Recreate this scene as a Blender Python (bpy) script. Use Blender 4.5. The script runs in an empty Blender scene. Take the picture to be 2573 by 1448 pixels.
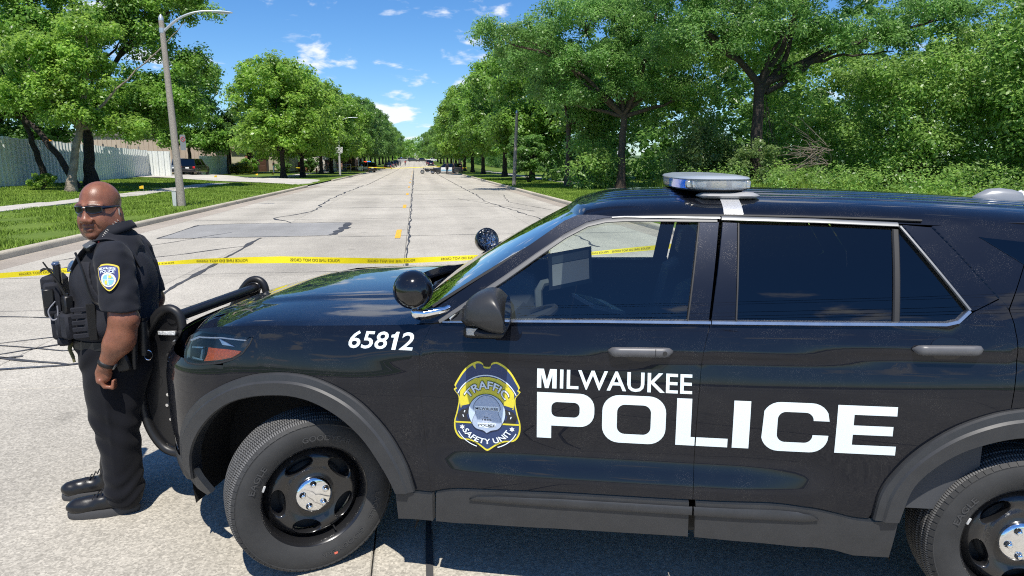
import bpy, bmesh, math, random
import numpy as np
from mathutils import Vector, Matrix
from mathutils.geometry import delaunay_2d_cdt
R = math.radians
SC = bpy.context.scene
COL = SC.collection

# ------------------------------------------------------------------ camera, sky, sun, exposure
cam_d = bpy.data.cameras.new('camera'); cam_o = bpy.data.objects.new('camera', cam_d); COL.objects.link(cam_o)
cam_d.sensor_width = 36.0; cam_d.lens = 1715.0 / 2573.0 * 36.0
cam_d.clip_start = 0.05; cam_d.clip_end = 6000
cam_o.location = (0, 0, 1.9)
cam_o.rotation_euler = (R(90 - 10.472), 0, R(-7.98))
SC.camera = cam_o
SUN = Vector((-0.042, -0.455, 0.89)).normalized()        # towards the sun: high, behind the camera
SUN_EL = math.asin(SUN.z); SUN_AZ = math.atan2(SUN.x, SUN.y)
world = bpy.data.worlds.new('World'); SC.world = world; world.use_nodes = True
nt = world.node_tree; nt.nodes.clear()
def N(t, tree=None, **kw):
    n = (tree or nt).nodes.new(t)
    for k, v in kw.items(): setattr(n, k, v)
    return n
def L(a, b, tree=None): (tree or nt).links.new(a, b)
out = N('ShaderNodeOutputWorld'); bg = N('ShaderNodeBackground'); sky = N('ShaderNodeTexSky')
sky.sky_type = 'NISHITA'; sky.sun_disc = False; sky.sun_elevation = SUN_EL; sky.sun_rotation = SUN_AZ
sky.altitude = 200; sky.air_density = 1.0; sky.dust_density = 0.15; sky.ozone_density = 2.5
bg.inputs['Strength'].default_value = 0.095
# small fair-weather clouds: a noise field on a flat layer above the ground
tc = N('ShaderNodeTexCoord'); sep = N('ShaderNodeSeparateXYZ'); L(tc.outputs['Generated'], sep.inputs[0])
mz = N('ShaderNodeMath', operation='MAXIMUM'); L(sep.outputs['Z'], mz.inputs[0]); mz.inputs[1].default_value = 0.0
az = N('ShaderNodeMath', operation='ADD'); L(mz.outputs[0], az.inputs[0]); az.inputs[1].default_value = 0.26
dx = N('ShaderNodeMath', operation='DIVIDE'); L(sep.outputs['X'], dx.inputs[0]); L(az.outputs[0], dx.inputs[1])
dy = N('ShaderNodeMath', operation='DIVIDE'); L(sep.outputs['Y'], dy.inputs[0]); L(az.outputs[0], dy.inputs[1])
cmb = N('ShaderNodeCombineXYZ'); L(dx.outputs[0], cmb.inputs[0]); L(dy.outputs[0], cmb.inputs[1]); cmb.inputs[2].default_value = 1.3
n1 = N('ShaderNodeTexNoise'); n1.inputs['Scale'].default_value = 4.2; n1.inputs['Detail'].default_value = 7; n1.inputs['Roughness'].default_value = 0.55; n1.inputs['Distortion'].default_value = 0.25
L(cmb.outputs[0], n1.inputs['Vector'])
n2 = N('ShaderNodeTexNoise'); n2.inputs['Scale'].default_value = 1.1; n2.inputs['Detail'].default_value = 2
L(cmb.outputs[0], n2.inputs['Vector'])
mulc = N('ShaderNodeMath', operation='MULTIPLY_ADD'); L(n2.outputs['Fac'], mulc.inputs[0]); mulc.inputs[1].default_value = 0.35; L(n1.outputs['Fac'], mulc.inputs[2])
ramp = N('ShaderNodeMapRange'); ramp.interpolation_type = 'SMOOTHSTEP'; L(mulc.outputs[0], ramp.inputs['Value'])
ramp.inputs['From Min'].default_value = 0.768; ramp.inputs['From Max'].default_value = 0.885; ramp.inputs['To Max'].default_value = 0.92
mixc = N('ShaderNodeMix', data_type='RGBA'); L(ramp.outputs[0], mixc.inputs['Factor'])
hs = N('ShaderNodeHueSaturation'); hs.inputs['Saturation'].default_value = 1.22; L(sky.outputs[0], hs.inputs['Color'])
tint = N('ShaderNodeMix', data_type='RGBA', blend_type='MULTIPLY'); tint.inputs['Factor'].default_value = 1; tint.inputs['B'].default_value = (.74, .96, 1.20, 1); L(hs.outputs[0], tint.inputs['A']); L(tint.outputs['Result'], mixc.inputs['A']); mixc.inputs['B'].default_value = (8.6, 8.9, 9.4, 1)
L(mixc.outputs['Result'], bg.inputs['Color']); L(bg.outputs[0], out.inputs[0])
sun_d = bpy.data.lights.new('sun', 'SUN'); sun_d.energy = 4.9; sun_d.angle = R(0.53); sun_d.color = (1.0, 0.95, 0.865)
sun_o = bpy.data.objects.new('sun', sun_d); COL.objects.link(sun_o)
sun_o.rotation_euler = SUN.to_track_quat('Z', 'Y').to_euler(); sun_o.location = (0, -20, 60)
vs = SC.view_settings; vs.view_transform = 'Standard'; vs.look = 'None'; vs.gamma = 1.0; vs.exposure = 0.34; vs.use_curve_mapping = False
SC.cycles.max_bounces = 10; SC.cycles.transparent_max_bounces = 16; SC.cycles.use_denoising = False; SC.cycles.filter_width = 1.1
SC.cycles.sample_clamp_indirect = 6.0

# ------------------------------------------------------------------ helpers
def sstep(a, b, x):
    t = np.clip((x - a) / (b - a), 0, 1); return t * t * (3 - 2 * t)
def srgb(r, g, b):
    f = lambda c: ((c / 255 + 0.055) / 1.055) ** 2.4 if c > 10 else c / 255 / 12.92
    return (f(r), f(g), f(b))
MATS = {}
def mat(name, col=(.5, .5, .5), rough=.6, metal=0.0, coat=0.0, spec=.5, var=None, bump=None, trans=0.0, ior=1.45, emit=None, alpha=1.0, rvar=None, coatr=.03, sheen=0):
    """Principled material; var=(scale, amount[, detail]) mottles the colour, bump=(scale, strength[, distance])."""
    if name in MATS: return MATS[name]
    m = bpy.data.materials.new(name); m.use_nodes = True; MATS[name] = m
    t = m.node_tree; b = t.nodes['Principled BSDF']
    b.inputs['Base Color'].default_value = (*col, 1); b.inputs['Roughness'].default_value = rough
    b.inputs['Metallic'].default_value = metal; b.inputs['Coat Weight'].default_value = coat; b.inputs['Coat Roughness'].default_value = coatr
    b.inputs['Specular IOR Level'].default_value = spec; b.inputs['Transmission Weight'].default_value = trans; b.inputs['IOR'].default_value = ior
    b.inputs['Alpha'].default_value = alpha; b.inputs['Sheen Weight'].default_value = sheen
    if emit: b.inputs['Emission Color'].default_value = (*emit[0], 1); b.inputs['Emission Strength'].default_value = emit[1]
    tcn = None
    def tcoord():
        nonlocal tcn
        if tcn is None: tcn = N('ShaderNodeTexCoord', t)
        return tcn.outputs['Object']
    if var:
        n = N('ShaderNodeTexNoise', t); n.inputs['Scale'].default_value = var[0]; n.inputs['Detail'].default_value = var[2] if len(var) > 2 else 4
        n.inputs['Roughness'].default_value = .62
        L(tcoord(), n.inputs['Vector'], t)
        mr = N('ShaderNodeMapRange', t); L(n.outputs['Fac'], mr.inputs['Value'], t)
        mr.inputs['From Min'].default_value = .28; mr.inputs['From Max'].default_value = .72
        mr.inputs['To Min'].default_value = 1 - var[1]; mr.inputs['To Max'].default_value = 1 + var[1]
        mx = N('ShaderNodeMix', t, data_type='RGBA', blend_type='MULTIPLY'); mx.inputs['Factor'].default_value = 1
        mx.inputs['A'].default_value = (*col, 1); L(mr.outputs[0], mx.inputs['B'], t); L(mx.outputs['Result'], b.inputs['Base Color'], t)
    if rvar:
        n = N('ShaderNodeTexNoise', t); n.inputs['Scale'].default_value = rvar[0]; n.inputs['Detail'].default_value = 5
        L(tcoord(), n.inputs['Vector'], t)
        mr = N('ShaderNodeMapRange', t); L(n.outputs['Fac'], mr.inputs['Value'], t)
        mr.inputs['To Min'].default_value = max(0, rough - rvar[1]); mr.inputs['To Max'].default_value = min(1, rough + rvar[1]); L(mr.outputs[0], b.inputs['Roughness'], t)
    if bump:
        n = N('ShaderNodeTexNoise', t); n.inputs['Scale'].default_value = bump[0]; n.inputs['Detail'].default_value = 3
        L(tcoord(), n.inputs['Vector'], t)
        bp = N('ShaderNodeBump', t); bp.inputs['Strength'].default_value = bump[1]; bp.inputs['Distance'].default_value = bump[2] if len(bump) > 2 else .01
        L(n.outputs['Fac'], bp.inputs['Height'], t); L(bp.outputs[0], b.inputs['Normal'], t)
    return m
def bsdf(m): return m.node_tree.nodes['Principled BSDF']
def tag(o, label=None, cat=None, group=None, kind=None):
    for k, v in (('label', label), ('category', cat), ('group', group), ('kind', kind)):
        if v: o[k] = v
    return o
def empty(name, loc=(0, 0, 0), rz=0.0, label=None, cat=None, group=None, parent=None):
    o = bpy.data.objects.new(name, None); COL.objects.link(o); o.location = loc; o.rotation_euler = (0, 0, rz); o.empty_display_size = .2
    if parent: o.parent = parent
    return tag(o, label, cat, group)
def link(name, me, parent=None, m=None):
    o = bpy.data.objects.new(name, me); COL.objects.link(o)
    if parent is not None: o.parent = parent
    if m is not None: me.materials.append(m)
    return o
def big_mesh(name, V, F):
    """fast mesh from numpy arrays; F is (n,3) or (n,4)"""
    V = np.asarray(V, np.float32); F = np.asarray(F, np.int32); k = F.shape[1]; n = len(F)
    me = bpy.data.meshes.new(name); me.vertices.add(len(V)); me.vertices.foreach_set('co', V.ravel())
    me.loops.add(n * k); me.loops.foreach_set('vertex_index', F.ravel())
    me.polygons.add(n); me.polygons.foreach_set('loop_start', np.arange(0, n * k, k, dtype=np.int32))
    try: me.polygons.foreach_set('loop_total', np.full(n, k, dtype=np.int32))
    except Exception: pass
    me.update(calc_edges=True); return me
def smooth(me, on=True):
    me.polygons.foreach_set('use_smooth', [on] * len(me.polygons)); return me
class MB:
    """collects shapes as one mesh; every face carries a material index"""
    def __init__(s): s.v = []; s.f = []; s.mi = []; s.cur = 0; s.xf = None
    def mat(s, i): s.cur = i; return s
    def add(s, vs, fs):
        b = len(s.v)
        if s.xf is not None: vs = [s.xf @ Vector(p) for p in vs]
        s.v += [tuple(p) for p in vs]; s.f += [tuple(b + i for i in f) for f in fs]; s.mi += [s.cur] * len(fs); return s
    def box(s, c, d, rot=None, bev=0.0):
        hx, hy, hz = d[0] / 2, d[1] / 2, d[2] / 2
        M3 = rot.to_matrix() if hasattr(rot, 'to_matrix') else (rot or Matrix.Identity(3)); c = Vector(c)
        if bev <= 0:
            P = [(x, y, z) for x in (-hx, hx) for y in (-hy, hy) for z in (-hz, hz)]
            F = [(0, 1, 3, 2), (4, 6, 7, 5), (0, 4, 5, 1), (2, 3, 7, 6), (0, 2, 6, 4), (1, 5, 7, 3)]
        else:
            bv = min(bev, hx * .95, hy * .95, hz * .95); P = []; idx = {}
            for sx in (-1, 1):
                for sy in (-1, 1):
                    for sz in (-1, 1):
                        for a in range(3):
                            q = [sx * (hx - bv), sy * (hy - bv), sz * (hz - bv)]; q[a] = (sx * hx, sy * hy, sz * hz)[a]
                            idx[(sx, sy, sz, a)] = len(P); P.append(tuple(q))
            F = []
            for a in range(3):
                o = [i for i in range(3) if i != a]
                for sg in (-1, 1):
                    ring = []
                    for p, q in ((-1, -1), (1, -1), (1, 1), (-1, 1)):
                        k = [0, 0, 0]; k[a] = sg; k[o[0]] = p; k[o[1]] = q; ring.append(idx[(*k, a)])
                    F.append(ring)
            for a in range(3):
                b_, c_ = [i for i in range(3) if i != a]
                for p in (-1, 1):
                    for q in (-1, 1):
                        k0 = [0, 0, 0]; k1 = [0, 0, 0]; k0[a] = -1; k1[a] = 1; k0[b_] = k1[b_] = p; k0[c_] = k1[c_] = q
                        F.append([idx[(*k0, b_)], idx[(*k1, b_)], idx[(*k1, c_)], idx[(*k0, c_)]])
            for sx in (-1, 1):
                for sy in (-1, 1):
                    for sz in (-1, 1): F.append([idx[(sx, sy, sz, a)] for a in range(3)])
        return s.add([M3 @ Vector(p) + c for p in P], F)
    def tube(s, pts, rad, n=10, caps=True, sq=None):
        pts = [Vector(p) for p in pts]; k = len(pts); rr = rad if hasattr(rad, '__len__') else [rad] * k
        V = []; F = []; up = None
        for i, p in enumerate(pts):
            d = (pts[min(i + 1, k - 1)] - pts[max(i - 1, 0)]); d = d.normalized() if d.length > 1e-9 else Vector((0, 0, 1))
            if up is None: up = Vector((0, 0, 1)) if abs(d.z) < .9 else Vector((1, 0, 0))
            a = d.cross(up); a = a.normalized() if a.length > 1e-6 else d.orthogonal().normalized(); b = d.cross(a).normalized(); up = -b if (-b).dot(up) > 0 else b
            b2 = up; a2 = d.cross(b2).normalized()
            for j in range(n):
                t = 2 * math.pi * j / n; ca, sa = math.cos(t), math.sin(t)
                V.append(p + a2 * ca * rr[i] * (sq[0] if sq else 1) + b2 * sa * rr[i] * (sq[1] if sq else 1))
        for i in range(k - 1):
            for j in range(n): F.append((i * n + j, i * n + (j + 1) % n, (i + 1) * n + (j + 1) % n, (i + 1) * n + j))
        if caps: F.append(tuple(range(n - 1, -1, -1))); F.append(tuple((k - 1) * n + j for j in range(n)))
        return s.add(V, F)
    def lathe(s, prof, n=32, axis='z', c=(0, 0, 0), close=False, arc=(0, 2 * math.pi)):
        """prof: (r, h) pairs; revolved about axis"""
        V = []; F = []; full = abs(arc[1] - arc[0] - 2 * math.pi) < 1e-6; m = n if full else n + 1; c = Vector(c); k = len(prof)
        for j in range(m):
            t = arc[0] + (arc[1] - arc[0]) * j / n; ca, sa = math.cos(t), math.sin(t)
            for r, h in prof:
                q = {'z': (r * ca, r * sa, h), 'y': (r * ca, h, r * sa), 'x': (h, r * ca, r * sa)}[axis]; V.append(c + Vector(q))
        for j in range(n):
            j2 = (j + 1) % m
            for i in range(k - 1 + (1 if close else 0)):
                i2 = (i + 1) % k; F.append((j * k + i, j2 * k + i, j2 * k + i2, j * k + i2))
        return s.add(V, F)
    def prism(s, poly, a, b, axis='y', bev=0):
        """flat polygon (2D) extruded between a and b along axis"""
        f = {'y': lambda p, h: (p[0], h, p[1]), 'z': lambda p, h: (p[0], p[1], h), 'x': lambda p, h: (h, p[0], p[1])}[axis]
        n = len(poly)
        if bev <= 0: rings = [(poly, a), (poly, b)]
        else:
            cx = sum(p[0] for p in poly) / n; cy = sum(p[1] for p in poly) / n
            def ins(p):
                d = math.hypot(p[0] - cx, p[1] - cy) or 1; k = max(0, 1 - bev / d); return (cx + (p[0] - cx) * k, cy + (p[1] - cy) * k)
            pi_ = [ins(p) for p in poly]; sg = bev if b > a else -bev
            rings = [(pi_, a), (poly, a + sg), (poly, b - sg), (pi_, b)]
        V = []; F = []
        for pl, h in rings: V += [f(p, h) for p in pl]
        for r in range(len(rings) - 1):
            for i in range(n): F.append((r * n + i, r * n + (i + 1) % n, (r + 1) * n + (i + 1) % n, (r + 1) * n + i))
        F.append(tuple(range(n - 1, -1, -1))); F.append(tuple((len(rings) - 1) * n + i for i in range(n)))
        return s.add(V, F)
    def grid(s, P):
        r, c = len(P), len(P[0]); V = [p for row in P for p in row]
        return s.add(V, [(i * c + j, i * c + j + 1, (i + 1) * c + j + 1, (i + 1) * c + j) for i in range(r - 1) for j in range(c - 1)])
    def loft(s, secs, caps=True, closed=True):
        n = len(secs[0]); V = [p for q in secs for p in q]; F = []
        for i in range(len(secs) - 1):
            for j in range(n if closed else n - 1): F.append((i * n + j, i * n + (j + 1) % n, (i + 1) * n + (j + 1) % n, (i + 1) * n + j))
        if caps: F.append(tuple(range(n - 1, -1, -1))); F.append(tuple((len(secs) - 1) * n + j for j in range(n)))
        return s.add(V, F)
    def ball(s, c, r, n=16, m=10, scale=(1, 1, 1)):
        prof = [(max(1e-4, math.sin(math.pi * i / m)) * r, -math.cos(math.pi * i / m) * r) for i in range(m + 1)]
        t = MB(); t.lathe(prof, n); return s.add([(p[0] * scale[0] + c[0], p[1] * scale[1] + c[1], p[2] * scale[2] + c[2]) for p in t.v], t.f)
    def build(s, name, mats, parent=None, sm=True, angle=40, recalc=True, flipy=False, sub=0):
        me = bpy.data.meshes.new(name); v = [(p[0], -p[1], p[2]) for p in s.v] if flipy else s.v
        me.from_pydata(v, [], s.f)
        for m in (mats if isinstance(mats, (list, tuple)) else [mats]): me.materials.append(m)
        me.polygons.foreach_set('material_index', s.mi)
        if recalc:
            bm = bmesh.new(); bm.from_mesh(me); bmesh.ops.remove_doubles(bm, verts=bm.verts, dist=1e-5); bmesh.ops.recalc_face_normals(bm, faces=bm.faces); bm.to_mesh(me); bm.free()
        if sm: smooth(me); me.set_sharp_from_angle(angle=R(angle))
        o = link(name, me, parent)
        if sub:
            md = o.modifiers.new('sub', 'SUBSURF'); md.levels = md.render_levels = sub
        return o
def copy_tree(o, parent=None):
    c = o.copy(); COL.objects.link(c)
    if parent is not None: c.parent = parent
    for ch in o.children: copy_tree(ch, c)
    return c
def interp(x, xs, ys): return float(np.interp(x, xs, ys))
def smooth_poly(pts, step=.02, closed=True, rnd=0):
    """densify a polyline; rnd = corner rounding passes"""
    P = [tuple(p) for p in pts]
    for _ in range(rnd):
        Q = []; n = len(P)
        for i in range(n if closed else n - 1):
            a, b = P[i], P[(i + 1) % n]
            Q.append((a[0] * .75 + b[0] * .25, a[1] * .75 + b[1] * .25)); Q.append((a[0] * .25 + b[0] * .75, a[1] * .25 + b[1] * .75))
        P = Q if closed else [P[0]] + Q + [P[-1]]
    Q = []; n = len(P)
    for i in range(n if closed else n - 1):
        a, b = P[i], P[(i + 1) % n]; d = math.hypot(b[0] - a[0], b[1] - a[1]); k = max(1, int(d / step + .5))
        for j in range(k): Q.append((a[0] + (b[0] - a[0]) * j / k, a[1] + (b[1] - a[1]) * j / k))
    if not closed: Q.append(P[-1])
    return Q
def spline(pts, n=8, closed=False):
    """Catmull-Rom through points (any dimension)"""
    P = [np.array(p, float) for p in pts]; k = len(P); out_ = []
    for i in range(k if closed else k - 1):
        g = lambda j: P[j % k] if closed else P[min(max(j, 0), k - 1)]
        p0, p1, p2, p3 = g(i - 1), g(i), g(i + 1), g(i + 2)
        for t in np.arange(n) / n:
            out_.append(.5 * ((2 * p1) + (-p0 + p2) * t + (2 * p0 - 5 * p1 + 4 * p2 - p3) * t * t + (-p0 + 3 * p1 - 3 * p2 + p3) * t ** 3))
    if not closed: out_.append(P[-1])
    return [tuple(float(c) for c in p) for p in out_]
def inside(px, py, poly):
    """vectorised point-in-polygon"""
    x = np.asarray(px); y = np.asarray(py); r = np.zeros(x.shape, bool); n = len(poly)
    for i in range(n):
        x1, y1 = poly[i]; x2, y2 = poly[(i + 1) % n]
        if y1 == y2: continue
        c = ((y1 > y) != (y2 > y)) & (x < (x2 - x1) * (y - y1) / (y2 - y1) + x1); r ^= c
    return r
def tri2d(outline, holes=(), grid=.03):
    """triangulate a 2D polygon with holes and inner grid points -> pts, tris, number of outline points"""
    pts = list(outline); edges = [(i, (i + 1) % len(outline)) for i in range(len(outline))]
    for h in holes:
        b = len(pts); pts += list(h); edges += [(b + i, b + (i + 1) % len(h)) for i in range(len(h))]
    A = np.array(pts); lo = A.min(0); hi = A.max(0)
    if grid:
        gx, gy = np.meshgrid(np.arange(lo[0] + grid / 2, hi[0], grid), np.arange(lo[1] + grid / 2, hi[1], grid)); gx = gx.ravel(); gy = gy.ravel()
        k = inside(gx, gy, outline)
        for h in holes: k &= ~inside(gx, gy, h)
        gx, gy = gx[k], gy[k]
        if len(gx):
            d = np.min((gx[:, None] - A[None, :, 0]) ** 2 + (gy[:, None] - A[None, :, 1]) ** 2, 1); k = d > (grid * .45) ** 2
            pts += list(zip(gx[k].tolist(), gy[k].tolist()))
    r = delaunay_2d_cdt([Vector(p) for p in pts], edges, [], 0, 1e-7)
    V = [(v.x, v.y) for v in r[0]]; F = [tuple(f) for f in r[2]]
    cx = np.array([sum(V[i][0] for i in f) / len(f) for f in F]); cy = np.array([sum(V[i][1] for i in f) / len(f) for f in F])
    k = inside(cx, cy, outline)
    for h in holes: k &= ~inside(cx, cy, h)
    return V, [f for f, q in zip(F, k) if q]
def text2d(s, bold=0.0, shear=0.0, spacing=1.0, res=3):
    """flat letters from the built-in font: (verts (n,2), faces), cap height about 0.7"""
    cu = bpy.data.curves.new('t', 'FONT'); cu.body = s; cu.offset = bold; cu.shear = shear; cu.space_character = spacing; cu.resolution_u = res; cu.fill_mode = 'FRONT'
    o = bpy.data.objects.new('t', cu); COL.objects.link(o); dg = bpy.context.evaluated_depsgraph_get(); me = o.evaluated_get(dg).to_mesh()
    V = [(v.co.x, v.co.y) for v in me.vertices]; F = [tuple(p.vertices) for p in me.polygons]
    o.evaluated_get(dg).to_mesh_clear(); bpy.data.objects.remove(o); bpy.data.curves.remove(cu)
    return np.array(V), F
def fit2d(V, x0, x1, y0, y1):
    lo = V.min(0); hi = V.max(0); return np.stack([x0 + (V[:, 0] - lo[0]) / (hi[0] - lo[0]) * (x1 - x0), y0 + (V[:, 1] - lo[1]) / (hi[1] - lo[1]) * (y1 - y0)], 1)
def decal(name, V2, F, fn, m, parent, cut=.04):
    """flat 2D shape sliced on a grid and laid on a surface fn(a, b) -> (x, y, z)"""
    bm = bmesh.new(); vs_ = [bm.verts.new((p[0], p[1], 0)) for p in V2]
    for f in F:
        try: bm.faces.new([vs_[i] for i in f])
        except ValueError: pass
    bmesh.ops.remove_doubles(bm, verts=bm.verts, dist=1e-6)
    A = np.array(V2)
    if cut:
        for ax in (0, 1):
            for c in np.arange(A[:, ax].min() + cut / 2, A[:, ax].max(), cut):
                co = [0, 0, 0]; no = [0, 0, 0]; co[ax] = c; no[ax] = 1
                bmesh.ops.bisect_plane(bm, geom=bm.verts[:] + bm.edges[:] + bm.faces[:], plane_co=co, plane_no=no, dist=1e-6)
    for v in bm.verts: v.co = fn(v.co.x, v.co.y)
    me = bpy.data.meshes.new(name); bm.to_mesh(me); bm.free(); smooth(me)
    return link(name, me, parent, m)
# ------------------------------------------------------------------ ground, road, kerbs, lawns
rng = np.random.default_rng(7); random.seed(5)
def gz(y):          # the street is level, then climbs gently beyond 150 m
    t = np.clip((np.asarray(y, float) - 150) / 330, 0, 1.3); return 5.0 * t ** 1.5
def concrete_mat(name, col, joints=False, agg=.26):
    m = bpy.data.materials.new(name); m.use_nodes = True; MATS[name] = m; t = m.node_tree; b = bsdf(m); g = N('ShaderNodeNewGeometry', t); oi = N('ShaderNodeObjectInfo', t)
    P = g.outputs['Position']
    def noise(sc, det=4, ro=.6, stretch=None):
        n = N('ShaderNodeTexNoise', t); n.inputs['Scale'].default_value = sc; n.inputs['Detail'].default_value = det; n.inputs['Roughness'].default_value = ro
        if stretch:
            mp = N('ShaderNodeMapping', t); mp.inputs['Scale'].default_value = stretch; L(P, mp.inputs[0], t); L(mp.outputs[0], n.inputs['Vector'], t)
        else: L(P, n.inputs['Vector'], t)
        return n.outputs['Fac']
    def mr(src, a, c, lo, hi):
        r = N('ShaderNodeMapRange', t); L(src, r.inputs['Value'], t); r.inputs['From Min'].default_value = a; r.inputs['From Max'].default_value = c; r.inputs['To Min'].default_value = lo; r.inputs['To Max'].default_value = hi; return r.outputs[0]
    def mul(x, y):
        q = N('ShaderNodeMath', t, operation='MULTIPLY'); L(x, q.inputs[0], t); L(y, q.inputs[1], t) if hasattr(y, 'node') else setattr(q.inputs[1], 'default_value', y); return q.outputs[0]
    vo = N('ShaderNodeTexVoronoi', t); vo.inputs['Scale'].default_value = 95; L(P, vo.inputs['Vector'], t)      # exposed stone
    sp_ = N('ShaderNodeSeparateColor', t); L(vo.outputs['Color'], sp_.inputs[0], t)
    k = mr(sp_.outputs[0], 0, 1, 1 - agg, 1 + agg)
    k = mul(k, mr(noise(34, 3, .7), .3, .7, 1 - agg * .7, 1 + agg * .5)); k = mul(k, mr(noise(.35, 5), .3, .7, .86, 1.12)); k = mul(k, mr(noise(2.2, 5, .7), .3, .75, .92, 1.08))
    k = mul(k, mr(noise(.8, 4, .6, (1, .06, 1)), .35, .7, 1.06, .90))        # tyre-worn bands along the street
    k = mul(k, mr(noise(5.5, 6, .75), .62, .74, 1.0, .80)); k = mul(k, mr(oi.outputs['Random'], 0, 1, .93, 1.07))
    h = k
    if agg > .24:      # oil-darkened lane centres
        sx0 = N('ShaderNodeSeparateXYZ', t); L(P, sx0.inputs[0], t); wv = mr(noise(.5, 3, .6, (1, .25, 1)), .3, .7, .86, 1.0)
        for xl in (2.15, 5.7, -1.7, -4.9):
            a = N('ShaderNodeMath', t, operation='ADD'); L(sx0.outputs[0], a.inputs[0], t); a.inputs[1].default_value = xl; ab = N('ShaderNodeMath', t, operation='ABSOLUTE'); L(a.outputs[0], ab.inputs[0], t)
            w_ = N('ShaderNodeMapRange', t); w_.interpolation_type = 'SMOOTHSTEP'; L(ab.outputs[0], w_.inputs['Value'], t); w_.inputs['From Min'].default_value = .15; w_.inputs['From Max'].default_value = .75; L(wv, w_.inputs['To Min'], t); w_.inputs['To Max'].default_value = 1.0; k = mul(k, w_.outputs[0])
        k = mul(k, mr(noise(1.6, 2, .5), .68, .74, 1.0, .82))
    if joints:
        sx = N('ShaderNodeSeparateXYZ', t); L(P, sx.inputs[0], t)
        wob = mr(noise(.9, 3), 0, 1, -.09, .09)
        def line(src, period, off, w):
            a = N('ShaderNodeMath', t, operation='ADD'); L(src, a.inputs[0], t); a.inputs[1].default_value = off; a2 = N('ShaderNodeMath', t, operation='ADD'); L(a.outputs[0], a2.inputs[0], t); L(wob, a2.inputs[1], t)
            pp = N('ShaderNodeMath', t, operation='PINGPONG'); L(a2.outputs[0], pp.inputs[0], t); pp.inputs[1].default_value = period / 2
            return mr(pp.outputs[0], w * .6, w, .42, 1.0)
        k = mul(k, line(sx.outputs[1], 5.75, 1.0, .10)); 
        for x0 in (4.0, .25, -3.45): 
            a = N('ShaderNodeMath', t, operation='ADD'); L(sx.outputs[0], a.inputs[0], t); a.inputs[1].default_value = x0; a2 = N('ShaderNodeMath', t, operation='ADD'); L(a.outputs[0], a2.inputs[0], t); L(wob, a2.inputs[1], t); ab = N('ShaderNodeMath', t, operation='ABSOLUTE'); L(a2.outputs[0], ab.inputs[0], t); k = mul(k, mr(ab.outputs[0], .04, .08, .38, 1))
    mx = N('ShaderNodeMix', t, data_type='RGBA', blend_type='MULTIPLY'); mx.inputs['Factor'].default_value = 1; mx.inputs['A'].default_value = (*col, 1); L(k, mx.inputs['B'], t); L(mx.outputs['Result'], b.inputs['Base Color'], t)
    b.inputs['Roughness'].default_value = .9; b.inputs['Specular IOR Level'].default_value = .25
    bp = N('ShaderNodeBump', t); bp.inputs['Strength'].default_value = .55; bp.inputs['Distance'].default_value = .004; L(h, bp.inputs['Height'], t); L(bp.outputs[0], b.inputs['Normal'], t)
    return m
CONC = concrete_mat('street_concrete', (.415, .385, .325)); CONCF = concrete_mat('street_concrete_far', (.43, .395, .332), True); KERBM = concrete_mat('kerb_concrete', (.47, .42, .33), agg=.22); GUTM = concrete_mat('gutter_concrete', (.36, .315, .26), agg=.25)
WALKM = concrete_mat('walk_concrete', (.46, .43, .38), agg=.15); PATCHM = concrete_mat('patch_concrete', (.30, .295, .28), agg=.2)
TAR = mat('tar_seal', (.060, .060, .062), .65, var=(3, .35)); TARB = mat('joint_filler', (.055, .055, .055), .8)
def grass_mat(name, a, c, sc=.25):
    m = bpy.data.materials.new(name); m.use_nodes = True; MATS[name] = m; t = m.node_tree; b = bsdf(m); g = N('ShaderNodeNewGeometry', t)
    n = N('ShaderNodeTexNoise', t); n.inputs['Scale'].default_value = sc; n.inputs['Detail'].default_value = 8; n.inputs['Roughness'].default_value = .7; L(g.outputs['Position'], n.inputs['Vector'], t)
    r = N('ShaderNodeValToRGB', t); r.color_ramp.elements[0].position = .32; r.color_ramp.elements[0].color = (*a, 1); r.color_ramp.elements[1].position = .70; r.color_ramp.elements[1].color = (*c, 1); L(n.outputs['Fac'], r.inputs[0], t)
    h = N('ShaderNodeHueSaturation', t); L(r.outputs[0], h.inputs['Color'], t); v = N('ShaderNodeMapRange', t); L(g.outputs['Random Per Island'], v.inputs['Value'], t); v.inputs['To Min'].default_value = .65; v.inputs['To Max'].default_value = 1.4; L(v.outputs[0], h.inputs['Value'], t)
    L(h.outputs[0], b.inputs['Base Color'], t); b.inputs['Roughness'].default_value = .7; b.inputs['Specular IOR Level'].default_value = .25; return m
LAWN = grass_mat('lawn', (.072, .120, .014), (.135, .195, .026)); BLADE = grass_mat('grass_blade', (.100, .175, .016), (.190, .280, .036), .4); FIELD = grass_mat('field', (.05, .09, .025), (.09, .13, .04), .05)
def sheet(name, X, Y, zfn, m, kind='structure', parent=None):
    V = [(x, y, float(zfn(x, y))) for y in Y for x in X]; c = len(X); F = [(i * c + j, i * c + j + 1, (i + 1) * c + j + 1, (i + 1) * c + j) for i in range(len(Y) - 1) for j in range(c - 1)]
    me = big_mesh(name, V, F); smooth(me); o = link(name, me, parent, m)
    if parent is None: tag(o, kind=kind)
    return o
YL = list(np.arange(-80, 160, 8)) + list(np.arange(160, 620, 10)) + [800, 1500, 3000]
sheet('ground', [-1500, -300, -80, -40, -8.25, 6.95, 40, 80, 300, 1500], YL, lambda x, y: gz(y) - .10, FIELD)
XL, XR, XC = -8.1, 6.75, -.25
road = sheet('road', [XL, -4, 0, 3, XR], YL[:-2], lambda x, y: gz(y) - .03, TARB)
sheet('far_slabs', [XL, -4, 0, 3, XR], [58.05] + [y for y in YL if 60 < y < 640], lambda x, y: gz(y), CONCF, parent=road)
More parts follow.
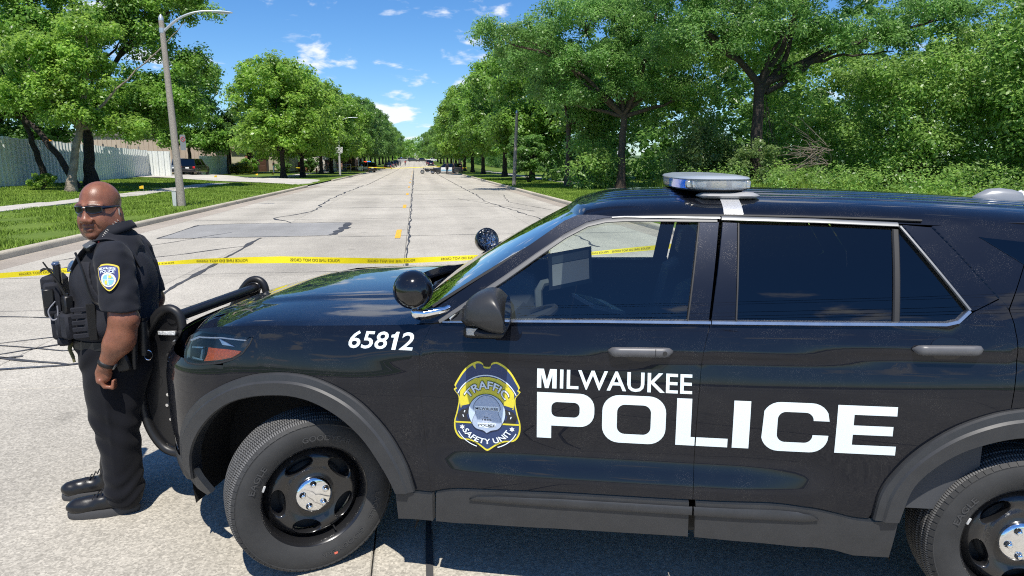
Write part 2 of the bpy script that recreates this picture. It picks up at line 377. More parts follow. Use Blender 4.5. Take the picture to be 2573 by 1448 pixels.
# slabs with sealed joints
LX = [XL + .72, -3.95, XC, 3.45, XR - .62]; LY = [-17.0 + 5.77 * i for i in range(14)]; LY[-1] = 58.0
def slab_piece(name, x0, x1, y0, y1, m, g=.008, bev=.006):
    b = MB(); cx_, cy_ = (x0 + x1) / 2, (y0 + y1) / 2; b.box((0, 0, -.05), (x1 - x0 - g, y1 - y0 - g, .10), bev=bev); o = b.build(name, m, road, sm=False); o.location = (cx_, cy_, 0); return o
for i in range(4):
    for j in range(13): slab_piece('slab', LX[i], LX[i + 1], LY[j], LY[j + 1], CONC)
for j in range(13): slab_piece('gutter', XL, LX[0], LY[j], LY[j + 1], GUTM); slab_piece('gutter', LX[4], XR, LY[j], LY[j + 1], GUTM)
# newer patch, cut into the left lane
pp_ = [(-6.46, 18.18), (-6.53, 21.83), (-5.47, 22.22), (-2.14, 22.25), (-2.07, 20.56), (-2.21, 18.45), (-4.02, 18.25), (-5.66, 18.2)]
b = MB(); b.prism(pp_, -.02, .004, 'z'); b.build('patch', PATCHM, road, sm=False)
def crack(pts, w=.05, jit=.05, z=.0065, name='crack_seal', step=.18):
    P = np.array(smooth_poly(pts, step, closed=False)); n = len(P); T = np.gradient(P, axis=0); T /= np.linalg.norm(T, axis=1, keepdims=True); Nn = np.stack([-T[:, 1], T[:, 0]], 1)
    off = np.convolve(rng.normal(0, 1, n + 8), np.hanning(9) / 4, 'valid') * jit; off[0] = off[-1] = 0; P = P + Nn * off[:, None]
    ww = w * (.55 + .9 * np.abs(np.convolve(rng.normal(0, 1, n + 4), np.ones(5) / 3, 'valid')))
    A = P + Nn * ww[:, None] / 2; B = P - Nn * ww[:, None] / 2; V = [(p[0], p[1], z) for p in A] + [(p[0], p[1], z) for p in B]
    b = MB(); b.add(V, [(i, i + 1, n + i + 1, n + i) for i in range(n - 1)]); return b.build(name, TAR, road, recalc=False)
crack([(XC + .05, 6), (XC + .05, 58)], .042, .045); crack([(XC + .08, 58), (XC + .02, 150)], .06, .05, step=.6)
crack([(-3.7, 10.0), (-3.75, 12), (-3.9, 17.9)], .075, .04); crack([(-3.92, 22.3), (-4.6, 23.6), (-4.85, 24.3), (-4.3, 26), (-3.97, 28), (-4.3, 33), (-4.4, 41), (-4.2, 58)], .065, .09)
crack([(-2.14, 22.2), (-2.05, 20.5), (-2.22, 18.5)], .20, .03); crack([(-2.2, 18.3), (-4.0, 18.2), (-6.46, 18.15)], .05, .02); crack([(-6.46, 18.2), (-6.55, 21.9), (-5.5, 22.28), (-2.1, 22.3)], .05, .02)
for y, x0, x1, w in ((12.15, -7.3, 3.3, .014), (18.0, -2.0, 6, .024), (23.6, -7.2, 6, .02), (29.4, -7.2, 6.1, .03), (35.2, -5, 6.1, .022), (41, -7, 6, .03), (46.6, -7, 6, .025), (52.5, -7, 6, .025), (58.2, -7, 6, .04), (9.4, -7.3, -1, .012)):
    crack([(x0, y), (x1, y + .1)], w, .02)
crack([(3.4, 58), (3.5, 40), (3.3, 33), (3.9, 27), (4.2, 22), (4.1, 15)], .05, .10); crack([(2.2, 36), (3.2, 32), (4.6, 26.5)], .03, .08); crack([(5.1, 40), (4.4, 33), (5.4, 27)], .03, .06)
crack([(-6.4, 13.2), (-4.9, 15), (-3.9, 16.2)], .05, .06); crack([(-7.0, 14.2), (-5.0, 19.5)], .03, .05)
for P in ([(-5.2, 7.35), (-3.85, 7.95), (-3.0, 8.0)], [(-5.0, 7.9), (-3.6, 7.35), (-3.1, 7.45)], [(-4.4, 7.1), (-3.5, 7.7)], [(-4.9, 6.65), (-3.3, 6.75), (-2.6, 6.95)], [(-4.3, 7.2), (-3.3, 6.78)], [(-6.2, 9.3), (-2.8, 8.6)], [(-5.0, 6.95), (-3.9, 7.15)]): crack(P, .03, .06)
crack([(.02, 3.6), (.03, 2.0), (.0, .5)], .018, .010)
# yellow centre dashes
for y in (17.4, 29.0, 40.6, 52.2, 64, 76, 88, 100, 112, 124, 136, 148):
    b = MB(); L_ = 2.2; b.add([(XC - .30, y, .0095), (XC - .16, y, .0095), (XC - .16, y + L_, .0095), (XC - .30, y + L_, .0095)], [(0, 1, 2, 3)]); b.build('lane_marking', mat('yellow_paint', (.72, .40, .03), .6, var=(9, .25)), road, sm=False)
# kerbs in cast lengths
def kerb_run(x, s, ys):
    k = tag(empty('kerb', (x, ys[0], 0), 0), kind='structure')
    prof = [(0, -.12), (0, .09), (.012, .125), (.04, .145), (.15, .15), (.165, .14), (.165, -.12)]
    for a, c in zip(ys[:-1], ys[1:]):
        b = MB(); n = max(2, int((c - a) / 4)); secs = []
        for y in np.linspace(a + .006, c - .006, n): secs.append([(s * p[0], y - ys[0], p[1] + float(gz(y))) for p in prof])
        b.loft(secs); b.build('kerb_length', KERBM, k, angle=50)
    return k
kl = kerb_run(XL, -1, [-40, -20] + list(np.arange(2, 54.1, 2.9)) + [54.2]); kerb_run(XL, -1, list(np.arange(70.5, 150, 6)) + list(np.arange(150, 500, 20))); kerb_run(XR, 1, [-40, -20] + list(np.arange(2, 60, 2.9)) + list(np.arange(62, 150, 6)) + list(np.arange(150, 500, 20)))
for y0, y1 in ((13.0, 14.6), (24.6, 25.6)):
    b = MB(); b.add([(XL - .03, y0, .1475), (XL - .13, y0, .1545), (XL - .12, y1, .1545), (XL - .035, y1, .1480)], [(0, 1, 2, 3)]); b.build('paint_mark', mat('red_spray', (.55, .09, .07), .7, var=(25, .4)), kl, sm=False)
# lawns, walks, drive
def lz(x, y): return float(gz(y)) + .135 + .05 * math.sin(x * .35 + 1) * math.sin(y * .13) + .02 * math.sin(x * 1.7 + y * 1.1) + .30 * float(sstep(16, 30, -x)) * float(sstep(20, 45, y)) * float(sstep(120, 60, y))
YG = list(np.arange(-40, 160, 2.5)) + list(np.arange(160, 620, 15))
sheet('lawn', [-70, -50] + list(np.arange(-36, -8.2, 1.45)) + [XL - .165], YG, lambda x, y: lz(x, y) if x < XL - .2 else float(gz(y)) + .135, LAWN)
sheet('verge', [XR + .165] + list(np.arange(7.6, 30, 1.6)) + [60, 90], YG, lambda x, y: float(gz(y)) + .12 + .03 * math.sin(x * 1.3 + y) + .02 * max(0, x - 12), LAWN)
walk = tag(empty('sidewalk', (-15.6, 0, 0)), kind='structure')
for i, y in enumerate(np.arange(-20, 150, 1.6)):
    if 57.5 < y < 77: continue
    b = MB(); z = lz(-15.6, y + .8); b.box((0, y + .8, z + .005), (1.6, 1.588, .08), bev=.008); b.build('walk_slab', WALKM, walk, sm=False)
walk2 = tag(empty('path', (13.2, 0, 0)), kind='structure')
for i, y in enumerate(np.arange(10, 130, 1.6)):
    b = MB(); b.box((0, y + .8, .145), (1.5, 1.588, .08), bev=.008); b.build('walk_slab', WALKM, walk2, sm=False)
dv = [(-8.1, 54.3), (-10, 56.5), (-13, 60), (-25, 73), (-36, 77), (-36, 93), (-25, 90.5), (-14, 75.5), (-10, 71.5), (-8.1, 70.4)]
V2, F = tri2d(smooth_poly(dv, 1.0), (), 1.5); me = big_mesh('driveway', [(p[0], p[1], (lz(p[0], p[1]) + .055) * float(sstep(8.05, 10.2, -p[0])) + .012) for p in V2], F); tag(link('driveway', me, None, WALKM), kind='structure')
# grass blades
def blades(name, n, xr, yr, h=(.05, .10), w=.014, zf=lz, keep=None, dens=None):
    x = rng.uniform(*xr, n); u = rng.random(n); y = yr[0] + (yr[1] - yr[0]) * u ** 1.7; k = np.ones(n, bool)
    if keep is not None: k = keep(x, y)
    x, y = x[k], y[k]; n = len(x); z = np.array([zf(a, c) for a, c in zip(x, y)]); sc = 1 + np.clip(y - 20, 0, 60) / 45
    hh = rng.uniform(*h, n) * (1 + .7 * np.sin(x * 1.9) * np.sin(y * 1.3)) ; a = rng.random(n) * 6.283; ww = w * sc * rng.uniform(.7, 1.3, n); lean = rng.normal(0, .035, (n, 2))
    V = np.zeros((n, 3, 3)); V[:, 0] = np.stack([x - np.cos(a) * ww, y - np.sin(a) * ww, z - .01], 1); V[:, 1] = np.stack([x + np.cos(a) * ww, y + np.sin(a) * ww, z - .01], 1); V[:, 2] = np.stack([x + lean[:, 0], y + lean[:, 1], z + hh], 1)
    me = big_mesh(name, V.reshape(-1, 3), np.arange(n * 3).reshape(-1, 3)); return tag(link(name, me, None, BLADE), kind='stuff')
notdrive = lambda x, y: ~inside(x, y, dv) & ~((x < -14.75) & (x > -16.45))
g1 = blades('grass', 170000, (-26, -8.3), (13, 72), keep=notdrive); tag(g1, 'bright green mown grass on the left lawn', 'grass')
g2 = blades('grass', 60000, (6.95, 14), (24, 75), zf=lambda x, y: .12, keep=lambda x, y: ~((x > 12.4) & (x < 14))); tag(g2, 'sunlit and shaded grass along the right verge', 'grass')
# ------------------------------------------------------------------ trees and shrubs
def leaf_mat(name, a, c, tr=.50):
    m = bpy.data.materials.new(name); m.use_nodes = True; MATS[name] = m; t = m.node_tree; b = bsdf(m); g = N('ShaderNodeNewGeometry', t); o = t.nodes['Material Output']
    r = N('ShaderNodeValToRGB', t); r.color_ramp.elements[0].color = (*a, 1); r.color_ramp.elements[1].color = (*c, 1); L(g.outputs['Random Per Island'], r.inputs[0], t)
    n = N('ShaderNodeTexNoise', t); n.inputs['Scale'].default_value = .45; n.inputs['Detail'].default_value = 2; L(g.outputs['Position'], n.inputs['Vector'], t)
    h = N('ShaderNodeHueSaturation', t); L(r.outputs[0], h.inputs['Color'], t); v = N('ShaderNodeMapRange', t); L(n.outputs['Fac'], v.inputs['Value'], t); v.inputs['From Min'].default_value = .3; v.inputs['From Max'].default_value = .7; v.inputs['To Min'].default_value = .75; v.inputs['To Max'].default_value = 1.25; L(v.outputs[0], h.inputs['Value'], t)
    L(h.outputs[0], b.inputs['Base Color'], t); b.inputs['Roughness'].default_value = .38; b.inputs['Specular IOR Level'].default_value = .55
    tl = N('ShaderNodeBsdfTranslucent', t); h2 = N('ShaderNodeHueSaturation', t); h2.inputs['Value'].default_value = 1.75; h2.inputs['Hue'].default_value = .497; L(h.outputs[0], h2.inputs['Color'], t); L(h2.outputs[0], tl.inputs[0], t)
    mx = N('ShaderNodeMixShader', t); mx.inputs[0].default_value = tr; L(b.outputs[0], mx.inputs[1], t); L(tl.outputs[0], mx.inputs[2], t); L(mx.outputs[0], o.inputs[0], t); return m
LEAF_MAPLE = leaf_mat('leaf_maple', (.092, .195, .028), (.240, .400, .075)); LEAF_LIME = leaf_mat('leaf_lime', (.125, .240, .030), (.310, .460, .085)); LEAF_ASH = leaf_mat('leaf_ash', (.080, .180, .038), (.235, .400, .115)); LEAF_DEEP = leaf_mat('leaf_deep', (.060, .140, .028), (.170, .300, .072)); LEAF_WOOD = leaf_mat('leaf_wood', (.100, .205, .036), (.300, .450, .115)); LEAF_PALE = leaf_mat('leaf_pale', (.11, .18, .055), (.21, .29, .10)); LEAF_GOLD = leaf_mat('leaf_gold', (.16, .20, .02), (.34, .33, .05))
BARK = mat('bark_brown', (.085, .065, .050), .95, var=(5, .35), bump=(14, 1.0, .05)); BARKD = mat('bark_dark', (.038, .030, .025), .95, var=(5, .35), bump=(14, 1.0, .05)); BARKL = mat('bark_light', (.24, .20, .155), .95, var=(4, .45), bump=(12, 1.0, .05))
def leaves(centers, rad, per, size, upb=.75, aspect=.55, R_=None, drop=.0):
    """leaf-sized diamonds in clumps; returns quads as numpy arrays"""
    R_ = R_ or rng; C = np.repeat(np.asarray(centers, float), per, 0); rr = np.repeat(np.broadcast_to(rad, len(centers)), per); n = len(C)
    d = R_.normal(0, 1, (n, 3)); d /= np.linalg.norm(d, axis=1, keepdims=True); q = R_.random(n) ** .55
    P = C + d * (q * rr)[:, None] * np.array([1, 1, .75]); P[:, 2] -= drop * q * rr
    nn = d * .8 + np.array([0, 0, upb]) + R_.normal(0, .50, (n, 3)); nn /= np.linalg.norm(nn, axis=1, keepdims=True)
    a = np.cross(nn, R_.normal(0, 1, (n, 3))); a /= np.maximum(np.linalg.norm(a, axis=1, keepdims=True), 1e-6); b_ = np.cross(nn, a)
    s = size * R_.uniform(.6, 1.35, n)[:, None]; V = np.stack([P - a * s, P + b_ * s * aspect + nn * s * .12, P + a * s, P - b_ * s * aspect + nn * s * .12], 1)
    return V.reshape(-1, 3)
def crown_mesh(name, V): return big_mesh(name, V, np.arange(len(V)).reshape(-1, 4))
def ell_pts(n, c, r, lo=.45, R_=None, hemi=None):
    R_ = R_ or rng; d = R_.normal(0, 1, (n, 3)); d /= np.linalg.norm(d, axis=1, keepdims=True)
    if hemi is not None: d[:, 2] = np.where(d[:, 2] < -hemi, -d[:, 2] * .6, d[:, 2])
    q = (lo + (1 - lo) * R_.random(n) ** .7)[:, None]; return np.array(c) + d * q * np.array(r)
def limb(b, p0, p1, r0, r1, bend=.1, n=7, seg=7):
    p0 = np.array(p0, float); p1 = np.array(p1, float); d = p1 - p0; L_ = np.linalg.norm(d); off = rng.normal(0, bend * L_, 3); off[2] = abs(off[2]) * .6
    ts = np.linspace(0, 1, seg); P = [p0 + d * t + off * math.sin(math.pi * t) * .6 + rng.normal(0, .012 * L_, 3) * (0 < t < 1) for t in ts]; b.tube([tuple(p) for p in P], [r0 + (r1 - r0) * t ** .8 for t in ts], n); return P
def tree(name, loc, label, fork, trunk_r, lobes, nclump, per, size, leafm, bark, lean=(0, 0), clr=.55, limbs=None, group=None, seed=0, drop=.2, aspect=.55, lo=.45, twigs=24, hemi=.3):
    """lobes: (centre, radii) of the crown relative to the base"""
    global rng
    keep = rng; rng = np.random.default_rng(seed + 11)
    o = empty(name, loc, 0, label, 'tree', group); b = MB()
    top = np.array([lean[0], lean[1], fork], float); n = 9
    P = [np.array([lean[0] * t ** 1.3, lean[1] * t ** 1.3, fork * t]) + (rng.normal(0, .03, 3) * np.array([1, 1, 0]) if 0 < t < 1 else 0) for t in np.linspace(0, 1, n)]
    b.tube([tuple(p + np.array([0, 0, -.12 if i == 0 else 0])) for i, p in enumerate(P)], [trunk_r * (1.55 if i == 0 else 1.18 if i == 1 else 1.0 - .03 * i) for i in range(n)], 12)
    C = []; tot = sum(np.prod(r) ** .66 for c, r in lobes)
    ends = []
    for c, r in lobes:
        k = max(3, int(nclump * (np.prod(r) ** .66) / tot)); C.append(ell_pts(k, c, r, lo, hemi=hemi))
        e = limb(b, top, np.array(c, float) + rng.normal(0, .15, 3) * np.array(r), trunk_r * .62, trunk_r * .16, .08); ends += e[2:]
    C = np.concatenate(C)
    for i in rng.permutation(len(C))[:twigs]:
        E_ = min(ends, key=lambda p: np.linalg.norm(p - C[i])); limb(b, E_, C[i], trunk_r * .16, .012, .06, 5, 5)
    if limbs:
        for p0, p1, r0, r1 in limbs: limb(b, p0, p1, r0, r1, .06, 9, 9)
    b.build('trunk', bark, o, angle=70)
    V = leaves(C, clr * rng.uniform(.7, 1.3, len(C)), per, size, R_=rng, drop=drop, aspect=aspect); link('crown', crown_mesh('crown', V), o, leafm)
    rng = keep; return o
# --- left side: trees in front of the metal fence
tree('maple_tree', (-23.6, 48.3, .45), 'dark slim tree at the far left before the metal fence', 4.2, .19, [((-.6, 0, 8.5), (4.2, 3.4, 3.4)), ((-3.2, -1.0, 5.6), (2.8, 2.4, 1.9)), ((1.6, -.8, 6.0), (2.4, 2.2, 2.0)), ((0, .5, 11.5), (3.0, 2.6, 1.8)), ((-5.6, -.5, 8.6), (2.8, 2.4, 2.6)), ((.2, -1.0, 4.7), (3.0, 1.9, 1.3)), ((-4.2, -1.2, 4.6), (2.6, 2.0, 1.3))], 430, 140, .105, LEAF_MAPLE, BARKD, lean=(-.9, 0), clr=.75, seed=1, limbs=[((-.9, 0, 4.2), (.8, .5, 12.8), .11, .02)])
tree('maple_tree', (-19.9, 43.4, .30), 'leaning pale-barked tree with lime green leaves before the metal fence', 3.5, .24, [((1.0, 0, 6.6), (1.9, 2.0, 2.6)), ((.9, -.6, 4.1), (1.6, 1.5, 1.25)), ((-1.6, -.3, 5.2), (1.6, 1.8, 1.6)), ((3.2, 0, 3.6), (1.7, 1.5, .9)), ((-1.0, -.6, 7.4), (1.8, 1.8, 1.8)), ((.2, -.5, 5.4), (2.2, 1.8, 1.3)), ((1.8, .3, 8.8), (1.6, 1.6, 1.5))], 230, 140, .10, LEAF_LIME, BARKL, lean=(.75, .2), clr=.60, seed=2, limbs=[((.75, .2, 3.4), (4.6, .3, 7.2), .12, .03), ((4.6, .3, 7.2), (7.0, .3, 9.6), .05, .012)])
tree('maple_tree', (-21.6, 50.0, .40), 'thick straight trunk with tall dense crown behind the leaning tree', 4.6, .36, [((2.5, 0, 9.2), (4.0, 3.2, 3.0)), ((4.6, -.5, 5.6), (3.4, 2.6, 2.2)), ((-1.8, .4, 8.8), (3.0, 2.6, 2.6)), ((5.9, -.6, 11.4), (3.2, 2.4, 1.9)), ((1.5, .4, 12.6), (4.0, 3.0, 2.0)), ((7.2, -.4, 7.6), (1.6, 1.6, 1.4)), ((3.2, -1.2, 4.3), (2.6, 2.0, 1.3)), ((5.6, -.6, 4.2), (1.6, 1.5, 1.2)), ((4.6, -1.4, 4.9), (3.2, 2.2, 1.5)), ((.8, -1.5, 4.8), (2.4, 1.8, 1.1))], 700, 140, .105, LEAF_MAPLE, BARKD, lean=(.1, 0), clr=.72, seed=3, limbs=[((.1, 0, 4.0), (-3.3, .3, 7.2), .17, .05), ((1.0, 0, 6.4), (6.4, -.4, 11.2), .16, .03)])
b = MB(); limb(b, (0, 0, -.1), (-3.1, .4, 4.6), .22, .14, .05, 10, 9); limb(b, (-3.1, .4, 4.6), (-4.6, .6, 8.5), .13, .03, .05, 8, 7)
lt = empty('maple_tree', (-20.9, 46.6, .35), 0, 'slanting dark trunk crossing behind the pale-barked tree', 'tree'); b.build('trunk', BARKD, lt)
V = leaves(ell_pts(70, (-4.4, .6, 8.3), (2.8, 2.2, 2.6)), .7, 130, .105); link('crown', crown_mesh('crown', V), lt, LEAF_MAPLE)
tree('shade_tree', (-29.0, 95.5, .35), 'tall mid-green tree beside the black SUV in the yard', 3.4, .25, [((-.2, 0, 7.6), (4.4, 4, 4.2)), ((1.2, 0, 11.0), (3.6, 3.2, 3.2)), ((2.8, -.6, 4.4), (3.0, 2.4, 2.2)), ((-3.4, 0, 10.0), (3.0, 3, 3.0)), ((-4.0, -.5, 5.0), (3.6, 3, 2.4)), ((0, -1.5, 4.2), (3.4, 2.4, 2.0)), ((-7.5, 0, 7.0), (3.6, 3, 3.6))], 380, 110, .19, LEAF_MAPLE, BARKD, clr=1.0, seed=5)
tree('shade_tree', (-35.5, 66.0, .40), 'broad dark tree standing behind the metal fence at the left edge', 3.0, .3, [((0, 0, 7.0), (6.0, 4.5, 4.5)), ((5.0, 0, 5.6), (4.5, 3.5, 3.0)), ((-6.0, 0, 6.5), (5.0, 4, 4.0)), ((1.0, 0, 3.6), (5.5, 3.0, 1.8))], 330, 90, .20, LEAF_DEEP, BARKD, clr=1.2, seed=9)
tree('shade_tree', (-24.8, 97.5, .30), 'small bushy tree hanging over the board fence by the entrance', 2.6, .14, [((0, 0, 5.0), (2.4, 2.2, 2.6)), ((-1.2, -.4, 3.4), (1.8, 1.6, 1.4)), ((.9, 0, 7.2), (1.1, 1.1, 1.3))], 90, 110, .17, LEAF_DEEP, BARKD, clr=.8, seed=6)
# --- street maples on the left, built once in three shapes and copied down the street
def proto_tree(i, leafm, rx, rz, size=.175):
    L0 = [((0, 0, 8.3), (rx, rx, rz)), ((-rx * .2, .3, 10.6), (rx * .62, rx * .62, 2.6))] + [((rx * .52 * math.cos(k * 1.257 + i), rx * .52 * math.sin(k * 1.257 + i), 5.0 + .5 * math.sin(k * 2.1 + i)), (rx * .56, rx * .56, 2.3)) for k in range(5)]
    return tree('street_maple', (0, 0, 0), 'x', 2.7, .30, L0, 330, 135, size, leafm, BARKD, clr=1.0, seed=20 + i, lo=.62, drop=.15, hemi=.9)
def place(root, loc, rz, sc, label, group):
    o = copy_tree(root); o.location = loc; o.rotation_euler = (0, 0, rz); o.scale = sc; o['label'] = label; o['group'] = group; return o
pa = proto_tree(0, LEAF_LIME, 5.0, 4.6); pb = proto_tree(1, LEAF_MAPLE, 4.8, 5.0); pc = proto_tree(2, LEAF_DEEP, 4.8, 5.4)
GL = 'street maples on the left kerb'; GR = 'street trees on the right kerb'
ords = ['second', 'third', 'fourth', 'fifth', 'sixth', 'seventh', 'eighth', 'ninth', 'tenth', 'eleventh', 'twelfth', 'thirteenth', 'fourteenth', 'fifteenth']
pa.location = (-14.7, 80.9, .2); pa.rotation_euler = (0, 0, .4); pa.scale = (1.02, 1.02, 1.0); pa['label'] = 'rounded bright green maple nearest of the left street row'; pa['group'] = GL
for i, (x, y, pr, s, sz) in enumerate([(-13.5, 86.8, pa, .98, .95), (-13.6, 104.5, pb, 1.0, .98), (-12.9, 111.0, pa, 1.0, .92), (-12.6, 128, pb, 1.05, 1.0), (-12.2, 143, pc, 1.1, 1.1), (-12.0, 158, pc, 1.1, 1.15), (-12.3, 175, pc, 1.15, 1.2), (-11.8, 192, pc, 1.15, 1.2), (-11.6, 210, pc, 1.15, 1.2), (-11.5, 232, pb, 1.15, 1.15), (-11.5, 256, pc, 1.2, 1.15), (-11.5, 285, pb, 1.2, 1.15), (-11.5, 318, pc, 1.2, 1.15), (-11.0, 355, pb, 1.25, 1.15)]):
    place(pr, (x, y, .15 + float(gz(y))), 1.3 * i + .7, (s, s, sz), '%s maple from the near end of the left street row' % ords[i], GL)
pb.location = (-19.5, 150, .2); pb['label'] = 'green maple set back behind the left street row'; pb['group'] = 'trees set back from the street'; pc.location = (-20.5, 178, .5); pc['label'] = 'dark green maple set back farther along the left side'; pc['group'] = 'trees set back from the street'
# --- right side
tree('ash_tree', (13.5, 44.4, .13), 'forked ash tree at the right kerb, trunk in full view', 4.7, .27, [((1.6, 0, 8.2), (4.2, 3.6, 2.8)), ((-3.0, -.4, 7.6), (3.6, 3.0, 2.0)), ((-6.6, -.6, 9.0), (2.6, 2.2, 1.7)), ((-2.0, 0, 10.6), (4.6, 3.4, 2.2)), ((3.8, -.4, 5.9), (2.6, 2.4, 1.6)), ((.2, -1.2, 6.2), (1.9, 1.7, 1.4)), ((-3.6, .2, 5.6), (2.6, 2.2, 1.4)), ((2.6, 0, 12.0), (4.6, 3.6, 2.2)), ((-8.6, -.5, 9.6), (1.2, 1.3, 1.5))], 560, 150, .095, LEAF_ASH, BARK, lean=(.1, 0), clr=.72, seed=31, aspect=.42, limbs=[((.1, 0, 4.5), (1.5, -.1, 7.0), .19, .10), ((.1, 0, 4.6), (-.5, 0, 7.6), .17, .10), ((.5, 0, 5.2), (3.6, 0, 7.5), .13, .05)])
tree('ash_tree', (10.95, 49.0, .12), 'slimmer shaded ash tree left of the forked one', 4.4, .22, [((0, 0, 6.4), (3.2, 2.8, 2.2)), ((-1.6, 0, 8.4), (3.4, 3.0, 2.4)), ((1.6, -.5, 5.0), (1.7, 1.6, 1.5))], 200, 130, .11, LEAF_ASH, BARK, clr=.75, seed=32, aspect=.45)
tree('ash_tree', (19.4, 37.5, .15), 'big dark trunk with a long limb reaching right, behind the roof lights', 6.0, .36, [((1.0, -.4, 8.6), (4.0, 3.0, 2.4)), ((5.4, -.6, 8.4), (3.4, 2.6, 1.5)), ((-3.6, -.3, 8.2), (3.4, 3.0, 2.6)), ((1.6, -.2, 11.0), (5.6, 3.6, 2.2)), ((9.4, -1.0, 9.8), (3.2, 2.6, 1.6)), ((-5.0, 0, 11.0), (3.4, 3, 2.2))], 480, 150, .095, LEAF_ASH, BARKD, lean=(-.1, 0), clr=.72, seed=33, aspect=.42, limbs=[((0, 0, 5.5), (1.4, 0, 7.6), .22, .14), ((.3, 0, 5.6), (3.0, -.2, 7.3), .17, .10), ((3.0, -.2, 7.3), (7.6, -.5, 7.9), .10, .03), ((1.4, 0, 7.6), (2.0, 0, 10.5), .14, .05)] + [((.25 + .1 * k, -.1, 5.4 - .3 * k), (.5 + .28 * k, -.3, 1.0 + .2 * k), .025, .01) for k in range(5)])
for i, (x, y, pr, s, sz) in enumerate([(11.2, 66, pb, .92, 1.0), (10.9, 84, pb, 1.05, 1.12), (9.9, 101, pb, 1.0, 1.08), (9.6, 116, pa, 1.05, 1.1), (9.4, 132, pb, 1.1, 1.1), (9.6, 150, pb, 1.05, 1.08), (9.8, 168, pc, 1.1, 1.05), (9.8, 188, pb, 1.1, 1.05), (9.8, 210, pc, 1.1, 1.05), (9.8, 236, pb, 1.1, 1.05), (9.8, 265, pc, 1.15, 1.05), (9.8, 300, pb, 1.2, 1.05), (9.2, 340, pc, 1.3, 1.1)]):
    place(pr, (x, y, .15 + float(gz(y))), 2.1 * i + .3, (s, s, sz), '%s tree from the near end of the right street row' % (['first'] + ords)[i], GR)
# the wood on the right: a wall of leaves, plus shrubs that stand out in front of it
def wood(name, n, fx, per, size, leafm, label, rad=(.55, 1.15)):
    C = np.array([fx() for _ in range(n)]); V = leaves(C, rng.uniform(*rad, n), per, size, aspect=.5, drop=.15); o = link(name, crown_mesh(name, V), None, leafm); return tag(o, label, 'trees', kind='stuff')
def wpt():
    x = rng.uniform(11, 52); base = 44 - .50 * (x - 14) + 3.0 * math.sin(x * .55) + 1.5 * math.sin(x * 1.3 + 2); t = rng.random(); top = 11.5 + 3.2 * math.sin(x * .33 + 1) + 1.6 * math.sin(x * .9); z = .3 + top * t
    return (x + rng.normal(0, .5), base + 5.0 * t * t + 1.6 * math.sin(z * 1.1 + x * .8) + abs(rng.normal(0, 1.2)), z)
wood('woodland', 1750, wpt, 110, .115, LEAF_WOOD, 'dense wall of sunlit woodland on the right of the street')
def wpt2():
    x = rng.uniform(14, 70); return (x, 56 + rng.uniform(0, 10), rng.uniform(1, 17))
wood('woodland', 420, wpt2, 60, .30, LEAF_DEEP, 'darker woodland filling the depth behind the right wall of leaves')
def wpt4():
    x = rng.uniform(12, 120); return (x, 56 + rng.uniform(0, 12) + .1 * x, rng.uniform(.2, 12))
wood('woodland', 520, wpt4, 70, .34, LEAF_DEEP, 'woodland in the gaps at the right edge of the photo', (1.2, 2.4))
def wpt5():
    x = rng.uniform(15.5, 50); return (x, 42.5 - .50 * (x - 14) - rng.uniform(-2, 9), .15 + 1.5 * rng.random() ** 2)
wood('undergrowth', 1000, wpt5, 70, .085, LEAF_WOOD, 'low leafy undergrowth at the foot of the right wood')
def wpt3():
    y = rng.uniform(58, 390); return (18.5 + .01 * y + abs(rng.normal(0, 3)), y, float(gz(y)) + rng.uniform(.3, 11 + 2 * math.sin(y * .2)))
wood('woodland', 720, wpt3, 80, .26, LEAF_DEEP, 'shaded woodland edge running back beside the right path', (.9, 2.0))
def wpt6():
    y = rng.uniform(138, 400); return (-24 - .02 * y - abs(rng.normal(0, 4)), y, float(gz(y)) + rng.uniform(.3, 10))
wood('woodland', 420, wpt6, 70, .34, LEAF_DEEP, 'trees and hedges behind the left street maples', (1.2, 2.4))
def shrub(loc, r, h, n, per, size, leafm, label, stems=6, name='shrub', group=None):
    o = empty(name, loc, 0, label, 'shrub', group); b = MB()
    for k in range(stems): a = 6.28 * k / stems; b.tube([(.05 * math.cos(a), .05 * math.sin(a), -.05), (.3 * r * math.cos(a), .3 * r * math.sin(a), h * .35), (.6 * r * math.cos(a + .3), .6 * r * math.sin(a + .3), h * .75)], [.03, .02, .008], 5)
    b.build('stem', BARKD, o); C = ell_pts(n, (0, 0, h * .55), (r, r * .85, h * .5), .4); V = leaves(C, r * .26, per, size); link('crown', crown_mesh('crown', V), o, leafm); return o
shrub((17.2, 40.0, .2), 2.2, 4.2, 60, 150, .085, LEAF_PALE, 'pale green willow-like shrub to the right of the forked ash'); shrub((19.2, 36.8, .2), 1.6, 2.8, 45, 130, .08, LEAF_PALE, 'low pale shrub at the foot of the big dark trunk')
shrub((27.5, 35.5, .2), 3.6, 8.0, 150, 150, .10, LEAF_WOOD, 'tall bright shrub mass left of the rear roof antenna'); shrub((33.0, 31.5, .2), 4.4, 11.5, 240, 150, .11, LEAF_WOOD, 'tallest bright green shrub mass at the right edge of the photo'); shrub((31.0, 28.2, .2), 1.9, 2.8, 60, 120, .09, LEAF_LIME, 'low yellow-green shrub at the right edge behind the antenna')
shrub((13.4, 52.5, .2), 2.0, 3.6, 50, 120, .11, LEAF_DEEP, 'dark rounded shrub behind the slim ash'); shrub((9.6, 58.5, .2), 1.7, 4.2, 50, 110, .13, LEAF_DEEP, 'dark ivy-covered shrub beside the right path'); 
b = MB()
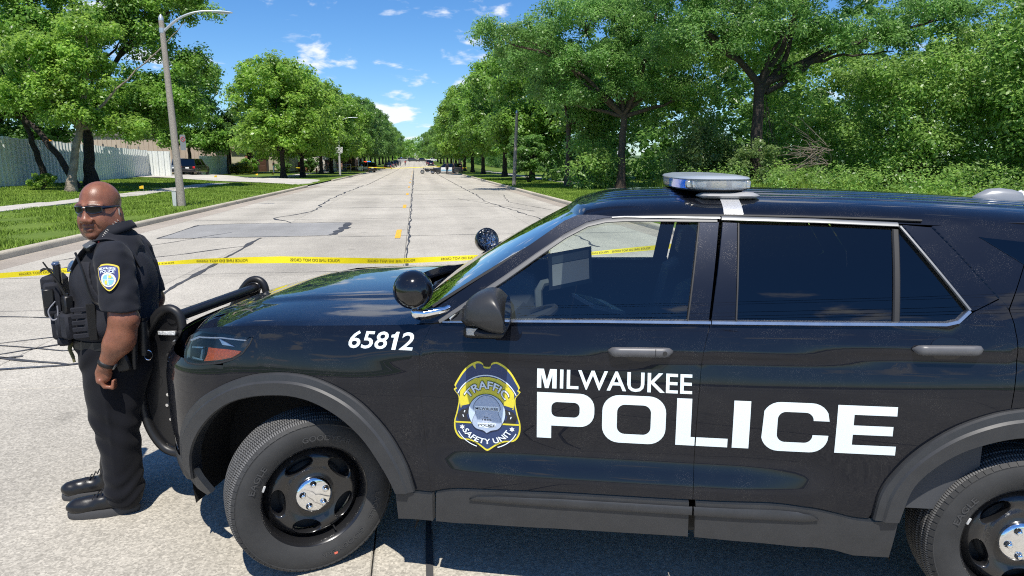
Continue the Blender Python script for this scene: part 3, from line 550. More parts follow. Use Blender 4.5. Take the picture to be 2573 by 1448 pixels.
for k in range(46):
    a = rng.normal(0, 1, 3); p0 = np.array([22.6, 36.2, 2.2]) + rng.normal(0, .35, 3); d = np.array([rng.uniform(-2.6, -.4), rng.normal(0, .5), rng.normal(.3, .75)]); b.tube([tuple(p0), tuple(p0 + d * .5 + rng.normal(0, .1, 3)), tuple(p0 + d + np.array([0, 0, -.25]))], [.022, .014, .005], 4)
o = b.build('dead_brush', mat('dead_wood', (.17, .14, .11), .9), None); tag(o, 'tangle of bare grey-brown dead branches in the wood', 'branches')
tallg = blades('tall_grass', 26000, (14.6, 24), (33, 43), h=(.3, .75), w=.014, zf=lambda x, y: .15); tag(tallg, 'tall pale green weeds along the edge of the wood', 'weeds')
# far end of the street
def fpt():
    x = rng.uniform(-55, 60); y = rng.uniform(400, 470); return (x, y, float(gz(y)) + rng.uniform(.2, 13 + 3 * math.sin(x * .17)))
wood('treeline', 420, fpt, 110, .55, LEAF_MAPLE, 'hazy line of trees closing the far end of the street', (2.2, 4.0))
# ------------------------------------------------------------------ police SUV: body side surface
# design axes: x rearwards from the front axle, y outwards on the side that faces the camera, z up
def crease_z(x): return 1.082 + (np.clip(x, .5, 3.2) - .57) * .0445
def _tilt(x, z):
    zc = crease_z(x); one = np.ones_like(z)
    W = np.interp(x, [.6, 1.0, 1.5, 2.0, 2.6, 3.2], [4, 6, 10, 13, 15, 15]); LB = np.interp(x, [.5, .72, 1.0, 1.9, 2.15, 2.3], [0, .8, 1, 1, .7, 0])
    kz = [.25, .40, .50, .555, .590, .625, .660, .700, .76, .86, zc - .17, zc - .10, zc - .045, zc - .028, zc - .006, zc + .006, zc + .05, 1.22, 1.27]
    kt = [-14, -6, -1, 2 + 1 * LB, 2 + 15 * LB, 2 + 18 * LB, 1 + 15 * LB, 3 * LB, -1, 0, W * .30, W * .95, W, -7, -10, 14, 15, 20, 26]
    D = np.interp(z, kz, kt)
    F = np.interp(z, [.25, .5, .8, .93, 1.0, 1.08, 1.15, 1.19, 1.25], [-10, -3, 0, 3, 10, 14, 17, 24, 40])
    s = sstep(.2, .75, x)
    return D * s + F * (1 - s)
_ZS = np.linspace(.22, 1.30, 400); _XS = np.linspace(-.3, 4.0, 260)
_YREF = lambda x: np.interp(x, [-.3, -.2, .0, .3, .6, 1.2, 1.8, 2.4, 2.9, 3.4, 3.7, 4.0], [.932, .945, .962, .976, .985, .993, .996, .993, .985, .955, .92, .86])
_xr = _YREF(_XS); _k = np.hanning(17); _k /= _k.sum(); _xr = np.convolve(np.pad(_xr, 8, 'edge'), _k, 'valid')
_YT = np.zeros((len(_XS), len(_ZS))); _TT = np.zeros_like(_YT)
for _i, _x in enumerate(_XS):
    _t = _tilt(_x, _ZS); _t = np.convolve(np.pad(_t, 2, 'edge'), [.1, .2, .4, .2, .1], 'valid'); _TT[_i] = _t
    _s = -np.tan(np.radians(_t)); _c = np.concatenate([[0], np.cumsum((_s[1:] + _s[:-1]) / 2 * (_ZS[1] - _ZS[0]))])
    _YT[_i] = _xr[_i] + _c - np.interp(.80, _ZS, _c)
def _bil(T, x, z):
    fx = np.clip((np.asarray(x, float) - _XS[0]) / (_XS[1] - _XS[0]), 0, len(_XS) - 1.001); fz = np.clip((np.asarray(z, float) - _ZS[0]) / (_ZS[1] - _ZS[0]), 0, len(_ZS) - 1.001)
    i = fx.astype(int); j = fz.astype(int); a = fx - i; b = fz - j
    return T[i, j] * (1 - a) * (1 - b) + T[i + 1, j] * a * (1 - b) + T[i, j + 1] * (1 - a) * b + T[i + 1, j + 1] * a * b
def nose_a(z): return np.interp(z, [.25, .40, .60, .86, .94, 1.0, 1.06, 1.12, 1.2], [.68, .74, .77, .77, .755, .70, .665, .635, .59])
def Yb(x, z):
    x = np.asarray(x, float); z = np.asarray(z, float); y = _bil(_YT, np.maximum(x, -.2), z)
    return y * (1 - np.clip(np.clip(-.2 - x, 0, None) / nose_a(z), 0, .9999) ** 2.7) ** .3704
def Yg(x, z):
    x = np.asarray(x, float); z = np.asarray(z, float); d = z - 1.25
    return .945 - .35 * d - .34 * d * d - .16 * np.clip(.9 - x, 0, None) ** 2 - .03 * np.clip(x - 2.6, 0, None) ** 2
def nrm(fn, x, z, e=.004):
    x = np.asarray(x, float); z = np.asarray(z, float)
    gx = (fn(x + e, z) - fn(x - e, z)) / (2 * e); gz = (fn(x, z + e) - fn(x, z - e)) / (2 * e)
    n = np.stack([-gx, np.ones_like(gx), -gz], -1); return n / np.linalg.norm(n, axis=-1, keepdims=True)
# ------------------------------------------------------------------ police SUV: materials
def paint_mat():
    m = mat('suv_paint', (.0065, .0080, .0135), .38, metal=.45, coat=1.0, spec=.05, coatr=.015)
    t = m.node_tree; b = bsdf(m); b.inputs['Coat IOR'].default_value = 1.45; tcn = N('ShaderNodeTexCoord', t)
    vo = N('ShaderNodeTexVoronoi', t); vo.inputs['Scale'].default_value = 260; L(tcn.outputs['Object'], vo.inputs['Vector'], t)      # dust specks
    n = N('ShaderNodeTexNoise', t); n.inputs['Scale'].default_value = 9; n.inputs['Detail'].default_value = 6; L(tcn.outputs['Object'], n.inputs['Vector'], t)
    lt = N('ShaderNodeMath', t, operation='LESS_THAN'); L(vo.outputs['Distance'], lt.inputs[0], t); lt.inputs[1].default_value = .20
    mu = N('ShaderNodeMath', t, operation='MULTIPLY'); L(lt.outputs[0], mu.inputs[0], t)
    mr = N('ShaderNodeMapRange', t); L(n.outputs['Fac'], mr.inputs['Value'], t); mr.inputs['From Min'].default_value = .46; mr.inputs['From Max'].default_value = .72; mr.inputs['To Max'].default_value = .42
    L(mr.outputs[0], mu.inputs[1], t)
    film = N('ShaderNodeMath', t, operation='MULTIPLY_ADD'); L(n.outputs['Fac'], film.inputs[0], t); film.inputs[1].default_value = .008; L(mu.outputs[0], film.inputs[2], t)
    mx = N('ShaderNodeMix', t, data_type='RGBA'); L(film.outputs[0], mx.inputs['Factor'], t); mx.inputs['A'].default_value = (.0065, .0080, .0135, 1); mx.inputs['B'].default_value = (.30, .28, .25, 1)
    L(mx.outputs['Result'], b.inputs['Base Color'], t)
    r = N('ShaderNodeMapRange', t); L(n.outputs['Fac'], r.inputs['Value'], t); r.inputs['To Min'].default_value = .0; r.inputs['To Max'].default_value = .018; L(r.outputs[0], b.inputs['Coat Roughness'], t)
    return m
def window_mat(name, tint, boost=1.8, ior=1.5, rough=0.0):
    m = bpy.data.materials.new(name); m.use_nodes = True; t = m.node_tree; t.nodes.clear(); MATS[name] = m
    o = N('ShaderNodeOutputMaterial', t); mx = N('ShaderNodeMixShader', t); tr = N('ShaderNodeBsdfTransparent', t); gl = N('ShaderNodeBsdfGlossy', t); fr = N('ShaderNodeFresnel', t)
    tr.inputs[0].default_value = (*tint, 1); gl.inputs['Roughness'].default_value = rough; fr.inputs['IOR'].default_value = ior
    mu = N('ShaderNodeMath', t, operation='MULTIPLY', use_clamp=True); L(fr.outputs[0], mu.inputs[0], t); mu.inputs[1].default_value = boost
    L(mu.outputs[0], mx.inputs[0], t); L(tr.outputs[0], mx.inputs[1], t); L(gl.outputs[0], mx.inputs[2], t); L(mx.outputs[0], o.inputs[0], t); return m
PAINT = paint_mat()
PLAST = mat('grey_cladding', (.033, .034, .036), .46, var=(14, .12), bump=(900, .12, .001), rvar=(12, .08))
PLASTD = mat('black_plastic', (.012, .012, .013), .45, bump=(600, .1, .001))
GLOSSB = mat('gloss_black', (.006, .006, .007), .12, coat=.6)
CHROME = mat('chrome', (.86, .87, .88), .06, metal=1.0, rvar=(30, .04))
SATIN = mat('satin_trim', (.55, .56, .57), .28, metal=1.0, rvar=(20, .06))
DULL = mat('dull_trim', (.20, .205, .21), .42, metal=.5, rvar=(20, .06))
RUBBER = mat('rubber_seal', (.016, .016, .017), .6)
GLASS_F = window_mat('front_glass', (.93, .99, .955), 2.3)
GLASS_W = window_mat('windshield_glass', (.80, .88, .86), 2.3)
GLASS_R = window_mat('privacy_glass', (.025, .03, .035), 1.9)
CLEAR = window_mat('clear_lens', (.95, .96, .97), .8)
CABIN = mat('cabin_black', (.018, .018, .020), .7, bump=(300, .1, .001))
CABING = mat('cabin_grey', (.055, .057, .062), .75)
WHITEV = mat('reflective_white', (.74, .83, .84), .38, coat=.4)
GREYH = mat('handle_grey', (.10, .10, .105), .40, var=(30, .1))

TH = -.2679
SUV = empty('police_suv', (-.2801, 3.9344, 0), TH, 'black police SUV with traffic safety unit badge parked across the road', 'car')
def cp(p): return (p[0], -p[1], p[2])
def panel(name, outline, fn, m, parent=SUV, lip=.014, grid=.035, dy=0.0, step=.02, sides=(1, -1), holes=(), inset=.0017, lipm=None):
    """body panel cut from a side surface: outline in (x, z); edges turned in"""
    res = []; P = smooth_poly(outline, step); A = np.array(P); n = len(P)
    area = .5 * sum(A[i, 0] * A[(i + 1) % n, 1] - A[(i + 1) % n, 0] * A[i, 1] for i in range(n))
    if inset:
        T = np.roll(A, -1, 0) - np.roll(A, 1, 0); T /= np.maximum(np.linalg.norm(T, axis=1, keepdims=True), 1e-9)
        A = A + np.stack([-T[:, 1], T[:, 0]], 1) * inset * (1 if area > 0 else -1)
    V2, F = tri2d([tuple(p) for p in A], holes, grid); V2 = np.array(V2); k = len(V2)
    y = fn(V2[:, 0], V2[:, 1]) + dy; nn = nrm(fn, V2[:, 0], V2[:, 1]); V = np.stack([V2[:, 0], y, V2[:, 1]], 1)
    loops = [A] + [np.array(h) for h in holes]
    LV = []; LF = []; LN = []
    for lp in loops:
        yy = fn(lp[:, 0], lp[:, 1]) + dy; q = np.stack([lp[:, 0], yy, lp[:, 1]], 1); nq = nrm(fn, lp[:, 0], lp[:, 1]); b = k + len(LV) and k + sum(len(a) for a in LV); mlen = len(lp)
        LV.append(q); LV.append(q - nq * lip); LN.append(nq); LN.append(nq * .2)
        for i in range(mlen): LF.append((b + i, b + (i + 1) % mlen, b + mlen + (i + 1) % mlen, b + mlen + i))
    VA = np.concatenate([V] + LV); NA = np.concatenate([nn] + LN)
    for sd in sides:
        W = VA * np.array([1, -sd, 1]); Nn = NA * np.array([1, -sd, 1]); FF = []
        for f in F:
            a, b, c = W[f[0]], W[f[1]], W[f[2]]
            FF.append(f if np.dot(np.cross(b - a, c - a), Nn[f[0]]) > 0 else f[::-1])
        me = bpy.data.meshes.new(name); me.from_pydata(W.tolist(), [], FF + LF); smooth(me); me.normals_split_custom_set_from_vertices((Nn / np.linalg.norm(Nn, axis=1, keepdims=True)).tolist())
        o = link(name, me, parent if not isinstance(parent, dict) else parent[sd], m); res.append(o)
    return res if len(sides) > 1 else res[0]
def ribbon(name, pts, w, fn, m, parent=SUV, off=.004, th=.010, sides=(1, -1), step=.03, taper=False):
    """moulding that follows pts (x, z) on the side surface"""
    P = np.array(smooth_poly(pts, step, closed=False)); T = np.gradient(P, axis=0); T /= np.linalg.norm(T, axis=1, keepdims=True); Nn = np.stack([-T[:, 1], T[:, 0]], 1)
    res = []
    for sd in sides:
        b = MB(); rows = []
        ww = w if hasattr(w, '__len__') else [w] * len(P)
        for p, q, wi in zip(P, Nn, np.interp(np.linspace(0, 1, len(P)), np.linspace(0, 1, len(ww)), ww)):
            r = []
            for k, h in ((-.5, -.01), (-.5, th * .5), (-.32, th), (.32, th), (.5, th * .5), (.5, -.01)):
                a = p + q * wi * k; r.append((a[0], -sd * (float(fn(a[0], a[1])) + off + h), a[1]))
            rows.append(r)
        b.loft(rows, caps=True, closed=False); res.append(b.build(name, m, parent if not isinstance(parent, dict) else parent[sd], angle=35))
    return res
def sides_of(lst): return {1: lst[0], -1: lst[1]}

HOODL = [(-.56, 1.130), (-.39, 1.163), (-.11, 1.179), (.267, 1.195), (.542, 1.212), (.605, 1.216)]
ARCHF = [(-.69, .50), (-.668, .60), (-.620, .705), (-.513, .817), (-.386, .897), (-.262, .948), (-.144, .971), (-.041, .977), (.06, .967), (.165, .933), (.269, .878), (.355, .801), (.428, .708), (.491, .587), (.526, .468)]
ARCHFI = [(-.60, .40), (-.588, .52), (-.533, .635), (-.447, .740), (-.353, .814), (-.253, .853), (-.118, .874), (-.015, .874), (.085, .850), (.195, .791), (.289, .706), (.354, .612), (.406, .521), (.434, .456)]
ARCHR = [(2.433, .478), (2.453, .595), (2.512, .699), (2.591, .791), (2.699, .875), (2.809, .929), (2.905, .957), (3.02, .968), (3.14, .957), (3.25, .925), (3.37, .87), (3.47, .79), (3.55, .69), (3.60, .58), (3.62, .47)]
ARCHRI = [(2.532, .478), (2.565, .61), (2.617, .688), (2.711, .768), (2.808, .815), (2.91, .845), (3.02, .855), (3.13, .845), (3.24, .812), (3.33, .762), (3.42, .68), (3.475, .60), (3.51, .47)]
sp = lambda p: spline([(a, b) for a, b in p], 4)
GAPF = sp([(.605, 1.216), (.582, 1.166), (.566, 1.124), (.555, 1.073), (.556, .986), (.562, .899), (.575, .717), (.589, .592), (.599, .470)])
GAPB = sp([(1.766, 1.262), (1.749, 1.19), (1.738, 1.135), (1.730, 1.037), (1.723, .871), (1.720, .697), (1.717, .528)])
GAPC = sp([(2.889, 1.338), (2.909, 1.26), (2.918, 1.15), (2.911, 1.051), (2.904, .9565)])
CLADT = sp([(.599, .470), (.66, .492), (.727, .507), (.85, .513), (1.158, .524), (1.714, .527), (1.966, .533), (2.08, .530), (2.20, .514), (2.271, .497), (2.359, .476), (2.433, .472)])
seg = lambda P, a, b: [p for p in P if a <= p[0] <= b]
# front fender, doors, rear quarter
AF = sp(ARCHF)
fender_out = HOODL + GAPF[1:] + [p for p in AF[::-1] if p[0] >= -.3755] + [(-.3755, .951), (-.3755, .9995), (-.326, 1.017), (-.277, 1.046), (-.244, 1.091), (-.231, 1.119), (-.387, 1.130), (-.50, 1.1265)]
panel('front_fender', fender_out, Yb, PAINT)
BELTZ = lambda x: interp(x, [.6, .653, .977, 1.307, 1.765, 2.169, 2.663, 2.89], [1.218, 1.226, 1.241, 1.248, 1.255, 1.262, 1.274, 1.30])
def belt(a, b): return [(x, BELTZ(x)) for x in np.linspace(a, b, 14)]
fd_out = GAPF[::-1] + belt(.606, 1.764)[1:] + GAPB[1:] + [p for p in CLADT[::-1] if p[0] < 1.715]
FD = sides_of(panel('front_door', fd_out, Yb, PAINT))
AR = sp(ARCHR)
rd_out = GAPB[::-1] + belt(1.768, 2.70)[1:] + [(2.77, 1.33), (2.86, 1.375), GAPC[0]] + GAPC[1:] + [p for p in AR[::-1] if 2.434 < p[0] < 2.90] + [p for p in CLADT[::-1] if 1.718 < p[0] < 2.433]
def Ybr(x, z):     # the rear shoulder runs up into the greenhouse
    x = np.asarray(x, float); z = np.asarray(z, float); w = sstep(1.245, 1.30, z); return Yb(x, np.minimum(z, 1.27)) * (1 - w) + Yg(x, z) * w
RD = sides_of(panel('rear_door', rd_out, Ybr, PAINT))
q_out = [(2.891, 1.338)] + GAPC[1:] + [p for p in AR if p[0] > 2.91] + [(3.78, .47), (3.92, .62), (3.94, .9), (3.90, 1.22), (3.84, 1.40), (3.74, 1.555), (3.5, 1.600), (3.3, 1.617), (3.00, 1.634), (2.965, 1.499), (2.92, 1.40)]
def Ybq(x, z): return Ybr(x, z) - .35 * np.clip(np.asarray(x, float) - 3.62, 0, None) ** 1.6
panel('quarter_panel', q_out, Ybq, PAINT)
# upper body: pillars and door frames
APILL = [(.606, 1.219), (.633, 1.226), (.915, 1.425), (1.047, 1.518), (1.162, 1.597), (1.255, 1.644), (1.331, 1.661), (1.415, 1.666), (1.296, 1.676), (1.215, 1.676), (1.155, 1.650), (.939, 1.500), (.683, 1.328), (.57, 1.250), (.545, 1.2155)]
panel('a_pillar', APILL, Yg, PAINT, lip=.02, grid=.03)
DPILL = [(2.53, 1.653), (2.64, 1.645), (2.80, 1.61), (2.96, 1.50), (2.92, 1.405), (2.889, 1.338), (2.85, 1.37), (2.775, 1.325), (2.757, 1.327)]
panel('rear_door_frame', [(2.535, 1.648), (2.643, 1.640), (2.719, 1.549), (2.781, 1.471), (2.844, 1.392), (2.887, 1.340), (2.86, 1.377), (2.772, 1.332), (2.757, 1.328)], Yg, PAINT, grid=.03)
panel('rear_pillar', [(2.648, 1.645), (2.74, 1.650), (2.86, 1.645), (3.00, 1.636), (2.965, 1.499), (2.92, 1.40), (2.890, 1.340), (2.847, 1.394), (2.784, 1.473), (2.722, 1.551)], Yg, PAINT, grid=.03)
for nm, P, pr in (('door_pillar', [(1.727, 1.650), (1.808, 1.651), (1.758, 1.262), (1.673, 1.262)], FD), ('door_pillar', [(1.822, 1.651), (1.882, 1.649), (1.862, 1.264), (1.768, 1.264)], RD)):
    panel(nm, P, Yg, PAINT, parent=pr, lip=.02, dy=.003)
# glazing
WDR = [(.885, 1.379), (.917, 1.402), (1.048, 1.497), (1.163, 1.574), (1.255, 1.624), (1.331, 1.642), (1.416, 1.648), (1.725, 1.646), (1.673, 1.250), (.885, 1.238)]
panel('window', WDR, Yg, GLASS_F, parent=FD, lip=.004, dy=-.010, inset=-.004)
panel('sail_panel', [(.685, 1.232), (.882, 1.377), (.882, 1.236)], Yg, PLASTD, parent=FD, dy=-.004)
panel('window', [(1.886, 1.647), (2.488, 1.630), (2.458, 1.262), (1.864, 1.258)], Yg, GLASS_R, parent=RD, lip=.004, dy=-.010, inset=-.004)
panel('quarter_window', [(2.523, 1.628), (2.735, 1.336), (2.72, 1.306), (2.683, 1.280), (2.49, 1.268)], Yg, GLASS_R, parent=RD, lip=.004, dy=-.010, inset=-.004)
panel('cargo_window', [(2.815, 1.606), (3.55, 1.53), (3.60, 1.44), (3.50, 1.38), (3.10, 1.35), (2.985, 1.49)], Yg, GLASS_R, lip=.004, dy=.004)
ribbon('window_divider', [(2.506, 1.63), (2.474, 1.268)], .026, Yg, RUBBER, parent=RD, off=-.008)
# seals and bright mouldings
ribbon('window_seal', [(.640, 1.229), (.915, 1.413), (1.047, 1.507), (1.162, 1.585), (1.255, 1.633), (1.331, 1.651), (1.415, 1.657), (1.80, 1.658)], [.016, .022, .022, .020, .018, .018], Yg, mat('weather_strip', (.11, .11, .112), .45), parent=FD, off=-.002)
ribbon('belt_molding', [(.655, 1.230), (.977, 1.244), (1.307, 1.252), (1.765, 1.260)], [.006, .013, .015, .016], Yg, SATIN, parent=FD, off=.0)
ribbon('belt_molding', [(1.769, 1.260), (2.169, 1.267), (2.655, 1.278), (2.70, 1.289), (2.745, 1.330)], .017, Yg, SATIN, parent=RD, off=.0)
ribbon('top_molding', [(1.36, 1.6665), (1.415, 1.669), (1.812, 1.6685)], [.004, .009, .010], Yg, DULL, parent=FD, off=.004)
ribbon('top_molding', [(1.818, 1.6660), (2.2, 1.659), (2.515, 1.648)], .017, Yg, DULL, parent=RD, off=.002)
ribbon('top_molding', [(2.522, 1.643), (2.745, 1.334)], .011, Yg, DULL, parent=RD, off=.002)
ribbon('pillar_seal', [(1.725, 1.648), (1.673, 1.262)], .008, Yg, RUBBER, parent=FD, off=.0)
ribbon('pillar_seal', [(1.886, 1.648), (1.864, 1.266)], .008, Yg, RUBBER, parent=RD, off=.0)
# cladding: rocker, door edge strip, wheel-arch trims
rk_out = [(.434, .456), (.526, .462), (.599, .466)] + [(p[0], p[1] - .004) for p in CLADT[1:]] + [(2.532, .474), (2.519, .301), (2.378, .300), (2.296, .322), (2.228, .335), (1.984, .352), (1.717, .362), (1.158, .355), (.773, .344), (.439, .318)]
for a, b in ((0, .6125), (.6175, 1.7135), (1.7185, 3)):
    P = [p for p in smooth_poly(rk_out, .012) if a <= p[0] <= b]
    if len(P) > 4: panel('rocker_cladding', P, Yb, PLAST, dy=.014, grid=.03, lip=.03, step=.03)
stru = [(.778, .470), (.815, .488), (.90, .496), (1.158, .505), (1.7145, .508)]; strl = [(1.7145, .470), (1.3, .463), (.99, .462), (.80, .462)]
def Yst(x, z): return Yb(x, z) + .018 + .014 * np.clip(1 - np.abs((np.asarray(z) - .484) / .026), 0, .55)
panel('cladding_strip', stru + strl, Yst, PLAST, parent=FD, lip=.02, grid=.012, step=.012)
panel('cladding_strip', [(1.7195, .508), (2.04, .512), (2.13, .508), (2.19, .494), (2.22, .472), (2.19, .463), (1.7195, .470)], Yst, PLAST, parent=RD, lip=.02, grid=.012, step=.012)
def arch(name, outer, inner, ctr):
    O_ = np.array(smooth_poly(outer, .02, closed=False)); I_ = np.array(smooth_poly(inner, .02, closed=False)); n = 60
    def rs(P): d = np.concatenate([[0], np.cumsum(np.linalg.norm(np.diff(P, axis=0), axis=1))]); t = np.linspace(0, d[-1], n); return np.stack([np.interp(t, d, P[:, 0]), np.interp(t, d, P[:, 1])], 1)
    O_, I_ = rs(O_), rs(I_)
    for sd in (1, -1):
        rows = []
        for a, c in zip(O_, I_):
            r = []
            for k, h in ((0, -.012), (0, .012), (.05, .022), (.30, .026), (.38, .036), (.93, .034), (1.0, .022), (1.0, -.06)):
                q = a + (c - a) * k; r.append((q[0], -sd * (float(Yb(q[0], max(q[1], .4))) + h), q[1]))
            rows.append(r)
        b = MB(); b.loft(rows, caps=True, closed=False); b.build(name, PLAST, SUV, angle=25)
arch('wheel_arch_trim', sp(ARCHF), sp(ARCHFI), (0, .37)); arch('wheel_arch_trim', sp(ARCHR), sp(ARCHRI), (3.025, .37))
# wheel wells and underbody
for cx_, r_ in ((-.07, .525), (3.02, .485)):
    for sd in (1, -1):
        b = MB(); V = []; F = []; n = 28
        for j in range(n + 1):
            t = math.pi * (-.08 + 1.16 * j / n)
            for y_ in (.45, .60, .80, .93): V.append((cx_ - r_ * math.cos(t) * (1.12 if cx_ < 1 else 1.0), sd * y_ * (1 if cx_ > 1 or y_ < .9 else min(1, (float(Yb(cx_ - r_ * math.cos(t) * 1.12, .55)) - .035) / .93)), .37 + r_ * math.sin(t) * .99))
        for j in range(n):
            for i in range(3): F.append((j * 4 + i, j * 4 + i + 1, j * 4 + 5 + i, j * 4 + 4 + i))
        b.add(V, F); b.add([(cx_ + s1 * .62, sd * .452, z) for s1 in (-1, 1) for z in (.25, .95)], [(0, 1, 3, 2)])
        b.build('wheel_well', mat('well_black', (.010, .010, .010), .9), SUV)
b = MB(); b.box((1.55, 0, .36), (1.9, 1.80, .12), bev=.03); b.box((1.5, 0, .40), (4.6, .86, .14), bev=.03); b.box((3.72, 0, .45), (.34, 1.6, .25), bev=.05); b.build('underbody', mat('underbody_black', (.012, .012, .012), .85), SUV)
# nose: bumper cover wraps the front
def nose_x(y, z): b_ = float(_bil(_YT, -.2, z)); return -.2 - float(nose_a(z)) * (1 - min(abs(y) / b_, 1) ** 2.7) ** .3704
YK = [-1.0, -.985, -.96, -.93, -.89, -.84, -.78, -.7, -.6, -.45, -.3, -.15, 0]; YK = YK + [-k for k in YK[-2::-1]]
b = MB(); b.grid([[(nose_x(k * float(Yb(-.40, z)) , z) if abs(k) < 1 else -.376, k * float(Yb(-.376 if abs(k) == 1 else -.40, z)), z) for k in YK] for z in np.linspace(.985, .33, 26)])
NOSE_LIM = AF
bm_nose = b
def build_nose():
    # bumper: keep what lies ahead of the fender gap and outside the wheel-arch opening
    zs = np.linspace(.990, .42, 40); rows = []
    for z in zs:
        xa = interp(z, [.30, .50, .60, .705, .817, .897], [-.70, -.688, -.664, -.612, -.504, -.374]) if z < .897 else -.374
        yE = float(Yb(xa, z)); row = []
        xs_side = np.linspace(xa, -.70, 8) if xa > -.70 else np.full(8, -.70)
        row.append((xa + .03, float(Yb(xa + .03, z)) - .007, z))
        for x in xs_side: row.append((x, float(Yb(x, z)), z))
        y0 = float(Yb(-.70, z))
        for k in np.linspace(1, 0, 16)[1:]: row.append((nose_x(y0 * k, z), y0 * k, z))
        row = row + [(p[0], -p[1], p[2]) for p in row[-2::-1]]
        rows.append([cp(p) for p in row])
    c = MB(); c.grid(rows); o = c.build('front_bumper', PAINT, SUV, angle=60, recalc=False)
    c = MB(); rows = []
    for z, g in ((.475, .008), (.46, .016), (.40, .016), (.36, .0), (.335, -.05)):
        row = []; y0 = float(Yb(-.68, max(z, .40)))
        for k in np.concatenate([np.linspace(1, 0, 18)]):
            y = y0 * k; x = nose_x(y, max(z, .40)); row.append((x - g * (1 - k ** 3), y + g * k ** 3, z))
        row = [(-.655, row[0][1] + .004, z)] + row; rows.append([cp(p) for p in row + [(p[0], -p[1], p[2]) for p in row[-2::-1]]])
    c.grid(rows); c.build('bumper_skirt', PLAST, SUV, angle=60, recalc=False)
    panel('bumper_corner', [(-.700, .485), (-.600, .450), (-.565, .405), (-.505, .345), (-.530, .322), (-.600, .340), (-.665, .385)], Yb, PLAST, dy=.012, lip=.03, grid=.02)
    return o
build_nose()
# upper front between headlights: grille and bars
b = MB()
b.grid([[cp((nose_x(y, z) - .004, y, z)) for y in np.linspace(-.56, .56, 25)] for z in np.linspace(.62, 1.06, 9)])
b.build('grille', mat('grille_black', (.012, .012, .012), .5), SUV, recalc=False)
for z in np.linspace(.66, 1.04, 7):
    b = MB(); b.tube([cp((nose_x(y, z) - .012, y, z)) for y in np.linspace(-.55, .55, 17)], .011, 6); b.build('grille_bar', GLOSSB, SUV)
# headlights (> amber marker, reflector, lens)
HLP = [(-.618, .99), (-.627, 1.05), (-.603, 1.090), (-.546, 1.119), (-.387, 1.127), (-.235, 1.117), (-.246, 1.091), (-.279, 1.048), (-.326, 1.020), (-.388, 1.001), (-.517, .980), (-.585, .977)]
HL = sides_of(panel('headlight', HLP, Yb, GLOSSB, dy=-.022, lip=.02, inset=0, grid=.02))
panel('turn_signal', [(-.468, 1.060), (-.37, 1.061), (-.292, 1.056), (-.305, 1.041), (-.340, 1.022), (-.40, 1.008), (-.47, .996), (-.490, .994), (-.475, 1.025)], Yb, mat('amber_lens', (.75, .13, .012), .22, coat=1, var=(160, .35), bump=(220, .5, .002)), parent=HL, dy=-.012, lip=.01, grid=.015)
for P_ in ([(-.575, 1.040), (-.500, 1.050), (-.495, 1.060), (-.575, 1.052)], [(-.565, .996), (-.498, .995), (-.492, 1.004), (-.565, 1.008)], [(-.515, 1.004), (-.500, 1.004), (-.495, 1.048), (-.508, 1.048)]): panel('reflector', P_, Yb, CHROME, parent=HL, dy=-.010, grid=.01)
panel('reflector', [(-.41, 1.103), (-.37, 1.090), (-.33, 1.074), (-.39, 1.076)], Yb, mat('lamp_silver', (.7, .72, .75), .2, metal=.7), parent=HL, dy=-.010, grid=.01)
panel('light_guide', [(-.60, 1.075), (-.54, 1.100), (-.40, 1.112), (-.27, 1.107), (-.275, 1.099), (-.40, 1.103), (-.535, 1.091), (-.597, 1.066)], Yb, mat('guide_white', (.55, .60, .66), .25, coat=.5), parent=HL, dy=-.012, grid=.012)
panel('lens', HLP, Yb, CLEAR, parent=HL, dy=.001, lip=.006, inset=0, grid=.02)
ribbon('lamp_seal', HLP[5:] + [HLP[0]], .010, Yb, RUBBER, parent=HL, off=-.004, th=.006)
# hood
def hood_edge(x): return interp(x, [p[0] for p in HOODL], [p[1] for p in HOODL])
def hood_z(x, y):
    ze = hood_edge(max(x, -.55)); w = abs(y) / .925; crown = .056 * interp(x, [-.8, -.5, -.2, .5], [.35, .75, 1, 1.05])
    z = ze + crown * (1 - w ** 2.6) + .008 * float(sstep(.60, .50, w)) * interp(x, [-.75, -.5], [0, 1])          # raised centre panel
    xf = nose_x(min(abs(y), .90), 1.12) - .0
    d = max(0, x - xf); z -= .085 * math.exp(-(d / .055)) + .05 * math.exp(-(d / .22))
    return z
def cowl_x(y): return .285 + .27 * (abs(y) / .9) ** 2
rows = []
VS_ = list(np.linspace(-1, 1, 65))
for t in np.concatenate([np.linspace(0, .12, 9)[:-1], np.linspace(.12, 1, 24)]):
    row = []
    for v in VS_:
        yE = .925; y = v * yE; xf = nose_x(min(abs(y), .90), 1.12); xf = max(xf, -1.0); x = xf + (cowl_x(y) - xf) * t
        yEx = float(Yb(max(x, -.62), hood_edge(max(x, -.55)))) if x > -.62 else .9
        yy = y * min(1, yEx / .925) if x < .4 else y
        row.append(cp((x, yy, hood_z(x, y))))
    rows.append(row)
rows.append([(p[0] + .004, p[1], p[2] - .05) for p in rows[-1]])
b = MB(); b.grid(rows); b.build('hood', PAINT, SUV, angle=40, recalc=False)
b = MB(); b.grid([[cp((cowl_x(y) - .02, y, 1.155)) for y in np.linspace(-.88, .88, 21)], [cp((cowl_x(y) + .06, y, 1.16)) for y in np.linspace(-.88, .88, 21)], [cp((cowl_x(y) + .22, y, 1.20)) for y in np.linspace(-.88, .88, 21)]]); b.build('cowl', PLASTD, SUV)
for y0, y1 in ((.62, -.02), (-.08, -.70)):
    b = MB(); b.tube([cp((cowl_x(y0) + .08, y0, 1.205)), cp((cowl_x((y0 + y1) / 2) + .13, (y0 + y1) / 2, 1.235)), cp((cowl_x(y1) + .11, y1, 1.225))], .009, 6); b.build('wiper', PLASTD, SUV)
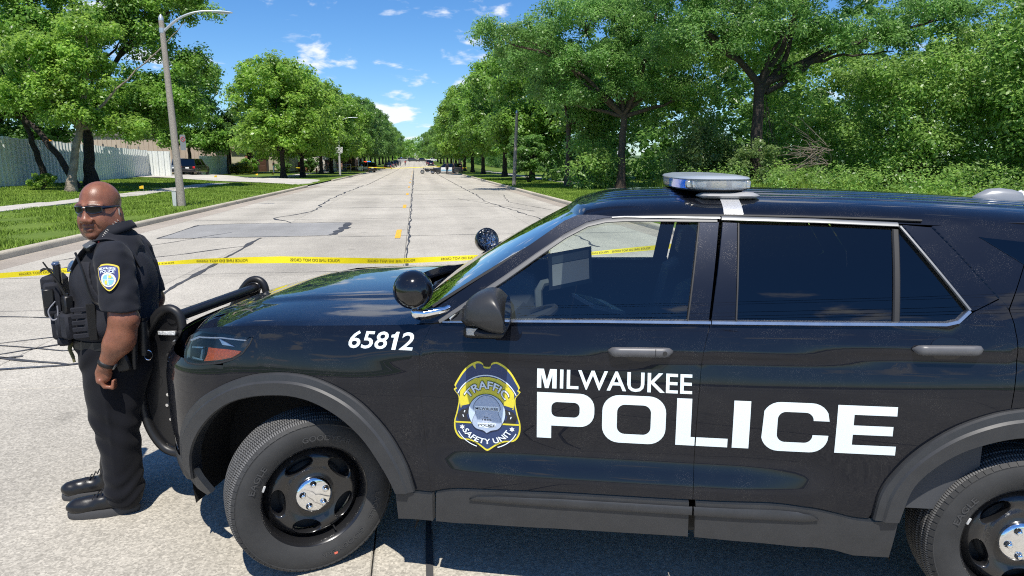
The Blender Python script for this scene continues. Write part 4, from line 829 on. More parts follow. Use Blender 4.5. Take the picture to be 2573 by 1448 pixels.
# windshield and roof
def head_x(y): return 1.135 + .10 * (abs(y) / .70) ** 2
def head_z(y): return 1.668 - .010 * (abs(y) / .70) ** 2
rows = []
for t in np.linspace(0, 1, 20):
    row = []
    for v in np.linspace(-1, 1, 33):
        ye = .845 + (.70 - .845) * t; y = v * ye
        xb = .375 + .135 * abs(v) ** 2.2; zb = 1.208 + .008 * abs(v); yt = v * .70; xt, zt = head_x(yt), head_z(yt)
        x = xb + (xt - xb) * t; z = zb + (zt - zb) * t + .020 * math.sin(math.pi * t) * (1 - .5 * v * v); row.append(cp((x, y, z)))
    rows.append(row)
b = MB(); b.grid(rows); b.build('windshield', GLASS_W, SUV, angle=70, recalc=False)
for sd in (1, -1):
    b = MB(); b.tube([(p[0], p[1], p[2] + .002) for p in [r[0 if sd > 0 else -1] for r in rows]], .011, 6); b.build('windshield_seal', RUBBER, SUV)
ROOFX = [1.13, 1.17, 1.22, 1.29, 1.40, 1.55, 1.7, 1.9, 2.2, 2.6, 3.0, 3.4, 3.8, 4.0]; ROOFZ = [1.664, 1.694, 1.716, 1.738, 1.755, 1.764, 1.768, 1.769, 1.766, 1.756, 1.737, 1.708, 1.665, 1.635]
_rz = spline(list(zip(ROOFX, ROOFZ)), 6)
def roof_c(x): return interp(x, [p[0] for p in _rz], [p[1] for p in _rz])
CS = [(0, 0), (.06, -.0004), (.10, -.001), (.14, -.0015), (.20, -.003), (.26, -.005), (.32, -.008), (.38, -.011), (.44, -.0155), (.50, -.021), (.54, -.026), (.57, -.031), (.60, -.037), (.63, -.045), (.655, -.054), (.68, -.066), (.70, -.079), (.715, -.093), (.727, -.109)]
_cs = spline(CS, 4); CSY = [p[0] for p in _cs]; CSZ = [p[1] for p in _cs]
RIB = lambda y, x: -.006 * max(0.0, math.cos((abs(y) - .30) / .11 * 2 * math.pi)) * float(sstep(.09, .11, abs(y)) * sstep(.56, .54, abs(y)) * sstep(1.28, 1.40, x) * sstep(3.5, 3.4, x))
rows = []
for x0 in list(np.linspace(0, .35, 14)) + list(np.linspace(.40, 2.83, 34)):
    row = []
    YY = [-v for v in CSY[::-1]] + CSY[1:]
    for y in YY:
        w = abs(y) / .727; x = head_x(min(abs(y), .70)) + x0 * (2.83 - .10 * w * w) / 2.83 if x0 > 0 else head_x(min(abs(y), .70))
        k = interp(x, [1.13, 1.25, 1.5], [.12, .75, 1]) if abs(y) < .66 else interp(x, [1.13, 1.25, 1.5], [.25, .9, 1])
        dz = interp(abs(y), CSY, CSZ); zc = roof_c(x); sc = 1.0 if x < 2.2 else 1 - .02 * (x - 2.2) ** 2
        base = zc + dz * k + RIB(y, x)
        if x0 == 0: base = head_z(min(abs(y), .70)) + dz * .10
        row.append(cp((x, y * sc, base)))
    rows.append(row)
b = MB(); b.grid(rows); b.build('roof', PAINT, SUV, angle=75, recalc=False)
for sd in (1, -1):       # black joint between roof and side
    b = MB(); b.tube([cp((x, sd * (.722 * (1 if x < 2.2 else 1 - .02 * (x - 2.2) ** 2)), roof_c(x) - .094 - .008 * (x < 1.5) * 0)) for x in np.linspace(1.27, 2.62, 24)], .007, 6); b.build('roof_joint', RUBBER, SUV)
# tail
b = MB(); rows = []
for z, x in ((.42, 3.93), (.55, 4.02), (.80, 4.04), (.98, 4.00), (1.10, 3.97), (1.25, 3.95), (1.45, 3.86), (1.60, 3.74), (1.67, 3.64)):
    we = float(Ybq(3.85, min(z, 1.27))) - max(0, z - 1.2) * .35; rows.append([cp((x - .10 * abs(k) ** 4, k * we, z)) for k in np.linspace(-1, 1, 25)])
b.grid(rows); b.build('tailgate', PAINT, SUV, angle=60, recalc=False)
# door handles
def handle(x0, x1, z, parent):
    for sd in (1, -1):
        pr = parent[sd]; xm = (x0 + x1) / 2; yb = float(Yb(xm, z))
        b = MB(); secs = []
        for t in np.linspace(0, 1, 17):
            x = x0 + (x1 - x0) * t; e = min(t, 1 - t) / .12; e = min(1, e); hh = .021 * math.sqrt(max(.04, 1 - (1 - e) ** 2)); pr_ = .012 + .030 * min(1, math.sqrt(e))
            c0 = float(Yb(x, z)); zz = z + .006 * (t - .5)
            secs.append([(x, -sd * (c0 - .004 + pr_ * (.62 + .38 * math.cos(a))), zz + hh * math.sin(a)) for a in np.linspace(0, 2 * math.pi, 13)[:-1]])
        b.loft(secs); h = b.build('handle', GREYH, pr, angle=60)
        b = MB()
        V = []; n = 20
        for r in (1.0, .7, .35, .02):
            for j in range(n):
                a = 2 * math.pi * j / n; sx = math.copysign(abs(math.cos(a)) ** .7, math.cos(a)); x = xm + .062 * r * sx; zz = z + .044 * r * math.sin(a)
                V.append((x, -sd * (float(Yb(x, zz)) + .0022 - 0 * r), zz))
        b.add(V, [(k * n + j, k * n + (j + 1) % n, (k + 1) * n + (j + 1) % n, (k + 1) * n + j) for k in range(3) for j in range(n)]); b.build('handle_cup_shade', mat('cup_shade', (.004, .004, .006), .25, coat=.5), h, recalc=False)  # flat disc on the door; the recess's shade is put into its dark colour
        if x0 < 2:
            b = MB(); b.tube([(x1 - .035, -sd * (yb + .038), z + .003), (x1 - .035, -sd * (yb + .0405), z + .003)], .009, 14); b.build('lock', mat('lock_ring', (.03, .03, .03), .3), h)
            b = MB(); b.tube([(x1 - .072, -sd * (yb + .0385), z - .02), (x1 - .072, -sd * (yb + .0385), z + .021)], .0012, 5); b.build('seam', RUBBER, h)
handle(1.354, 1.617, 1.139, FD); handle(2.531, 2.788, 1.184, RD)
# ------------------------------------------------------------------ police SUV: wheels
TYRE = mat('tyre_rubber', (.034, .034, .034), .72, var=(5, .30), rvar=(8, .12))
def tyre_tread_mat():
    m = mat('tyre_tread', (.036, .036, .037), .82)
    t = m.node_tree; b_ = bsdf(m); uv = N('ShaderNodeUVMap', t); br = N('ShaderNodeTexBrick', t); L(uv.outputs[0], br.inputs['Vector'], t)
    br.inputs['Scale'].default_value = 1; br.inputs['Brick Width'].default_value = .011; br.inputs['Row Height'].default_value = .030; br.inputs['Mortar Size'].default_value = .0022; br.inputs['Mortar Smooth'].default_value = .3
    br.offset = .5; bp = N('ShaderNodeBump', t); bp.inputs['Strength'].default_value = 1; bp.inputs['Distance'].default_value = .006; bp.invert = True
    L(br.outputs['Fac'], bp.inputs['Height'], t); L(bp.outputs[0], b_.inputs['Normal'], t)
    mx = N('ShaderNodeMix', t, data_type='RGBA'); L(br.outputs['Fac'], mx.inputs['Factor'], t); mx.inputs['A'].default_value = (.13, .128, .125, 1); mx.inputs['B'].default_value = (.014, .014, .014, 1); L(mx.outputs['Result'], b_.inputs['Base Color'], t)
    return m
TREAD = tyre_tread_mat(); STEEL = mat('black_steel_wheel', (.012, .012, .013), .28, coat=.5, coatr=.12); DARK = mat('brake_dark', (.02, .02, .02), .7)
def make_wheel(parent, x, y_out, steer, side, spin=0.0):
    """wheel built with its axle along local y, outer face towards -y; placed at the hub"""
    w = empty('wheel', cp((x, y_out - .128, .374)), 0, parent=parent)
    w.rotation_euler = (0, 0, steer + (math.pi if side < 0 else 0))
    # tyre: side wall, shoulder, grooved tread
    R0 = .381; hw = .128
    wall = [(.236, -.092), (.244, -.106), (.262, -.117), (.290, -.1265), (.315, -.128), (.335, -.1245), (.348, -.119), (.352, -.1195), (.358, -.1125), (.366, -.104)]
    tread = [(.366, -.104), (.3725, -.096), (.3745, -.082), (.3665, -.080), (.3665, -.071), (.3775, -.069), (.379, -.043), (.371, -.041), (.371, -.032), (.380, -.030), (.381, .0)]
    full_t = tread + [(r, -h) for r, h in tread[-2::-1]]
    b = MB(); n = 96
    b.lathe(wall, n, 'y'); b.lathe([(r, -h) for r, h in wall], n, 'y'); t = b.build('tyre', TYRE, w, angle=28)
    b = MB(); b.lathe(full_t, n, 'y'); tr = b.build('tread', TREAD, w, angle=30, recalc=False)
    me = tr.data; uvl = me.uv_layers.new(name='UVMap'); co = np.zeros(len(me.vertices) * 3); me.vertices.foreach_get('co', co); co = co.reshape(-1, 3); li = np.zeros(len(me.loops), int); me.loops.foreach_get('vertex_index', li)
    ang = np.arctan2(co[:, 2], co[:, 0]); U = ang[li] * .38; pf = U.reshape(-1, 4); span = pf.max(1) - pf.min(1); fix = span > .5; pf[fix] = np.where(pf[fix] < 0, pf[fix] + 2 * math.pi * .38, pf[fix])
    uvl.data.foreach_set('uv', np.stack([pf.ravel(), co[li, 1] + .5], 1).ravel().astype(np.float32))
    b = MB()     # shoulder blocks
    for j in range(72):
        a = 2 * math.pi * j / 72; da = .034
        def pt(r, h, aa): return (r * math.cos(aa), h, r * math.sin(aa))
        V = [pt(.354, -.1205, a - da), pt(.3675, -.1065, a - da), pt(.3675, -.1065, a + da), pt(.354, -.1205, a + da), pt(.350, -.112, a - da - .004), pt(.362, -.098, a - da - .004), pt(.362, -.098, a + da + .004), pt(.350, -.112, a + da + .004)]
        b.add(V, [(0, 1, 2, 3), (0, 4, 5, 1), (1, 5, 6, 2), (2, 6, 7, 3), (3, 7, 4, 0)])
    b.build('shoulder_block', TYRE, t, sm=False)['kind'] = 'stuff'
    for s_, a0, span, r_, h_ in (('EAGLE', 2.62, .46, .293, .026), ('GOODYEAR', -1.15, .78, .293, .026), ('EAGLE', -.35, .46, .293, .026), ('GOODYEAR', 1.35, .78, .293, .026)):
        V, F = text2d(s_, bold=.012); V = fit2d(V, -span / 2, span / 2, 0, h_)
        up = 1
        def fn(u, v, a0=a0, r_=r_): a = a0 - u * up; rr = r_ - h_ / 2 + v; return (-rr * math.cos(a) * -1, -.1285 - .0006 + (0 if rr < .315 else .002), rr * math.sin(a))
        decal('sidewall_lettering', V, F, fn, mat('raised_letters', (.052, .052, .053), .55), t, cut=0)
    # rim: dish with five oval openings
    outer = [(.226 * math.cos(a), .226 * math.sin(a)) for a in np.linspace(0, 2 * math.pi, 73)[:-1]]
    holes = []
    for k in range(5):
        a = 2 * math.pi * k / 5 + math.pi / 2 + .28 + spin; ca, sa = math.cos(a), math.sin(a); h = []
        for q in np.linspace(0, 2 * math.pi, 25)[:-1]:
            u = .035 * math.sin(q) * (1 + .12 * math.sin(q)); v = .066 * math.copysign(abs(math.cos(q)) ** .85, math.cos(q)) * (1 + .25 * math.sin(q)); rr = .158 + u; aa = v / .158
            h.append((rr * math.cos(a + aa), rr * math.sin(a + aa)))
        holes.append(h)
    V2, F = tri2d(outer, holes, .012)
    RP = [(0, -.070), (.06, -.070), (.085, -.066), (.10, -.058), (.118, -.060), (.135, -.068), (.158, -.076), (.18, -.076), (.197, -.066), (.212, -.045), (.226, -.030)]
    dz = lambda p: interp(math.hypot(*p), [q[0] for q in RP], [q[1] for q in RP])
    b = MB(); b.add([(p[0], dz(p), p[1]) for p in V2], F)
    for h in holes:       # turned-in edges of the openings
        m_ = len(h); cxh = sum(p[0] for p in h) / m_; cyh = sum(p[1] for p in h) / m_
        ring = lambda k, d: [(cxh + (p[0] - cxh) * k, dz(p) + d, cyh + (p[1] - cyh) * k) for p in h]
        b.add(ring(1, 0) + ring(.90, .006) + ring(.88, .035), [(r * m_ + i, r * m_ + (i + 1) % m_, (r + 1) * m_ + (i + 1) % m_, (r + 1) * m_ + i) for r in (0, 1) for i in range(m_)])
    b.lathe([(.226, -.030), (.224, -.045), (.228, -.070), (.233, -.090), (.240, -.104), (.2445, -.108), (.2445, -.101), (.238, -.092)], 72, 'y')
    b.lathe([(.226, -.030), (.222, .02), (.226, .09), (.236, .10)], 72, 'y')
    b.build('rim', STEEL, w, angle=50)
    b = MB(); b.lathe([(.20, .0), (.02, .0)], 40, 'y'); b.lathe([(.15, -.018), (.14, -.03), (.02, -.03)], 40, 'y'); b.build('brake_disc', DARK, w)
    b = MB(); b.lathe([(.084, -.060), (.086, -.076), (.083, -.084), (.070, -.089), (.030, -.094), (.0005, -.095)], 40, 'y'); cap = b.build('hub_cap', CHROME, w, angle=50)
    for k in range(5):
        a = 2 * math.pi * k / 5 + math.pi / 2 + spin; cx_, cz_ = .055 * math.cos(a), .055 * math.sin(a)
        b = MB(); b.lathe([(.0165, -.088), (.0165, -.094), (.012, -.098), (.011, -.106), (.008, -.109), (.0004, -.110)], 14, 'y', (cx_, 0, cz_)); b.build('lug_nut', CHROME, cap, angle=50)
    b = MB(); b.tube([(.205 * math.cos(-1.15), -.06, .205 * math.sin(-1.15)), (.212 * math.cos(-1.15), -.095, .212 * math.sin(-1.15))], .004, 8); b.build('valve', PLASTD, w)
    b = MB(); b.box((.242 * math.cos(2.75), -.110, .242 * math.sin(2.75)), (.010, .006, .030), Matrix.Rotation(-2.75, 3, 'Y'), bev=.002); b.build('balance_weight', mat('weight_grey', (.45, .45, .44), .5), w)
    a = -1.32; b = MB(); b.box((.305 * math.cos(a), -.1285, .305 * math.sin(a)), (.016, .002, .010), Matrix.Rotation(-a + 1.57, 3, 'Y')); b.build('paint_dot', mat('orange_dot', (.70, .16, .10), .6), t)
    return w
make_wheel(SUV, -.03, .968, R(36), 1, .1); make_wheel(SUV, 3.045, .972, 0, 1, .45)
make_wheel(SUV, -.03, -.972 + .256, R(33), -1, .8); make_wheel(SUV, 3.045, -.972 + .256, 0, -1, .2)
# ------------------------------------------------------------------ lettering and badge
def on_side(fn, off=.0022): return lambda a, c: (a, -(float(fn(a, c)) + off), c)
def on_far(fn, off=.0022): return lambda a, c: (a, (float(fn(a, c)) + off), c)
for s_, a_, c_ in (('658', .229, .413), ('2', .462, .529)):
    V, F = text2d(s_, bold=.014, shear=.20); V = fit2d(V, a_, c_, 1.101, 1.1755); V[:, 1] += (V[:, 0] - .379) * .02
    decal('fleet_number', V, F, on_side(Yb), WHITEV, SUV)
V2 = [(.428, 1.1015), (.4465, 1.1015), (.4625, 1.177), (.449, 1.177), (.441, 1.166), (.427, 1.1635), (.4245, 1.1525), (.4385, 1.1525)]
decal('fleet_number', V2, [tuple(range(8))], on_side(Yb), WHITEV, SUV)
V, F = text2d('ILWAUKEE', bold=.012, spacing=1.0); V = fit2d(V, 1.160, 1.698, .969, 1.050); decal('lettering', V, F, on_side(Yb), WHITEV, FD[1])
decal_M = [(1.064, .969), (1.082, .969), (1.082, 1.026), (1.0975, .969), (1.1125, .969), (1.128, 1.026), (1.128, .969), (1.146, .969), (1.146, 1.050), (1.118, 1.050), (1.105, 1.000), (1.092, 1.050), (1.064, 1.050)]
V2, F = tri2d(decal_M, (), 0); decal('lettering', V2, F, on_side(Yb), WHITEV, FD[1], cut=0)
def rrect(x0, x1, z0, z1, r, n=7):
    P = []
    for cx_, cz_, a0 in ((x1 - r, z1 - r, 0), (x0 + r, z1 - r, 90), (x0 + r, z0 + r, 180), (x1 - r, z0 + r, 270)):
        for k in range(n + 1): a = R(a0 + 90 * k / n); P.append((cx_ + r * math.cos(a), cz_ + r * math.sin(a)))
    return P
def decal_poly(name, out_, holes, parent, fn=Yb, m=None, off=.0022, grid=.03):
    V2, F = tri2d(out_, holes, grid); return decal(name, V2, F, on_side(fn, off), m or WHITEV, parent, cut=0)
LZ0, LZ1 = .7495, .951; sw, sh = .061, .040
# P
outP = [(1.065, LZ0), (1.065 + sw, LZ0), (1.065 + sw, .806), (1.245, .806)] + [(1.245 + .06 * math.sin(a), .866 - .06 * math.cos(a)) for a in np.linspace(.2, math.pi / 2, 6)] + [(1.305, .891)] + [(1.245 + .06 * math.sin(a), .891 - .06 * math.cos(a)) for a in np.linspace(math.pi / 2, math.pi, 7)] + [(1.065, LZ1)]
decal_poly('lettering', smooth_poly(outP, .03), [rrect(1.065 + sw, 1.244, .846, .911, .024)[::-1]], FD[1])
decal_poly('lettering', rrect(1.338, 1.598, LZ0 - .004, LZ1 + .002, .07), [rrect(1.338 + sw, 1.598 - sw, LZ0 + .036, LZ1 - .038, .032)[::-1]], FD[1])
decal_poly('lettering', smooth_poly([(1.640, LZ0), (1.717, LZ0), (1.7175, .787), (1.700, .787), (1.700, LZ1), (1.640, LZ1)], .03), [], FD[1])
decal_poly('lettering', smooth_poly([(1.7225, LZ0), (1.848, LZ0), (1.848, .787), (1.7228, .787)], .03), [], RD[1])
decal_poly('lettering', smooth_poly([(1.866, LZ0), (1.932, LZ0), (1.932, LZ1), (1.866, LZ1)], .03), [], RD[1])
oc = rrect(1.978, 2.238, LZ0 - .004, LZ1 + .002, .07); ic = rrect(1.978 + sw, 2.238 - sw, LZ0 + .036, LZ1 - .038, .032)
cpoly = [(2.238, .905)] + [p for p in oc if p[1] > .905 and True][0:] ; 
top = [p for p in oc if p[1] >= .905]; bot = [p for p in oc if p[1] <= .805]; top_l = sorted([p for p in top], key=lambda p: math.atan2(p[1] - .85, p[0] - 2.108)); bot_l = sorted(bot, key=lambda p: (math.atan2(p[1] - .85, p[0] - 2.108)) % (2 * math.pi))
itop = sorted([p for p in ic if p[1] >= .86], key=lambda p: -math.atan2(p[1] - .85, p[0] - 2.108)); ibot = sorted([p for p in ic if p[1] <= .84], key=lambda p: -(math.atan2(p[1] - .85, p[0] - 2.108) % (2 * math.pi)))
cpoly = [(2.238, .880)] + top_l + bot_l + [(2.238, .820), (2.238 - sw, .820)] + ibot + itop + [(2.238 - sw, .880)]
decal_poly('lettering', smooth_poly(cpoly, .03), [], RD[1])
decal_poly('lettering', smooth_poly([(2.266, LZ0), (2.497, LZ0), (2.497, .787), (2.330, .787), (2.330, .830), (2.480, .830), (2.480, .869), (2.330, .869), (2.330, .913), (2.490, .913), (2.490, LZ1), (2.266, LZ1)], .03), [], RD[1])
# badge on the front door
NAVY = mat('badge_navy', (.022, .045, .13), .35, coat=.3); YELL = mat('badge_yellow', (.72, .62, .045), .38, coat=.3); PALE = mat('badge_pale', (.55, .66, .80), .35, coat=.3); ROADG = mat('badge_road', (.03, .03, .032), .5); INK = mat('badge_ink', (.012, .014, .022), .5); WHT = mat('badge_white', (.80, .86, .90), .4)
BX0, BX1, BZ0, BZ1 = .703, .999, .676, 1.080
def bz(p): return (BX0 + p[0] * (BX1 - BX0), BZ0 + p[1] * (BZ1 - BZ0))
right_half = [(.5, 0), (.58, .035), (.66, .075), (.76, .105), (.88, .115), (.95, .16), (.985, .23), (.985, .32), (.955, .40), (.93, .48), (.915, .54), (.92, .60), (.965, .645), (.985, .67), (.955, .69), (.975, .715), (.92, .79), (.85, .87), (.76, .935), (.66, .975), (.60, .975), (.56, .955), (.545, .925)]
shield = spline(right_half + [(1 - p[0], p[1]) for p in right_half[::-1]][:-1], 3, closed=True)
def shrink(P, k, d=(0, 0)): return [((p[0] - .5) * k + .5 + d[0], (p[1] - .48) * k + .48 + d[1]) for p in P]
bd = lambda P, m, off, nm='badge_piece', holes=(): decal_poly(nm, smooth_poly([bz(p) for p in P], .02), [[bz(p) for p in h] for h in holes], FD[1], m=m, off=off, grid=.04)
bd(shield, YELL, .0018, 'badge'); bd(shrink(shield, .955), NAVY, .0026, 'badge')
ell = lambda cx_, cy_, rx, ry, a0=0, a1=360, n=40: [(cx_ + rx * math.cos(R(a)), cy_ + ry * math.sin(R(a))) for a in np.linspace(a0, a1, n)]
up = ell(.5, .47, .46, .345, 22, 158, 30); bd([(.885, .47), (.90, .56)] + [p for p in up if .1 <= p[0] <= .90] + [(.10, .56), (.115, .47), (.3, .53), (.7, .53)], YELL, .0034)
bd(ell(.5, .478, .475, .36, 25, 155, 30) + ell(.5, .478, .462, .348, 155, 25, 30), WHT, .0036)
for sx in (0, 1):
    f = lambda P: [(1 - p[0], p[1]) if sx else p for p in P]
    bd(f([(.12, .49), (.30, .525), (.32, .45), (.20, .43)]), NAVY, .0040)
    bd(f([(.055, .385), (.12, .445), (.24, .475), (.26, .44), (.20, .40), (.22, .35), (.33, .305), (.10, .305)]), ROADG, .0042)
    bd(f([(.17, .445), (.185, .445), (.175, .42), (.16, .42)]), WHT, .0048); bd(f([(.14, .395), (.155, .395), (.165, .37), (.15, .37)]), WHT, .0048)
    bd(f([(.20, .71), (.30, .745), (.36, .79), (.345, .805), (.26, .765), (.18, .735)]), YELL, .0044)
    st = [(.135 + (.042 if k % 2 == 0 else .022) * math.cos(R(60 * k / 1 * .5 + 90)) , .255 + (.031 if k % 2 == 0 else .016) * math.sin(R(30 * k + 90))) for k in range(12)]
    bd(f(st), WHT, .0046)
bd([(.03, .318), (.97, .318), (.965, .300), (.035, .300)], YELL, .0044)
bd(ell(.5, .30, .455, .275, 200, 250, 14) + ell(.5, .30, .443, .265, 250, 200, 14), WHT, .0040); bd(ell(.5, .30, .455, .275, 290, 340, 14) + ell(.5, .30, .443, .265, 340, 290, 14), WHT, .0040)
bd(ell(.5, .425, .275, .21)[:-1], PALE, .0052, 'badge_medal')
bd(ell(.5, .425, .275, .21) + ell(.5, .425, .268, .204)[::-1], INK, .0056)
med = spline([(.5, .20), (.56, .225), (.66, .245), (.72, .30), (.70, .37), (.665, .43), (.70, .47), (.68, .53), (.62, .585), (.55, .615), (.45, .615), (.38, .585), (.32, .53), (.30, .47), (.335, .43), (.30, .37), (.28, .30), (.34, .245), (.44, .225)], 3, closed=True)
bd(med, mat('medal_silver', (.42, .50, .64), .3, coat=.3), .0060, 'badge_medal'); bd(med + shrink(med, .975, (0, -.0015))[::-1], INK, .0062)
bd([(.33, .50), (.67, .50), (.685, .445), (.64, .452), (.5, .458), (.36, .452), (.315, .445)], WHT, .0064)
star = [(.5 + (.115 if k % 2 == 0 else .06) * math.sin(R(22.5 * k)), .365 + (.088 if k % 2 == 0 else .046) * math.cos(R(22.5 * k))) for k in range(16)]; bd(star, mat('star_grey', (.52, .58, .70), .4), .0064)
bd([(.36, .315), (.64, .315), (.62, .27), (.5, .258), (.38, .27)], WHT, .0064)
def btxt(s, x0, x1, z0, z1, m, off, arc=None, bold=.01):
    V, F = text2d(s, bold=bold)
    if arc:     # (cx, cz, rx, rz, a0, a1, height) letters bent on an ellipse, in badge units
        V = fit2d(V, 0, 1, 0, 1); cx_, cz_, rx, rz, a0, a1, h = arc
        def fn(u, v):
            a = R(a0 + (a1 - a0) * u); k = 1 + h * (v if a1 < a0 else -v + 0) ; q = bz((cx_ + rx * k * math.cos(a), cz_ + rz * k * math.sin(a))); return (q[0], -(float(Yb(*q)) + off), q[1])
        decal('badge_lettering', V, F, fn, m, FD[1], cut=.04)
    else:
        V = fit2d(V, x0, x1, z0, z1); decal('badge_lettering', V, F, lambda u, v: (lambda q: (q[0], -(float(Yb(*q)) + off), q[1]))(bz((u, v))), m, FD[1], cut=0)
btxt('TRAFFIC', 0, 1, 0, 1, INK, .0066, (.5, .42, .305, .262, 146, 34, .37), .05); btxt('TRAFFIC', 0, 1, 0, 1, WHT, .0070, (.5, .42, .312, .268, 145, 35, .32), .02)
btxt('SAFETY UNIT', 0, 1, 0, 1, WHT, .0066, (.5, .33, .405, .252, 205, 335, .24), .022)
btxt('MILWAUKEE', .335, .665, .458, .487, INK, .0070, None, .012); btxt('1855', .435, .565, .342, .362, INK, .0070); btxt('Est.', .455, .53, .372, .386, INK, .0070); btxt('POLICE', .375, .625, .275, .302, INK, .0070, None, .012)
# ------------------------------------------------------------------ mirror, spotlights, light bar, antenna, push bar
def loft_rings(rings, m, name, parent, angle=50, sub=0):
    b = MB(); b.loft(rings); return b.build(name, m, parent, angle=angle, sub=sub)
for sd in (1, -1):
    secs = []      # housing: side outline swept outwards from the door
    MOUT = spline([(.786, 1.300), (.792, 1.350), (.822, 1.384), (.862, 1.404), (.902, 1.409), (.930, 1.385), (.947, 1.335), (.957, 1.248), (.905, 1.243), (.845, 1.262), (.802, 1.285)], 3, closed=True)
    for y, k in ((.985, .60), (1.02, .84), (1.07, .98), (1.12, 1.0), (1.17, .96), (1.21, .82), (1.232, .55), (1.238, .2)):
        secs.append([(.955 + (p[0] - .955) * k, -sd * y, 1.315 + (p[1] - 1.315) * k) for p in MOUT])
    mirror = loft_rings(secs, mat('mirror_grey', (.030, .031, .033), .40, var=(20, .1), bump=(700, .08, .001), rvar=(6, .12)), 'side_mirror', SUV, 40)
    b = MB(); b.box((.895, -sd * 1.11, 1.247), (.118, .20, .03), bev=.012); b.box((.80, -sd * 1.0, 1.262), (.09, .12, .05), bev=.02); b.build('mirror_base', PLASTD, mirror)
    b = MB(); b.prism([(.778, 1.252), (.80, 1.283), (.80, 1.30), (.756, 1.31), (.752, 1.262)], -sd * .965, -sd * 1.02, bev=.004); b.build('mirror_foot', PLASTD, mirror)
    b = MB(); b.add([(.9585, -sd * (1.12 + .09 * math.cos(a)), 1.322 + .062 * math.sin(a)) for a in np.linspace(0, 2 * math.pi, 21)[:-1]], [tuple(range(20))]); b.build('mirror_glass', CHROME, mirror)
    b = MB(); b.box((.822, -sd * .998, 1.205), (.128, .040, .050), bev=.008); led = b.build('warning_light', PLASTD, SUV)
    b = MB(); b.box((.82, -sd * 1.019, 1.2085), (.098, .006, .032), bev=.006); b.build('lens', mat('led_lens', (.55, .56, .56), .12, coat=1, var=(60, .35), bump=(70, .9, .01)), led)
    # spotlight on the A-pillar
    c = Vector((.53, -sd * .945, 1.365)); d = (Vector((-.62, .78, .05)) if sd > 0 else Vector((.55, -.78, .28))).normalized()
    q = d.to_track_quat('Z', 'Y').to_matrix()
    b = MB(); b.lathe([(.0004, -.082), (.025, -.078), (.048, -.068), (.068, -.050), (.080, -.025), (.084, 0), (.084, .022), (.080, .030), (.076, .032), (.076, .024)], 28); b.v = [tuple(q @ Vector(p) + c) for p in b.v]; spot = b.build('spotlight', GLOSSB, SUV, angle=45)
    b = MB(); b.lathe([(.0004, .004), (.03, .006), (.055, .012), (.072, .022), (.076, .028)], 24)
    for k in range(9):
        a = k * .785; r_ = .045 if k < 8 else 0; b.lathe([(.016, .020), (.010, .008), (.0005, .006)], 10, 'z', (r_ * math.cos(a), r_ * math.sin(a), 0))
    b.v = [tuple(q @ Vector(p) + c) for p in b.v]; b.build('reflector', mat('lamp_reflector', (.45, .46, .48), .22, metal=1), spot, angle=30)
    b = MB(); b.lathe([(.0004, .031), (.04, .030), (.077, .026)], 24); b.v = [tuple(q @ Vector(p) + c) for p in b.v]; b.build('lens', CLEAR, spot)
    b = MB(); b.tube([c + Vector((.01, 0, -.07)), c + Vector((.015, -sd * .01, -.10))], .016, 12); b.tube([c + Vector((.012, -sd * .01, -.098)), c + Vector((.05, -sd * .012, -.10)), c + Vector((.13, sd * .02, -.088)), c + Vector((.175, sd * .06, -.07))], [.022, .017, .015, .02], 12); b.ball(c + Vector((.012, -sd * .008, -.10)), .024, 12, 8)
    b.tube([c + Vector((.15, sd * .02, -.125)), c + Vector((.178, sd * .03, -.10)), c + Vector((.20, sd * .045, -.045))], [.012, .015, .006], 8); b.build('bracket', CHROME, spot, angle=50)
# light bar across the roof
LBX = 1.83
def lb_sec(y, hx, z0, z1, ex=3.0, n=28): return [(LBX + hx * math.copysign(abs(math.cos(a)) ** (2 / ex), math.cos(a)), y, z0 + (z1 - z0) * (.5 + .5 * math.sin(a))) for a in np.linspace(0, 2 * math.pi, n + 1)[:-1]]
def lb_plan(hx, hy, n=56, ex=3.4): return [(LBX + hx * math.copysign(abs(math.cos(a)) ** (2 / ex), math.cos(a)), hy * math.copysign(abs(math.sin(a)) ** (2 / ex), math.sin(a))) for a in np.linspace(0, 2 * math.pi, n + 1)[:-1]]
LB = empty('light_bar', (0, 0, 0), parent=SUV)
def slab(name, rings, m, parent=LB):
    b = MB(); b.loft([[(p[0], p[1], z) for p in lb_plan(hx, hy)] for hx, hy, z in rings]); return b.build(name, m, parent, angle=35)
lid = slab('lid', [(.176, .610, 1.821), (.178, .612, 1.825), (.170, .604, 1.832), (.13, .56, 1.839), (.06, .48, 1.841)], mat('lightbar_lid', (.34, .37, .40), .35, coat=.3))
slab('base', [(.140, .575, 1.768), (.165, .598, 1.774), (.167, .600, 1.780)], PLASTD)
slab('lens', [(.168, .602, 1.780), (.173, .608, 1.795), (.174, .608, 1.821)], mat('lightbar_lens', (.72, .76, .79), .22, alpha=.42, coat=.6, bump=(120, .4, .003)))
slab('lamp_tray', [(.135, .575, 1.780), (.135, .575, 1.784)], mat('tray_grey', (.55, .56, .56), .5))
for sd in (1, -1):
    for k, (x, m) in enumerate(((LBX - .085, 0), (LBX, 1), (LBX + .085, 0))):
        b = MB(); b.box((x, -sd * .555, 1.801), (.066, .03, .034), bev=.004); b.build('lamp_module', mat('lamp_amber', (.80, .55, .12), .3, coat=.5) if m else mat('lamp_silver2', (.62, .60, .55), .25, metal=.8, bump=(120, .5, .004)), LB)
for y in np.linspace(-.5, .5, 9):
    for sx in (-1, 1):
        b = MB(); b.box((LBX + sx * .125, y, 1.801), (.03, .095, .034), bev=.004); b.build('lamp_module', mat('lamp_blue', (.01, .10, .75), .2, coat=.6) if sx < 0 and y > -.2 else MATS['lamp_silver2'], LB)
b = MB()
